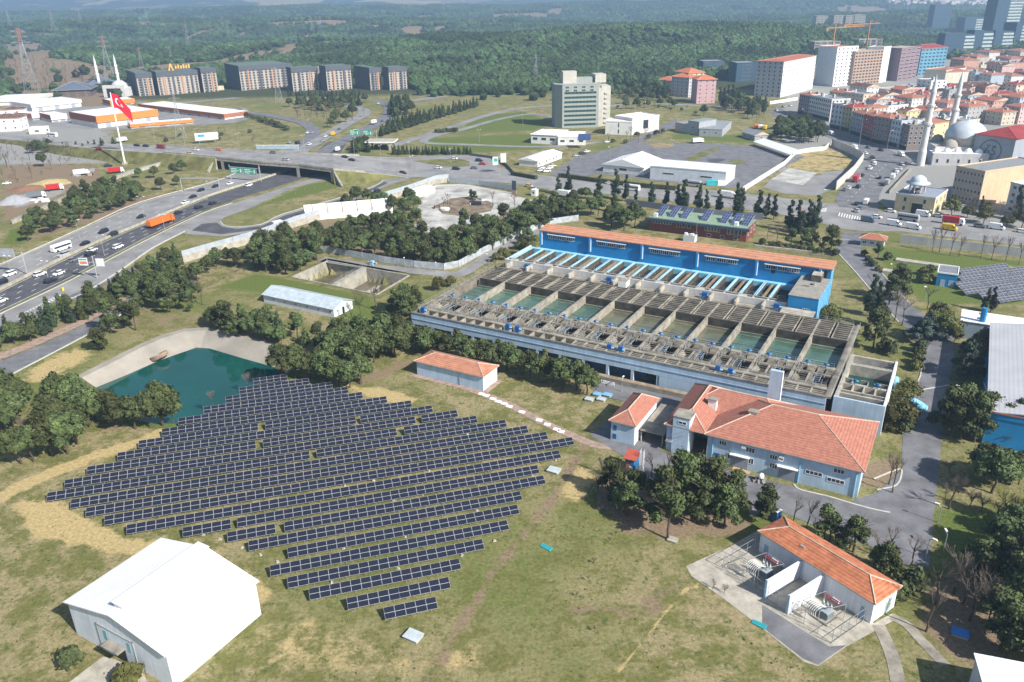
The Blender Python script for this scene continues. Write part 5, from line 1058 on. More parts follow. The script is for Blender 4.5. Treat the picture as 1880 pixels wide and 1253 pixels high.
for i, (c0, c1, dp, yt, wl, lab) in enumerate((((1231, 177), (1263, 180), 20, 141, W('lilac_grey', (.46, .45, .48)), 'lilac grey apartment block with orange hip roof, left of the pink one'), ((1278, 191), (1312, 190), 16, 147, W('dusty_pink', (.52, .33, .34)), 'dusty pink apartment block with orange hip roof'), ((1262, 178), (1290, 176), 22, 135, W('lemon', (.58, .54, .38)), 'pale yellow apartment block behind the dusty pink one'), ((1208, 160), (1232, 162), 14, 147, W('lilac_grey', (0, 0, 0)), 'lowest orange-roofed block at the left of the pink apartments'))):
    bpx('apartment_block', lab, 'building', c0, c1, dp, yt, wl, MT['orange_tiles'], 'hip', rise=3.5, ov=1, dx=4.5)
# ---- white block, brown and white towers
bpx('apartment_block', 'large white apartment block with red roofs and rows of tiny windows', 'building', (1432, 180), (1491, 164), (1384, 177), 114, W('bright_white', (.74, .74, .74), var=.03), M('brick_red_tiles', (.42, .13, .08), kind='tile'), 'hip', floors=9, dx=4.2, ww=1.4, wh=1.7, sides='fl', fr=GREYMET, rise=1.6, side={'l': W('side_shade', (.36, .38, .42))})  # grey on the left side is shade painted onto the white block
bpx('apartment_tower', 'white apartment tower left of the brown one', 'building', (1528, 160), (1566, 157), 24, 88, MT['wall_bright_white'], MT['brick_red_tiles'], 'flat', floors=11, dx=5, ww=1.6, wh=1.7, fr=GREYMET)
bpx('apartment_tower', 'brown and white banded apartment tower with open balconies', 'building', (1562, 158), (1613, 153.5), 22, 96, W('tan_brown', (.40, .27, .20)), CONCL, 'flat', floors=11, dx=4.2, ww=3.2, wh=1.7, fr=M('cream', (.60, .52, .42)))
bpx('apartment_tower', 'slim white slab tower right of the brown banded one', 'building', (1613, 153.5), (1626, 150), 16, 88, MT['wall_bright_white'], CONCL, 'flat', floors=11, dx=5, fr=GREYMET)
bpx('apartment_tower', 'purple-brown tower with white horizontal bands', 'building', (1646, 150), (1681, 144), 20, 90, W('plum', (.24, .16, .18)), CONCL, 'flat', floors=9, dx=9, ww=8.2, wh=1.5, fr=WHITE)
bpx('glass_tower', 'blue glass tower with a red hip roof', 'building', (1684, 140), (1731, 137), 20, 90, W('teal_blue', (.13, .30, .42)), TILE3, 'hip', floors=8, dx=5, ww=3.4, wh=1.7, rise=3.5, fr=LBLUE)
# ---- row of houses on the shaded side of the town street
ROWH = [('grey-brown corner house at the top of the shaded street row', (1464, 209), (1483, 213.5), 173, (.30, .25, .23), TILE), ('white ribbed apartment house in the shaded street row', (1483, 214), (1522, 224), 176, (.62, .60, .58), GREYR), ('white house next to the mustard one in the street row', (1522, 236), (1542, 240), 191, (.62, .64, .66), GREYR), ('mustard yellow house in the shaded street row', (1542, 240), (1559, 244), 195, (.50, .42, .22), TILE3), ('blue-grey house left of the red one in the street row', (1559, 246), (1580, 253), 205, (.36, .38, .42), TILE), ('dark red house with white windows in the street row', (1580, 254), (1598, 261), 209, (.36, .05, .06), TILE), ('brown stone house right of the red one in the street row', (1598, 262), (1626, 268), 213, (.27, .21, .19), TILE), ('pale blue-white house at the lower end of the street row', (1626, 267), (1647, 273), 219, (.50, .54, .60), GREYR), ('dark house with brown bay windows closing the street row', (1648, 272), (1663, 277), 228, (.20, .16, .15), GREYR)]
for lab, c0, c1, yt, col_, rf in ROWH:
    bpx('row_house', lab, 'building', c0, c1, 15, yt, W('row_%d' % int(c0[0]), col_), rf, 'flat' if rf is GREYR else 'hip', dx=2.5, ww=1.5, wh=1.8, skip=1, rise=2.2, ov=.6, clutter=3)
    t = [o for o in bpy.data.objects if o.name.startswith('row_house') and o.parent is None][-1]; Lr = (g(*c1) - g(*c0)).length; b = MB(); b.box(.5, -.9, 2.9, Lr - .4, -.02, 3.3, CONCL); b.box(.6, -.05, .3, Lr - .5, -.02, 2.8, DARK); b.build('shopfront', t)
# ---- the town spreading up the slope: every house is its own
PAL = [('white', (.66, .65, .63)), ('cream', (.62, .54, .40)), ('pale pink', (.56, .40, .38)), ('grey', (.38, .37, .37)), ('yellow', (.60, .50, .26)), ('salmon', (.52, .30, .24)), ('beige', (.52, .45, .36)), ('pale blue', (.42, .48, .54))]
RPL = [('orange tile', TILE, 'hip'), ('dark red', TILE3, 'hip'), ('brown tile', TILEB, 'gable'), ('flat grey', GREYR, 'flat'), ('weathered red tile', TILE2, 'hip'), ('orange gabled', TILE, 'gable')]
TOWN = [(262, 1676, 1884, 22, 2), (244, 1668, 1780, 21, 2), (226, 1578, 1890, 21, 3), (207, 1545, 1890, 20, 3), (192, 1520, 1890, 19, 3), (177, 1640, 1890, 19, 3), (163, 1700, 1890, 18, 4), (151, 1735, 1895, 18, 4), (140, 1740, 1895, 17, 4), (130, 1760, 1895, 17, 4), (120, 1785, 1895, 16, 4)]
occupied = [(1672, 256, 1800, 330), (1780, 240, 1895, 320)]
rt = random.Random(11)
for ri, (yy, xa, xb, st, fl) in enumerate(TOWN):
    x = xa; ci = 0
    while x < xb:
        wpx = st * rt.uniform(1.05, 2.0); y0 = yy + rt.uniform(-3, 3) + (x - xa) * -.008
        if not any(o[0] - wpx < x < o[2] and o[1] < y0 < o[3] for o in occupied):
            cn, cc = rt.choice(PAL); rn_, rf, kd = rt.choice(RPL); ci += 1
            p = g(x, y0); L = max(7, (g(x + wpx * .9, y0 + wpx * .14) - p).length); hh = (fl + rt.choice((0, 0, 1, 1, 2))) * 2.9
            q = proj((p.x, p.y, p.z + hh))
            bpx('town_house', '%s house, %s roof, %s from left in %s town row uphill' % (cn, rn_, ORD[ci - 1], ORD[ri]), 'building', (x, y0), (x + wpx * .9, y0 + wpx * .14), rt.uniform(12, 20), q[1], W('town_' + cn.replace(' ', '_'), cc), rf, kd, dx=3.4 if ri < 5 else 4.6, ww=1.2 if ri < 5 else 1.9, wh=1.4, sides='fr' if ri < 6 else 'f', group='town houses on the slope', rise=2, ov=.5, clutter=rt.randint(1, 4))
        x += wpx * rt.uniform(1.02, 1.25)
# ---- mosque with two minarets
MW = W('mosque_stone', (.60, .59, .57)); LEAD = M('lead_dome', (.50, .54, .58), rough=.45, var=.08, scale=.3)
def minaret(t, x, y_, h, r, m=MW):
    b = MB(); z1, z2 = h * .46, h * .66
    b.lathe([(r * 1.25, -.2), (r * 1.2, h * .16), (r, h * .2), (r, z1 - 1.2), (r * 1.35, z1), (r * 1.35, z1 + 1.0), (r * .92, z1 + 1.05), (r * .88, z2 - 1.1), (r * 1.2, z2), (r * 1.2, z2 + .9), (r * .8, z2 + .95), (r * .76, h * .8)], m, 14); b.build('minaret_shaft', t, (x, y_, 0))
    b = MB(); b.lathe([(r * .86, h * .8), (r * .84, h * .81), (.06, h), (0, h + .1)], LEAD, 14); b.build('minaret_cap', t, (x, y_, 0))
mc = g(1763, 293, 0); mq = thing('mosque', 'grey-domed mosque with two tall white minarets beside the street', 'mosque', mc, R(-12))
for q, nm in (((1689, 304.4), 0), ((1742, 262), 0)):
    p = g(*q, 0); d = Matrix.Rotation(R(12), 3, 'Z') @ (p - mc); hh = 48 if q[0] < 1700 else 43; minaret(mq, d.x, d.y, hh, 1.75)
b = MB(); b.box(-17, -10, -.2, 15, 15, 8.5, MW, CONCL); b.box(-20, -19, -.2, 8, -10, 6.5, W('court_stone', (.45, .45, .46)), WHITE); b.build('wall', mq)
b = MB(); b.lathe([(10.6, 8.5), (10.6, 12.6), (11, 12.8)], M('drum_stone', (.52, .46, .38), var=.15), 24); b.build('drum', mq, (1, 2, 0))
b = MB(); b.lathe([(11, 12.8), (10.4, 15.2), (8.9, 17.6), (6.6, 19.6), (3.6, 21.0), (.3, 21.6), (.15, 23.2), (0, 23.3)], LEAD, 28); b.build('dome', mq, (1, 2, 0), smooth=True)
for x, y_, r in ((-9, -7, 4.2), (9, -8, 3.8), (-11, 10, 3.5)): b = MB(); b.lathe([(r, 8.5), (r * .9, 10), (r * .6, 11.6), (0, 12.4)], M('half_dome', (.30, .28, .25)), 16); b.build('half_dome', mq, (x, y_, 0), smooth=True)
for i in range(5): b = MB(); b.lathe([(2.1, 6.5), (1.8, 7.6), (1.1, 8.4), (0, 8.8)], WHITE, 12); b.build('porch_dome', mq, (-17.5 + i * 5.4, -14.5, 0), smooth=True)
for i in range(5): link('window', win_mesh(1.3, 2.2, MW, DARK), mq, (-17.5 + i * 5.4, -19, 2.4))
YEL = W('mosque_office', (.56, .48, .30))
of2 = bpx('mosque_office', 'yellow two-storey corner building with slate terrace below the mosque', 'building', (1640, 388), (1711, 398), 20, 357, YEL, M('slate_terrace', (.26, .29, .35)), 'flat', floors=2, dx=5.5, ww=1.3, wh=2.0, side={'r': YEL}, edge=MW)
b = MB(); b.box(0, -.08, 0, 4.4, 0, 4.6, DARK); b.build('gateway', of2, (7, 0, 0))
kp = g(1683, 352, 8.4); kp2 = g(1683, 352, 8.4); kz = thing('roof_kiosk', 'domed columned kiosk on the terrace of the yellow corner building', 'kiosk', kp, 0)
for i in range(8): t_ = i * math.pi / 4; b = MB(); b.bar((0, 0, 0), (0, 0, 3.6), .26, MW, 6); b.build('column', kz, (3.2 * math.cos(t_), 3.2 * math.sin(t_), 0))
b = MB(); b.lathe([(4.8, 3.6), (4.9, 4.0), (3.4, 4.3), (3.3, 5.0), (2.8, 6.0), (1.6, 6.9), (0, 7.3)], LEAD, 20); b.build('dome', kz, smooth=True)
b = MB(); b.lathe([(2.2, 0), (2.2, 1.2), (0, 1.2)], M('kiosk_basin', (.3, .22, .18)), 12); b.build('basin', kz)
BEI = W('school_beige', (.56, .45, .34)); 
bb = bpx('beige_block', 'beige four-storey block with window bands and blank sunlit end wall', 'building', (1744, 367), (1795, 379), 42, 307, W('beige_shade', (.44, .36, .28)), M('grey_terrace', (.24, .25, .26)), 'flat', floors=4, dx=1.5, ww=1.1, wh=1.5, sides='f', side={'r': W('sunlit_beige', (.60, .44, .29))}, edge=W('sunlit_beige', (.6, .44, .29)))  # one beige wall in two colours: shade on the front, sun on the end
bpx('white_block', 'white apartment house with balconies at the picture edge by the sunlit beige wall', 'building', (1844, 388), (1900, 404), 16, 337, W('white_flat', (.60, .60, .60)), M('white_terrace', (.66, .64, .64)), 'flat', floors=4, dx=4, ww=1.8, wh=1.5, sides='fl')
sb = bpx('emblem_building', 'grey hall with red roof and a round emblem on its blank wall', 'building', (1781, 300), (1853, 311), 34, 247, W('emblem_grey', (.30, .33, .38)), TILE3, 'hip', floors=0, rise=4, ov=.8, edge=TILE3)
pe = g(1781, 300); qe = g(1853, 311); Le = (qe - pe).length; he = hgt(pe, 247); b = MB(); DKG = M('emblem_dark', (.12, .14, .18))
N_ = 36; R0, R1 = 5.3, 5.9
b.add([(r_ * math.cos(2 * math.pi * i / N_), -.12, r_ * math.sin(2 * math.pi * i / N_)) for r_ in (R0, R1) for i in range(N_)], [(i, N_ + i, N_ + (i + 1) % N_, (i + 1) % N_) for i in range(N_)], DKG); b.build('emblem_ring', sb, (Le * .44, 0, he * .52))
def text_mesh(s, size, m, name='lettering'):
    cu_ = bpy.data.curves.new(name, 'FONT'); cu_.body = s; cu_.size = size; cu_.align_x = 'CENTER'; cu_.align_y = 'CENTER'; cu_.extrude = .03; cu_.resolution_u = 3
    o = bpy.data.objects.new(name, cu_); COL.objects.link(o); me_ = bpy.data.meshes.new_from_object(o); bpy.data.objects.remove(o); me_.materials.clear(); me_.materials.append(m); return me_
o = link('lettering', text_mesh('65', 6.6, DKG), sb, (Le * .44, -.14, he * .50)); o.rotation_euler = (R(90), 0, 0)
b = MB(); b.box(-2.4, -.14, 2.7, -.3, -.06, 3.3, DKG); b.box(.6, -.14, 2.6, 2.6, -.06, 3.2, DKG); b.box(-2.2, -.14, -3.6, -.4, -.06, -3.1, DKG); b.box(.4, -.14, -3.9, 2.2, -.06, -3.4, DKG); b.build('emblem_bars', sb, (Le * .44, 0, he * .50))
bpx('green_block', 'dark green cabin tower between mosque and grey emblem hall', 'building', (1840, 305), (1850, 306), 6, 284, W('moss_green', (.20, .30, .22)), CONC, 'flat', floors=0)
bpx('flat_hall', 'broad beige flat-roofed hall in the middle of the town', 'building', (1604, 172), (1742, 192), 60, 163, W('flat_hall', (.52, .48, .40)), M('beige_terrace', (.44, .40, .31), var=.15), 'flat', floors=1, dx=9)
bpx('cream_block', 'tall cream end-wall block above the flat beige hall', 'building', (1702, 165), (1730, 169), 26, 130, W('cream_wall', (.56, .53, .44)), TILE, 'hip', floors=0, rise=2.5)
bpx('cream_block', 'cream block with paired dark windows beside the blank cream wall', 'building', (1730, 169), (1766, 163), 20, 131, MT['wall_cream_wall'], TILE2, 'flat', floors=4, dx=9, ww=3, wh=1.8)
bpx('plum_block', 'wide purple-brown block with hipped roofs behind the second minaret', 'building', (1769, 180), (1838, 178), 22, 160, W('purple_brown', (.25, .15, .16)), TILEB, 'hip', dx=5, rise=3)
bpx('yellow_block', 'plain yellow block with red roof right behind the first minaret', 'building', (1700, 268), (1737, 262), 18, 229, W('butter_yellow', (.66, .56, .30)), TILE2, 'gable', floors=3, dx=9, ww=1.2, rise=1.6, edge=MT['wall_butter_yellow'])
# ---- towers of the business district
BGL = W('blue_glass', (.045, .085, .13), var=.1); STR = W('striped_light', (.46, .52, .50), var=.1)
for i, (x0, x1, yb, yt, lab, w2) in enumerate(((1818, 1838, 74, -22, 'tallest dark blue glass skyscraper at the picture top', 1859), (1767, 1785, 66, 32, 'dark glass tower left of the tallest skyscraper', 1803), (1729, 1762, 103, 62, 'first of the blue office towers with pale stacked corner', 1778), (1781, 1797, 102, 56, 'second of the blue office towers with pale stacked corner', 1813), (1820, 1834, 96, 56, 'third blue office tower with pale stacked corner, under the skyscraper', 1851), (1858, 1868, 88, 42, 'glass office tower at the right picture edge', 1892))):
    p = g(x0, yb); q = flat_q(p, x1 - x0); L = (q - p).length; L2 = (w2 - x1) / FP * p.length * 1.15; h = hgt(p, yt); d = q - p
    t = thing('glass_skyscraper', lab, 'skyscraper', p, math.atan2(d.y, d.x)); b = MB(); b.box(0, 0, -5, L, L2, h, BGL); b.build('glass_wall', t)
    nb_ = max(6, int(h / 5)); b = MB(); b.box(L, 2, -5, L + L2 * .9, L2, h * .94, BGL); b.build('side_wing', t)
    for j in range(nb_):
        z = h * .93 * j / nb_; b = MB(); k = (j * 37 % 5) * .3 if i > 1 else 0; b.box(L + k, 1.4, z, L + L2 * .9 + k, 2.2, z + h / nb_ * .55, STR); b.build('pale_storey', t)
for c0, c1, yb, yt, lab in ((1290, 1327, 137, 114, 'small blue glass office block behind the pink apartments'), (1350, 1385, 152, 117, 'blue glass office block left of the large white apartments'), (1709, 1737, 58, 10, 'far hazy glass block below the hillside town')):
    bpx('glass_block', lab, 'building', (c0, yb), (c1, yb), 22, yt, BGL, GREYR, 'flat', floors=5, dx=11, ww=9, wh=.8, sides='f', fr=STR, far=True)
for i, (x0, x1, yb, yt) in enumerate(((1497, 1516, 50, 30), (1529, 1549, 51, 29), (1551, 1566, 50, 29), (1567, 1585, 50, 28), (1493, 1537, 102, 78), (1575, 1615, 88, 74))):
    bpx('unfinished_block', ('unfinished grey concrete block on the wooded hill, %s from the left' % ORD[i]) if i < 4 else ('unfinished slab building below the %s crane' % ('first' if i == 4 else 'second')), 'building', (x0, yb), (x1, yb), 18, yt, CONC, CONCL, 'flat', floors=5, dx=8, ww=6.6, wh=1.6, sides='f', fr=CONCL, far=True)
ORG = M('crane_orange', (.60, .25, .06))
for x, yb, yt, xl, xr, lab in ((1525, 112, 52, 1512, 1572, 'tower crane with long pale orange jib over the left building site'), (1590, 92, 46, 1550, 1606, 'second tower crane further right on the wooded hill')):
    p = g(x, yb); h = hgt(p, yt); t = thing('tower_crane', lab, 'crane', p, 0); b = MB(); sc_ = (p - Vector((0, 0, HC))).length / FP
    b.bar((0, 0, 0), (0, 0, h + 5), .9, ORG); b.build('mast', t); b = MB(); b.bar(((xl - x) * sc_, 0, h), ((xr - x) * sc_, 0, h + 2), .7, ORG); b.bar((0, 0, h + 6), ((xr - x) * sc_ * .8, 0, h + 2), .2, ORG); b.build('jib', t); b = MB(); b.box((xl - x) * sc_ - 1, -1, h - 3, (xl - x) * sc_ + 2, 1, h - .4, CONC); b.build('counterweight', t)
b = MB(); rt2 = random.Random(5); ms = [W('far_a', (.62, .55, .50)), W('far_b', (.50, .30, .24)), W('far_c', (.42, .40, .42)), W('far_d', (.66, .62, .56))]
for i in range(520):
    x = rt2.uniform(1630, 1890); y_ = rt2.uniform(-1, 13) + (x - 1630) * .012; p = g(x, y_); s_ = rt2.uniform(5, 11); h = rt2.uniform(8, 22); m_ = rt2.choice(ms)
    b.box(p.x - s_, p.y - s_, p.z - 8, p.x + s_, p.y + s_, p.z + h, m_, ms[1] if rt2.random() < .5 else m_)
tag(b.build('distant_town'), 'hazy far town of pink and white houses along the top right edge', 'town', kind='stuff')
# ---- dark apartment estate at the forest edge
DKF = W('estate_trim_shade', (.095, .105, .125)); LTF = W('estate_stone', (.42, .37, .32)); GRF = M('estate_green_roof', (.12, .17, .13), var=.2)
EST = [((256.5, 177.5), (285, 176), (228.5, 171), 136, 'leftmost dark apartment block by the far white mosque'), ((294, 176), (368, 175), (284, 171), 134, 'broad block with shaded left side under the orange roof sign'), ((375, 171), (402, 168.5), (365, 166), 127, 'narrow dark block right of the orange roof sign'), ((444, 167), (539, 168.5), (414, 161), 123, 'widest dark apartment block of the estate'), ((539, 169), (586, 168.5), (530, 163), 126, 'estate block with brown stripes right of the widest one'), ((602, 168), (647, 167), (590, 162), 123, 'estate block beside the blank beige stair wall'), ((681, 167), (702, 167), (653, 165), 126, 'dark estate block second from the right end'), ((716, 167), (748, 163.5), (705, 163), 125, 'rightmost dark estate block before the forest')]
for i, (c0, c1, c2, yt, lab) in enumerate(EST):
    p = g(*c0); h = hgt(p, yt); an = R(33)
    def reach(a_, xt):
        lo, hi = 2.0, 160.0
        for _ in range(30):
            m_ = (lo + hi) / 2
            if (proj(p + Vector((math.cos(a_), math.sin(a_), 0)) * m_)[0] - xt) * (1 if xt > c0[0] else -1) < 0: lo = m_
            else: hi = m_
        return lo
    L = reach(an, c1[0]); dp = min(55, reach(an + math.pi / 2, c2[0])); nx = max(3, int(L / 4.2)); ws = [('f', nx, 8, L / nx / 2, L - L / nx / 2, h * .06, h * .82, 2.2, 1.8, 1, DKF)]
    t = house('estate_block', lab, 'building', p, an, L, dp, h, LTF, GRF, 'flat', wins=ws, side={'l': DKF, 'b': DKF}, edge=DKF)  # dark left and rear walls are shade put into the colour
    b = MB(); b.box(-.4, -.7, h - 4.2, L + .4, -.06, h, DKF); b.build('attic', t)
    for k in range(2 if L < 40 else 4): x = L * (k + .7) / (2.4 if L < 40 else 4.4); b = MB(); b.box(x - .9, -.9, 0, x + .9, -.07, h - 4.2, W('estate_orange', (.46, .27, .17)) if (k + i) % 2 else DKF); b.build('facade_rib', t)
    if i == 1:
        sg = link('roof_sign', None, t, (L * .32, 3, h)); so = M('sign_orange', (.75, .40, .08)); b = MB(); b.add([(0, 0, 1), (2.2, 0, 8), (3.4, 0, 8), (5.6, 0, 1), (4.2, 0, 1), (2.8, 0, 5.6), (1.4, 0, 1)], ((0, 6, 5, 2, 1), (2, 5, 4, 3)), so); b.build('logo_letter', sg)
        for j in range(6): b = MB(); b.box(7 + j * 2.6, 0, 2.6, 8.6 + j * 2.6, .3, 5.4 + (j % 2), so); b.build('letter', sg)
b = MB(); p, a, L = frame_px((586, 165), (602, 165)); b.box(0, 0, 8, L, 6, hgt(p, 122), LTF, GRF); b.box(.4, .4, -.2, L - .4, 5.6, 8, DKF); tag(b.build('stair_wall', None, p, a), 'blank beige stair wall on a dark base between two estate blocks', 'building')
# ---- depot with orange warehouses, far left
OF = M('orange_cladding', (.60, .22, .045), var=.06, kind='corr'); RF2 = M('red_brown_cladding', (.36, .13, .07), kind='corr')
def ware(lab, c0, c1, c2, yt, frac, m=OF, ml=RF2):
    p = g(*c0); q = g(*c1); d = q - p; L = d.length; a = math.atan2(d.y, d.x); e = g(*c2) - p if not isinstance(c2, (int, float)) else None
    D = c2 if e is None else (e - d.normalized() * e.dot(d.normalized())).length; h = hgt(p, yt); t = thing('warehouse', lab, 'building', p, a)
    b = MB(); b.box(0, 0, -.2, L, D, h, LOWW); b.build('wall', t); b = MB(); z = h * frac
    b.box(-.6, -.9, z, L + .6, 0, h + .5, m); b.box(L, 0, z, L + .6, D, h + .5, m); b.box(-.6, 0, z, 0, D, h + .5, ml); b.build('fascia', t)
    b = MB(); b.box(0, 0, h, L, D, h + .3, WMET); b.build('roof', t)
    n_ = max(2, int(L / 14)); dm = MB(); dm.box(-2, -.05, 0, 2, 0, z * .8, GREYMET); dm = dm.mesh('dock_door')
    for i in range(n_): link('dock_door', dm, t, (L * (i + .5) / n_, 0, 0))
    return t
ware('big orange-fronted warehouse behind the flagpole', (181, 236), (291, 222), (128, 227), 215, .45)
ware('low orange-edged warehouse in front of the big one', (241, 236.5), (355, 227), 12, 230, .4)
ware('very long red-brown warehouse stretching behind the pylon', (257, 200), (413, 220), 24, 192, .4, m=RF2)
ware('small orange warehouse at the back, under the far mosque', (204, 195), (247, 191), 22, 186, .3)
ware('pale warehouse with red-brown end, left of the big orange one', (96, 225), (123, 222), (79, 219.5), 213, .35, m=LOWW)
ware('pale warehouse with red-brown end, further left', (61, 222), (78, 219.5), (46, 217), 210, .35, m=LOWW)
ware('long white shed at the left picture edge behind the house', (-30, 196), (74, 192), 40, 184, .6, m=LOWW, ml=LOWW); ware('wide white-roofed store left of the big orange warehouse', (60, 206), (150, 196), 40, 193, .6, m=LOWW, ml=LOWW)
bpx('white_house', 'white house with brown roof at the left picture edge', 'building', (-15, 243), (39, 241), 16, 219, LOWW, TILEB, 'hip', floors=2, dx=6, rise=2.5); bpx('white_house', 'smaller white house with brown roof behind the edge one', 'building', (4, 221), (45, 219), 14, 203, LOWW, TILEB, 'hip', floors=2, dx=6, rise=2); bpx('white_cabin', 'low white cabin with dark gate right of the edge house', 'building', (54, 247), (84, 246), 8, 237, LOWW, WMET, 'flat', floors=1, dx=6, ww=3)
fm = thing('far_mosque', 'small white far mosque with two slim minarets by the estate', 'mosque', g(191.5, 180, 0), R(-4)); b = MB(); Lm = (g(235, 178.5, 0) - g(191.5, 180, 0)).length
b.box(0, 0, 0, Lm, 3, 12, MW); b.box(4, -.1, 0, Lm - 4, 0, 9, DARK); b.box(2, 3, 0, Lm - 2, 20, 9, MW); b.build('wall', fm); b = MB(); b.lathe([(8, 9), (7, 12.5), (4, 15), (0, 16.4)], LEAD, 18); b.build('dome', fm, (Lm / 2, 13, 0))
for q in ((185, 168), (221, 166)): p = g(*q, 0); d = Matrix.Rotation(R(4), 3, 'Z') @ (p - g(191.5, 180, 0)); minaret(fm, d.x, d.y, 38, 1.5, WHITE)
SLT = M('slate_blue_roof', (.10, .13, .18)); bpx('dark_hall', 'dark hall with slate hipped roof left of the far mosque', 'building', (101, 181), (168, 178), 34, 167, W('dark_brown', (.13, .10, .09)), SLT, 'hip', floors=2, dx=7, rise=7, ov=2); bpx('dark_hall', 'smaller slate-roofed hall behind the far mosque', 'building', (168, 168), (216, 165), 26, 155, MT['wall_dark_brown'], SLT, 'hip', floors=2, dx=7, rise=6, ov=2)
b = MB(); pz, az_, Lz = frame_px((392, 168), (412, 167)); b.box(0, 0, 0, Lz, 8, 5, M('sand_wall', (.6, .52, .34)), GREYR); tag(b.build('sand_cabin', None, pz, az_), 'small sand-coloured cabin between two dark estate blocks', 'cabin')
# ---- pylons
def pylon_mesh(h, red):
    b = MB(); w0, w1 = h * .11, h * .018; mt_ = STEEL; top = M('pylon_red', (.42, .16, .12))
    zz = [0, .16, .31, .45, .57, .68, .78, .88, 1.0]
    def c(k, s): w_ = (w0 + (w1 - w0) * min(1, k / .78)); return Vector((s[0] * w_, s[1] * w_, h * k))
    cs = ((-1, -1), (1, -1), (1, 1), (-1, 1)); r = h * .0028
    for i in range(len(zz) - 1):
        m_ = top if red and zz[i] >= .78 else mt_
        for j in range(4):
            s, s2 = cs[j], cs[(j + 1) % 4]; b.bar(c(zz[i], s), c(zz[i + 1], s), r, m_); b.bar(c(zz[i], s), c(zz[i + 1], s2), r * .6, m_); b.bar(c(zz[i], s2), c(zz[i + 1], s), r * .6, m_); b.bar(c(zz[i + 1], s), c(zz[i + 1], s2), r * .6, m_)
    me_ = b.mesh('tower_body'); a_ = MB()
    for k, wd in ((.78, .15), (.87, .12), (.96, .09)):
        for s in (-1, 1): a_.bar((0, 0, h * k), (s * h * wd, 0, h * k), r, mt_); a_.bar((0, 0, h * (k + .035)), (s * h * wd, 0, h * k), r * .7, mt_)
    return me_, a_.mesh('cross_arm')
pyc = {}
for i, (x, yb, yt, red) in enumerate(((60, 168, 54, 1), (204, 153, 66, 1), (261, 127, 90, 1), (333, 257, 166, 0), (347, 92, 44, 1), (421, 70, 37, 1), (316, 116, 86, 0), (273, 50, 18, 0), (410, 53, 28, 1), (375, 49, 28, 0), (574, 62, 33, 1), (590, 58, 30, 0), (513, 190, 122, 0), (984, 152, 99, 0), (100, 60, 20, 1), (150, 48, 14, 0), (20, 52, 20, 0), (480, 30, 8, 0))):
    p = g(x, yb); h = hgt(p, yt); k = (round(h / 4) * 4, red)
    if k not in pyc: pyc[k] = pylon_mesh(max(20, k[0]), red)
    t = thing('power_pylon', ('red-topped' if red else 'plain grey') + ' lattice pylon, %s counted from the left across the wooded hills' % ORD[sorted(q for q in (60, 204, 261, 333, 347, 421, 316, 273, 410, 375, 574, 590, 513, 984, 100, 150, 20, 480)).index(x)], 'pylon', p, R(20), 'lattice pylons'); link('tower_body', pyc[k][0], t); link('cross_arm', pyc[k][1], t)
# ---- flag
fp = g(229.6, 302, 0); hf = hgt(fp, 170); fl = thing('flagpole', 'very tall white flagpole beside the motorway cutting', 'pole', fp, 0); b = MB(); b.bar((0, 0, 0), (0, 0, hf), .55, WHITE, 10, .25); b.build('shaft', fl); b = MB(); b.box(-1.2, -1.2, 0, 1.2, 1.2, 1.2, CONCL); b.build('plinth', fl)
FR = M('flag_red', (.60, .012, .03), rough=.7); b = MB(); nu, nv = 42, 30; FW, FH = 10.5, 8.2; V = []
for j in range(nv + 1):
    for i in range(nu + 1):
        u, v = i / nu, j / nv; x = u * FW * .80; V.append((x, math.sin(u * 7 + v * 1.3) * 1.0 * u + u * 1.5, hf - .6 - v * FH - u * u * 7.2 - u * 1.6 + math.sin(u * 5) * .5))
def fmat(u, v):
    x, y_ = u * 1.5, v
    if math.hypot(x - .5, y_ - .5) < .25 and math.hypot(x - .5625, y_ - .5) > .2: return WHITE
    dx_, dy_ = x - .83, y_ - .5; r_ = math.hypot(dx_, dy_); t_ = (math.atan2(dy_, dx_) + math.pi) % (2 * math.pi / 5) - math.pi / 5
    return WHITE if r_ < .125 * .5 / max(.2, math.cos(math.pi / 5 - abs(t_)) ** 3.2) and r_ < .13 else FR
for j in range(nv):
    for i in range(nu): o_ = j * (nu + 1) + i; b.add([V[o_], V[o_ + 1], V[o_ + nu + 2], V[o_ + nu + 1]], ((0, 1, 2, 3),), fmat((i + .5) / nu, (j + .5) / nv))
tag(b.build('flag', None, fp + Vector((.4, 0, 0))), 'big red flag with white crescent and star flying from the tall pole', 'flag')
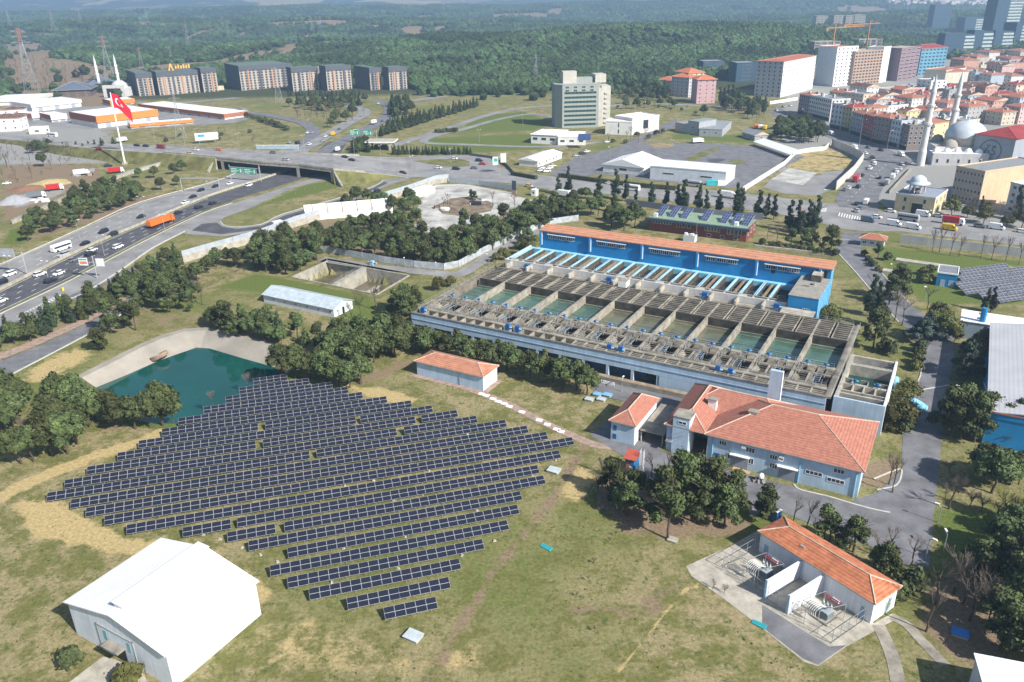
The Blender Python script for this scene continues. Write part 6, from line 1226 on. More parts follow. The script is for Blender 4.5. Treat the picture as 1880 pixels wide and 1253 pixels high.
# ================================================================ trees
NEED = M('pine_needles', (.074, .100, .036), var=.35, scale=.35, kind='leaf', rough=.8, spec=.2)
NEED2 = M('dark_needles', (.040, .062, .032), var=.35, scale=.4, kind='leaf', rough=.8, spec=.2)
OLIVE = M('olive_leaves', (.11, .118, .036), var=.3, scale=.5, kind='leaf', rough=.8, spec=.2)
CEDAR = M('cedar_needles', (.062, .088, .068), var=.3, scale=.6, kind='leaf', rough=.8, spec=.2)
HEDGE = M('hedge_leaves', (.07, .095, .036), var=.35, scale=.8, kind='leaf', rough=.8)
def leaf_mesh(name, lobes, nleaf, size, m, seed, core=.74, up=.35, flat=1.0):
    """a crown made of many leaf clumps spread over overlapping lobes"""
    r = np.random.default_rng(seed); lb = np.array(lobes, float); wgt = lb[:, 3] ** 2; k = r.choice(len(lb), nleaf, p=wgt / wgt.sum())
    d = r.normal(size=(nleaf, 3)); d[:, 2] += up; d /= np.linalg.norm(d, axis=1)[:, None]
    rr = lb[k, 3] * np.where(r.random(nleaf) < .12, r.uniform(1.0, 1.4, nleaf), r.uniform(.68, 1.06, nleaf)); c = lb[k, :3] + d * rr[:, None] * np.array([1, 1, flat])
    nrm = d + r.normal(size=(nleaf, 3)) * .42; nrm /= np.linalg.norm(nrm, axis=1)[:, None]
    t = np.cross(nrm, r.normal(size=(nleaf, 3))); t /= np.linalg.norm(t, axis=1)[:, None]; bt = np.cross(nrm, t)
    s = size * r.uniform(.55, 1.35, nleaf)[:, None]; s2 = s * r.uniform(.5, 1, nleaf)[:, None]
    V = np.stack([c - t * s - bt * s2 * .6, c + t * s * .3 - bt * s2, c + t * s + bt * s2 * .5, c - t * s * .4 + bt * s2], 1).reshape(-1, 3)
    vs = [tuple(v) for v in V]; fs = [(4 * i, 4 * i + 1, 4 * i + 2, 4 * i + 3) for i in range(nleaf)]
    b = MB(); b.add(vs, fs, m)
    for x, y, z, q in lobes:
        q *= core; pr = [(q * math.sin(a), z + q * flat * -math.cos(a)) for a in (.25, .8, 1.4, 2.0, 2.6)]; b.lathe(pr + [(0, z + q * flat)], m, 7, (x, y))
    return b.mesh(name)
def trunk_mesh(h, r, lean=0, limbs=0, seed=0, m=BARK):
    q = random.Random(seed); b = MB(); P = [Vector((math.sin(i * 1.3 + seed) * lean * i / 4, math.cos(i + seed) * lean * i / 4, h * i / 4 - .2)) for i in range(5)]
    for i in range(4): b.bar(P[i], P[i + 1], r * (1 - .17 * i), m, 7, r * (1 - .17 * (i + 1)))
    for k in range(limbs): a = q.uniform(0, 6.3); s = P[2].lerp(P[4], q.random()); b.bar(s, s + Vector((math.cos(a) * h * .35, math.sin(a) * h * .35, h * .28)), r * .4, m, 5, r * .15)
    return b.mesh('trunk')
def bare_mesh(h, seed, n0=5, spread=.6, r0=.16, thick=1.0, name='branches', base_z=.25):
    q = random.Random(seed); b = MB()
    def grow(p, d, L, r, lv):
        e = p + d * L; b.bar(p, e, r, TWIG if lv > 1 else BARK, 5 if lv < 2 else 3, r * .6)
        if lv >= 4: return
        for k in range((n0, 4, 4, 3)[lv] if lv else n0):
            a = Vector((q.gauss(0, spread), q.gauss(0, spread), q.uniform(.1, .7))); nd = (d + a * (1.05 - .12 * lv)).normalized()
            grow(p.lerp(e, q.uniform(.45, 1)), nd, L * q.uniform(.5, .78), r * .52, lv + 1)
    grow(Vector((0, 0, h * base_z)), Vector((q.gauss(0, .08), q.gauss(0, .08), 1)).normalized(), h * .33, r0 * thick, 0)
    return b.mesh(name)
def lobes_round(n, R_, z0, z1, rs, seed, flat=1.0):
    q = random.Random(seed); out = [(0, 0, (z0 + z1) / 2, R_ * .62)]
    for i in range(n):
        a = 2.4 * i + q.random(); k = math.sqrt((i + .5) / n); rad = R_ * k * .82; z = z0 + (z1 - z0) * (1 - .62 * k * k) * q.uniform(.72, 1.0)
        out.append((rad * math.cos(a), rad * math.sin(a), z, rs * q.uniform(.75, 1.25)))
    return out
KIND = {}
def reg(k, label_name, parts): KIND.setdefault(k, []).append((label_name, parts))
for s in range(5):                                                  # broad round-headed pines
    reg('pine', 'stone_pine', [('trunk', trunk_mesh(4.6, .24, .5, 3, s)), ('crown', leaf_mesh('crown', lobes_round(19, 3.25, 2.3, 7.5, 1.05, s), 2400, .25, NEED, s + 1))])
for s in range(4):                                                  # looser layered pines with gaps
    q = random.Random(s + 50); lb = []
    for i in range(17): a = q.uniform(0, 6.28); z = q.uniform(2.6, 9.2); rad = (1 - (z - 2.2) / 8.2) * 3.6 * q.uniform(.45, 1); lb.append((rad * math.cos(a), rad * math.sin(a), z, q.uniform(.8, 1.45)))
    reg('loose', 'black_pine', [('trunk', trunk_mesh(8.4, .26, .35, 6, s + 9)), ('crown', leaf_mesh('crown', lb, 2400, .26, NEED, s + 20, .6, .3, .75))])
for s in range(4):                                                  # pointed conifers
    q = random.Random(s + 80); lb = []
    for i in range(20): z = 1.0 + 8.6 * i / 20; rad = 2.0 * (1 - z / 11.2) * q.uniform(.5, 1); a = 2.4 * i; lb.append((rad * math.cos(a), rad * math.sin(a), z, max(.45, 1.5 * (1 - z / 11.5)) * q.uniform(.8, 1.2)))
    reg('conifer', 'conifer_tree', [('trunk', trunk_mesh(7, .2, .1, 0, s)), ('crown', leaf_mesh('crown', lb, 1700, .25, NEED if s % 2 else NEED2, s + 40, .7, .1))])
for s in range(3):                                                  # tall dark ragged conifers
    q = random.Random(s + 90); lb = []
    for i in range(18): z = 2.6 + 10 * i / 18; rad = 2.3 * (1 - z / 16) * q.uniform(.3, 1); a = q.uniform(0, 6.28); lb.append((rad * math.cos(a), rad * math.sin(a), z, max(.55, 1.35 * (1 - z / 17)) * q.uniform(.7, 1.3)))
    reg('dark', 'conifer_tree', [('trunk', trunk_mesh(10, .25, .3, 3, s)), ('crown', leaf_mesh('crown', lb, 1900, .26, NEED2, s + 60, .6, .0))])
for s in range(3): reg('bush', 'round_shrub', [('trunk', trunk_mesh(.8, .1, 0, 0, s)), ('crown', leaf_mesh('crown', lobes_round(8, 1.35, .6, 2.0, .7, s + 5), 420, .25, (HEDGE, OLIVE, NEED)[s], s + 70))])
for s in range(2): reg('olive', 'broadleaf_tree', [('trunk', trunk_mesh(3, .2, .3, 4, s)), ('crown', leaf_mesh('crown', lobes_round(12, 2.8, 1.8, 5.8, 1.2, s + 15), 1900, .24, OLIVE, s + 75, .6))])
for s in range(2): reg('cedar', 'cedar_tree', [('trunk', trunk_mesh(6, .3, .2, 3, s)), ('crown', leaf_mesh('crown', [(random.Random(i * 3 + s).uniform(-1, 1) * 4.2 * (1 - i / 26), random.Random(i * 7 + s).uniform(-1, 1) * 4.2 * (1 - i / 26), 1.6 + i * .32, 1.5 * (1 - i / 34)) for i in range(22)], 3000, .29, CEDAR, s + 78, .6, .5, .5))])
for s in range(2): reg('column', 'columnar_tree', [('trunk', trunk_mesh(2, .15, .1, 0, s)), ('crown', leaf_mesh('crown', [(random.Random(i + s).uniform(-.5, .5), random.Random(i + 5 + s).uniform(-.5, .5), 1 + i * .55, .95 - abs(i - 4) * .06) for i in range(11)], 800, .28, OLIVE if s else HEDGE, s + 79, .65))])
for s in range(4): reg('bare', 'bare_tree', [('trunk', trunk_mesh(2.3, .17, .1, 0, s)), ('branches', bare_mesh(7.4, s + 3, 4 + s % 2, .55, .13))])
for s in range(2): reg('poplar', 'bare_poplar', [('trunk', trunk_mesh(3.5, .16, .1, 0, s)), ('branches', bare_mesh(10.5, s + 30, 5, .30, .14))])
for s in range(3): reg('scrub', 'bare_shrub', [('branches', bare_mesh(3.2, s + 40, 9, .75, .06, 1.0, 'branches', .0))])
for s in range(2): reg('sapling', 'sapling', [('branches', bare_mesh(3.0, s + 60, 3, .4, .045, 1.0, 'branches', .05)), ('stake', (lambda b: (b.bar((.2, 0, 0), (.2, 0, 1.6), .05, CONCL), b.mesh('stake'))[1])(MB()))])
COUNT = {}
def tree(kind, p, sc, label, group, cat='tree', rz=None):
    n_, parts = KIND[kind][COUNT.get(kind, 0) % len(KIND[kind])]; COUNT[kind] = COUNT.get(kind, 0) + 1
    t = thing(n_, label, cat, p, RN.uniform(0, 6.28) if rz is None else rz, group); t.scale = (sc * RN.uniform(.92, 1.08), sc * RN.uniform(.92, 1.08), sc * RN.uniform(.9, 1.1))
    for nm, me_ in parts: link(nm, me_, t)
    return t
def pts(kind, label, sc, px, group=None, cat='tree', jit=.15):
    many = len(px) > 1
    for i, q in enumerate(px):
        s = sc * (q[2] if len(q) > 2 else 1) * RN.uniform(1 - jit, 1 + jit)
        tree(kind, g(q[0], q[1], 0 if q[1] > 170 else None), s, label, (group or label) if many else group, cat)
def fill(kinds, label, sc, poly, spacing, group=None, seed=1, z=0, cap=70, cat='tree'):
    P = [g(x, y, 0) for x, y in poly]; q = random.Random(seed); xs = [p.x for p in P]; ys_ = [p.y for p in P]; got = []; tries = 0
    while tries < 5000 and len(got) < cap:
        tries += 1; x, y = q.uniform(min(xs), max(xs)), q.uniform(min(ys_), max(ys_))
        if in_poly(np.array([x]), np.array([y]), P)[0] and all((x - a) ** 2 + (y - c) ** 2 > spacing ** 2 for a, c in got): got.append((x, y))
    for x, y in got: tree(q.choice(kinds), Vector((x, y, float(terr(x, y)) if y > 640 else 0)), sc * q.uniform(.78, 1.22), label, group or label, cat)
fill(['pine', 'pine', 'loose'], 'round pine in the grove on the far motorway verge', .82, K(10, 185, 575, 420, 500, 640, 430, 670, 385, 850, 335, 1050, 255, 990, 200, 760, 195, 560, 250, 400, 350, 260, 450), 5.2, seed=2, cap=50)
pts('pine', 'round pine standing alone on grass near the bridge wing wall', .75, K(10, 1000, 105, 1112, 108, 1160, 195, 1275, 160, 1250, 80, 1310, 60, 1340, 15))
fill(['conifer', 'conifer', 'loose', 'pine'], 'tree in the long dense belt between slip road and lower road', .66, K(10, -60, 1275, 20, 1267, 300, 1210, 620, 1125, 880, 1015, 1200, 865, 1310, 780, 1270, 700, 1080, 775, 880, 890, 600, 1020, 300, 1150, 0, 1240, -120, 1290), 3.2, seed=3, cap=162)
fill(['conifer', 'pine'], 'tree in the long dense belt between slip road and lower road', .75, K(20, -60, 205, 0, 195, 180, 130, 330, 70, 330, 20, 150, 60, -60, 130), 4.2, seed=4, cap=20)
fill(['pine', 'loose'], 'pine in the dark group where the lower road ends', .92, K(10, 900, 1090, 1130, 1070, 1370, 1085, 1480, 1010, 1400, 920, 1000, 940), 6.0, seed=5, cap=20)
pts('pine', 'round pine in the short row beside the concrete noise wall', .85, K(10, 1330, 865, 1420, 850, 1500, 790, 1560, 745, 1640, 730, 1715, 745))
fill(['pine', 'loose', 'conifer'], 'pine in the belt between the pond and the prefab hut', .8, [(385, 590), (440, 598), (486, 606), (560, 626), (606, 640), (606, 652), (560, 642), (470, 630), (400, 608)], 3.77, seed=6, cap=28)
pts('loose', 'pine beside the bend of the lower road', .9, [(205, 613), (250, 607), (228, 600), (183, 645, .8)])
pts('bare', 'brown leafless tree among the pines by the lower road', 1.2, [(372, 560)])
fill(['pine', 'pine', 'loose'], 'pine in the dense clump left of the empty basin', .98, [(462, 500), (500, 510), (560, 498), (582, 486), (584, 466), (530, 448), (484, 462)], 4.26, seed=7, cap=25)
fill(['pine', 'pine', 'loose'], 'pine in the grove in front of the white storage shed', .9, [(556, 460), (640, 474), (700, 466), (760, 440), (774, 420), (760, 408), (690, 420), (620, 432), (560, 440)], 4.59, seed=8, cap=42)
pts('pine', 'round pine behind the white storage shed', .9, [(637, 383), (655, 374), (676, 372), (704, 384), (722, 392), (742, 392), (760, 388), (752, 372), (690, 378)])
fill(['pine', 'loose', 'pine'], 'pine in the long belt between dusty yard and works road', .92, [(716, 480), (760, 486), (830, 494), (900, 462), (1000, 420), (1040, 400), (1024, 384), (940, 408), (860, 432), (790, 450), (722, 460)], 4.59, seed=9, cap=75)
pts('pine', 'big round pine near the red office building', 1.15, [(1042, 404), (1062, 400), (1085, 398), (1050, 392), (1098, 396), (1030, 396, .9)])
pts('pine', 'dark pine at the left end of the red office building', 1.15, [(1122, 418), (1146, 424), (1165, 418), (1135, 408)])
pts('column', 'pale olive pointed tree above the pines by the main road', 1.4, [(1127, 390)])
pts('dark', 'tall dark conifer in the row along the main road wall', .95, [q for q in ((1026, 357), (1043, 358), (1100, 368), (1130, 366), (1148, 370), (1168, 372, .6), (1195, 378), (1222, 380), (1243, 384), (1254, 386), (1282, 388), (1295, 390, .9), (1318, 392), (1352, 396), (1360, 400), (1392, 400), (1406, 402), (1420, 404))])
pts('pine', 'small bright pine beside the dark conifers of the main road', .7, [(1066, 364), (1076, 366)])
pts('dark', 'tall dark conifer clump near the works entrance', .95, [(1448, 424), (1462, 428), (1482, 424), (1497, 420), (1490, 430), (1470, 436)])
pts('bare', 'leafless tree left of the works entrance', 1.0, [(1426, 446), (1408, 440), (1438, 438)])
pts('loose', 'green garden tree left of the works entrance', .75, [(1452, 452), (1478, 456), (1490, 450)])
pts('loose', 'round pine alone by the entrance road kerb', 1.05, [(1524, 464)]); pts('loose', 'pine leaning beside the little gatehouse', .75, [(1611, 476)])
b_h = [(1400, 449), (1430, 454), (1460, 458), (1490, 462), (1520, 466), (1415, 452), (1445, 456), (1475, 460), (1505, 465), (1534, 470)]
pts('bush', 'clipped evergreen shrub in the hedge behind the blue hall', .9, b_h, cat='shrub')
pts('bush', 'low shrub along the entrance road', .9, [(1586, 470), (1594, 480), (1604, 490), (1612, 498), (1600, 486)], cat='shrub')
pts('bush', 'round shrub near the blue pump hut', 1.1, [(1661, 522), (1695, 505), (1708, 502), (1628, 478), (1700, 520, 1.3)], cat='shrub')
pts('loose', 'pine on the lawn where the entrance road bends', 1.1, [(1632, 560), (1645, 552)]); pts('bare', 'leafless tree on the lawn where the entrance road bends', 1.25, [(1656, 598), (1642, 590), (1702, 570)]); pts('dark', 'dark conifer by the path behind the outlet chamber', .95, [(1596, 580), (1606, 600)])
pts('cedar', 'broad dark cedar above the road bend', .95, [(1690, 628), (1704, 622)]); pts('olive', 'yellow-green round tree beside the road bend', 1.0, [(1722, 596), (1712, 600)]); pts('dark', 'dark tree beneath the grey solar tables', .6, [(1808, 572), (1818, 574)])
pts('olive', 'shrubby tree beside the light blue stripes of the annex', .8, [(1513, 596), (1524, 590), (1530, 600)]); pts('loose', 'dark tree behind the small white control hut', 1.05, [(1603, 640), (1612, 622)]); pts('bush', 'shrub beside the small white control hut', 1.4, [(1621, 648), (1634, 652)], cat='shrub')
pts('cedar', 'large blue-grey cedar before the blue wall of the grey hall', 1.25, [(1771, 694)]); pts('olive', 'yellowish tree against the blue wall of the grey hall', 1.0, [(1804, 650), (1812, 672), (1736, 622), (1752, 628, .8)])
pts('olive', 'tall green shrub beside the thick blue pipe', 1.05, [(1652, 770), (1660, 745), (1646, 790)]); pts('bush', 'low shrub below the red plant roof corner', 1.3, [(1636, 792), (1655, 794), (1668, 785)], cat='shrub'); pts('bush', 'narrow hedge shrub along the road kerb', 1.1, [(1684, 668), (1686, 656), (1688, 646), (1682, 680)], cat='shrub')
pts('loose', 'big dark pine between the road and the grey hall', 1.2, [(1738, 800), (1762, 806), (1788, 812), (1800, 790), (1760, 786)]); pts('loose', 'pine before the blue gable of the grey hall', 1.15, [(1848, 812), (1866, 806)]); pts('pine', 'big green pine below the blue gable of the grey hall', 1.1, [(1806, 886), (1836, 880), (1820, 906), (1856, 890)])
pts('scrub', 'brown leafless thicket at the road edge', 1.7, [(1745, 890), (1760, 905), (1742, 870), (1780, 930), (1800, 940), (1735, 915), (1862, 940), (1830, 950)], cat='shrub'); pts('bare', 'leafless tree leaning over the road on the right', 1.1, [(1742, 935), (1870, 890), (1840, 960)])
fill(['pine', 'loose', 'pine'], 'dark tree of the wood in the lower right corner', 1.0, [(1806, 1010), (1880, 968), (1940, 1000), (1960, 1253), (1880, 1262), (1838, 1225), (1822, 1150), (1800, 1080)], 4.10, seed=12, cap=32)
pts('bare', 'leafless tree in front of the dark corner wood', 1.15, [(1700, 1160), (1768, 1110), (1795, 1120), (1780, 1140), (1750, 1090), (1812, 1150), (1716, 1110)])
pts('loose', 'loose-crowned pine of the clump on the plant yard edge', 1.02, [(1276, 912), (1258, 938), (1300, 940), (1330, 968), (1226, 990), (1217, 950), (1282, 962), (1250, 905), (1312, 915), (1345, 945)]); pts('loose', 'shrubby pine below the tiny blue hut', .8, [(1150, 945), (1135, 925), (1165, 930), (1120, 910)])
pts('loose', 'small pine behind the portable toilet', .75, [(1405, 952)]); pts('scrub', 'grey-brown leafless thicket below the tiny blue hut', 1.6, [(1125, 880), (1112, 895), (1140, 890), (1105, 870), (1098, 905), (1195, 905), (1205, 925), (1190, 940), (1210, 890)], cat='shrub')
pts('bare', 'leafless tree on the plant yard', 1.0, [(1225, 880), (1195, 890), (1480, 978), (1605, 1035), (1672, 1042), (1455, 968), (1630, 1030), (1632, 890), (1638, 905)])
pts('loose', 'slender pine behind the orange roof of the substation', .72, [(1512, 992), (1522, 996), (1566, 1014), (1618, 1052), (1632, 1060), (1560, 1008)]); pts('bush', 'shrub at the right end of the orange substation roof', 1.5, [(1665, 1088), (1680, 1080), (1648, 1075), (1650, 1098)], cat='shrub')
pts('pine', 'round pine on the pond bank above the highest solar rows', 1.08, [(520, 692), (545, 694), (570, 696), (600, 702), (622, 708), (642, 712), (662, 706), (590, 690)])
fill(['pine'], 'round pine in the grove between pump house and pond', 1.2, [(612, 668), (650, 672), (700, 672), (738, 660), (742, 642), (700, 632), (640, 638), (612, 650)], 4.10, seed=14, cap=22)
for i in range(18): tree('pine', F(1.5 + i * 3.45, -8.2 - (i % 2) * 1.3 - max(0, i - 12) * .35), .94 + max(0, i - 12) * .02, 'round pine in the row along the tank block wall', 'pines along the tank block wall')
for i, (a, s) in enumerate(((17.2, .95), (30.6, .95), (44.5, .92))): tree('column', F(a, -3.0), s, 'pale pointed tree against the tank wall, %s of three' % ORD[i], 'pointed trees against the tank wall')
pts('bush', 'round shrub at the foot of the tank wall', 1.5, [(1200, 699), (1302, 715, .9), (1323, 720, .9)], cat='shrub')
pts('pine', 'pine of the left-hand group between pond and solar field', 1.15, [(112, 748), (140, 752), (122, 782), (150, 778), (98, 838, 1.15), (126, 834), (142, 816), (40, 852), (62, 848), (175, 768), (196, 774), (226, 784), (250, 788), (276, 786), (300, 782), (318, 776, .8), (105, 800), (165, 785)])
pts('pine', 'pine at the left picture edge beside the pond', 1.3, [(8, 802), (24, 785), (0, 752), (28, 750), (46, 748, .7), (-10, 780)])
pts('scrub', 'pale leafless shrub at the water edge before the solar rows', 1.5, [(391, 744), (454, 706)], cat='shrub'); pts('scrub', 'pale leafless shrub among the left-hand pines', 1.5, [(50, 795), (60, 782), (38, 782)], cat='shrub')
pts('bare', 'thin leafless tree behind the prefab hut', 1.2, [(664, 590), (648, 598), (690, 570)]); pts('bush', 'brown shrub near the white hangar', 1.2, [(135, 1222), (240, 1252), (225, 1262)], cat='shrub'); pts('scrub', 'tiny leafless shrub on the open lower grass', .55, [(1090, 1035), (1080, 1068), (1058, 1095), (1130, 985), (1118, 995), (1092, 1160), (1330, 1090, 1.4), (1310, 1080, 1.4)], cat='shrub')
pts('loose', 'spreading pine beside the left end of the basins', .95, [(738, 590), (752, 580), (765, 572), (745, 574), (728, 578)]); pts('olive', 'olive shrub near the left end of the basins', .7, [(806, 534), (828, 528, .8), (925, 478), (910, 482, .8)])
fill(['olive', 'pine'], 'tree beside the upper works road and blue hall', .7, [(950, 470), (975, 462), (985, 445), (965, 440)], 3.69, seed=15, cap=8)
# further off
def line(kind, label, sc, a, c, n_, jit=2.0, group=None, cat='tree'):
    for i in range(n_): t_ = i / max(1, n_ - 1); tree(kind, g(a[0] + (c[0] - a[0]) * t_ + RN.uniform(-jit, jit), a[1] + (c[1] - a[1]) * t_ + RN.uniform(-jit, jit) * .4), sc * RN.uniform(.8, 1.15), label, group or label, cat)
line('conifer', 'small conifer in the long diagonal row by the valley road', .95, (700, 250), (874, 196), 34); line('conifer', 'small conifer in the long diagonal row by the valley road', .9, (712, 238), (800, 214), 14)
fill(['pine', 'conifer'], 'dark tree of the copse inside the motorway loop', 1.1, [(526, 198), (600, 206), (668, 196), (675, 190), (640, 184), (560, 186)], 9.02, seed=16, cap=32); fill(['bare'], 'brown leafless tree inside the motorway loop', 1.3, [(540, 222), (600, 224), (640, 214), (600, 206), (550, 208)], 9, seed=17, cap=20)
fill(['pine', 'conifer'], 'dark tree beside the hairpin of the valley road', 1.1, [(712, 215), (742, 218), (762, 206), (740, 188), (718, 190)], 7.38, seed=18, cap=18)
fill(['conifer', 'pine'], 'conifer beside the checkpoint canopy', .8, [(640, 284), (676, 280), (672, 266), (650, 268)], 4.10, seed=19, cap=15); line('conifer', 'dark shrub in the strip along the slip lane', .55, (720, 284), (862, 284), 26); line('bush', 'clipped hedge shrub at the grassy ring road', 1.2, (800, 244), (838, 243), 7, cat='shrub')
line('dark', 'roadside tree in the row below the dark estate', .55, (530, 178), (660, 179), 22, 2)
fill(['bare'], 'grey-brown leafless tree of the scrubby wood on the left', 1.35, [(0, 172), (100, 178), (225, 172), (240, 150), (100, 128), (0, 118)], 15, seed=20, cap=110); fill(['bare', 'scrub'], 'leafless scrub tree left of the flagpole', 1.1, [(0, 345), (60, 330), (150, 292), (110, 270), (0, 275)], 8, seed=21, cap=42)
fill(['bush', 'conifer'], 'dark shrub under the raised cross road', .9, [(115, 284), (210, 286), (215, 278), (120, 274)], 5, seed=22, cap=28); pts('pine', 'dark round tree by the white bus near the flagpole', .9, [(70, 278), (84, 282), (92, 276), (60, 282), (80, 306)])
fill(['pine', 'dark'], 'dark tree in the park left of the pink apartments', 1.1, [(1135, 182), (1230, 190), (1232, 176), (1180, 166), (1140, 164)], 8.20, seed=23, cap=32); fill(['pine', 'bare', 'dark'], 'tree in the wood below the white apartment block', 1.1, [(1315, 200), (1400, 224), (1405, 200), (1350, 186), (1320, 188)], 7.38, seed=24, cap=45)
fill(['pine'], 'dense dark tree in the clump above the retaining wall', 1.15, [(1426, 258), (1470, 266), (1512, 262), (1500, 244), (1450, 232), (1424, 240)], 5.74, seed=25, cap=28); fill(['bush', 'bare'], 'shrub on the grass beside the car park', 1.2, [(1180, 262), (1220, 244), (1150, 252), (1110, 268)], 8, seed=26, cap=18)
fill(['bare', 'bare', 'olive'], 'leafless tree in the garden below the beige block', 1.0, [(1740, 396), (1880, 428), (1880, 412), (1800, 384), (1750, 384)], 6, seed=27, cap=22); pts('dark', 'dark pointed conifer before the sunlit beige wall', 1.0, [(1862, 404), (1800, 392, .6)])
pts('poplar', 'thin leafless poplar in the row along the perimeter wall', .95, [(1711, 462), (1724, 464), (1744, 470), (1760, 472), (1800, 474), (1820, 478), (1846, 480), (1870, 486)])
pts('sapling', 'young staked sapling on the grassy loop island', 1.0, [(500, 372), (520, 366), (542, 358), (560, 352), (578, 348), (600, 342), (618, 340), (636, 338), (654, 336), (672, 332), (684, 328), (480, 384), (650, 326)], cat='sapling'); pts('bush', 'dark shrub at the bridge end', 1.4, [(630, 316), (636, 313)], cat='shrub'); pts('sapling', 'young sapling on the verge of the slip road', .9, [(298, 492), (342, 434), (322, 452), (250, 480), (228, 490), (340, 446), (365, 448)], cat='sapling')
pts('bare', 'leafless tree on the mound of the dusty yard', 1.0, [(815, 386), (826, 392), (822, 376), (905, 380), (945, 386)]); pts('loose', 'dark shrubby tree on the mound of the dusty yard', .5, [(866, 366), (872, 368)])
fill(['bush', 'scrub'], 'scrubby bush on the open depot verge', 1.2, [(300, 262), (470, 262), (480, 240), (420, 236), (320, 246)], 12, seed=28, cap=14, cat='shrub'); line('bush', 'clipped shrub in the curved hedge of the depot road', 1.6, (440, 210), (528, 240), 16, 1.5, cat='shrub')
fill(['bare', 'scrub', 'bush'], 'leafless scrub on the slope under the raised cross road', .9, [(110, 300), (225, 290), (226, 280), (120, 276)], 5, seed=31, cap=26); fill(['bare', 'scrub', 'pine'], 'scrubby tree on the verge between the motorway branches', 1.1, [(600, 240), (650, 222), (672, 212), (650, 210), (600, 226)], 9, seed=32, cap=14); fill(['pine', 'bare', 'bush'], 'tree in the park behind the white pavilion blocks', 1.0, [(1130, 200), (1240, 205), (1300, 215), (1230, 196), (1140, 190)], 9, seed=33, cap=24)
# ---- forest on the hills: too many to count
r = np.random.default_rng(3); N_ = 260000
fy = 740 + (4200 - 740) * r.random(N_) ** 1.3; fx = (r.random(N_) * 2 - 1) * (fy * .72 + 60)
row = np.clip(np.searchsorted(np.array(ys), fy), 0, len(ys) - 1); az_ = fx / (fy * .82 + 120); inv = np.interp(az_, tx, np.arange(NX))
mask = FORMASK[row, np.clip(inv.round().astype(int), 0, NX - 1)]
keep = r.random(N_) < mask ** 3 * (.35 + .65 * sst(.35, .5, fbm(fx / 60, fy / 60, 2, 77)))
for q0_, q1_ in (((225, 190), (760, 190)), ((1210, 195), (1500, 195))):
    A_, C_ = g(*q0_, 0), g(*q1_, 0); keep &= ~((fx / fy > A_.x / A_.y) & (fx / fy < C_.x / C_.y) & (fy < (960 if q0_[0] < 600 else 900)))
keep &= ~((fx / fy > .30) & (fy < 1000))
fx, fy = fx[keep][:90000], fy[keep][:90000]; fz = terr(fx, fy); sc = (2.6 + 2.4 * r.random(len(fx))) * (1 + .8 * sst(1500, 4000, fy)) * (.7 + .6 * fbm(fx / 90, fy / 90, 3, 55))
me = bpy.data.meshes.new('forest'); me.vertices.add(len(fx)); me.vertices.foreach_set('co', np.stack([fx, fy, fz + sc * .7], -1).astype('f').ravel())
a1 = me.attributes.new('tree_size', 'FLOAT', 'POINT'); a1.data.foreach_set('value', sc.astype('f')); me.update()
FORL = M('forest_leaves', (.052, .088, .034), var=.3, scale=.05, kind='leaf', rough=.9, spec=.1)
n = FORL.node_tree.nodes; l = FORL.node_tree.links; ge = n.new('ShaderNodeNewGeometry'); t1 = n.new('ShaderNodeTexNoise'); t1.inputs['Scale'].default_value = .011; t1.inputs['Detail'].default_value = 5; l.new(ge.outputs['Position'], t1.inputs['Vector'])
mr = n.new('ShaderNodeMapRange'); mr.inputs[1].default_value = .35; mr.inputs[2].default_value = .65; mr.inputs[3].default_value = .55; mr.inputs[4].default_value = 1.5; l.new(t1.outputs['Fac'], mr.inputs[0]); mx = n.new('ShaderNodeMix'); mx.data_type = 'RGBA'; mx.blend_type = 'MULTIPLY'; mx.inputs[0].default_value = 1; bs = n['Principled BSDF']; l.new(bs.inputs['Base Color'].links[0].from_socket, mx.inputs[6]); l.new(mr.outputs[0], mx.inputs[7]); l.new(mx.outputs[2], bs.inputs['Base Color'])
fo = link('forest', me); tag(fo, 'dense green pine forest covering the rolling hills behind the town', 'forest', kind='stuff')
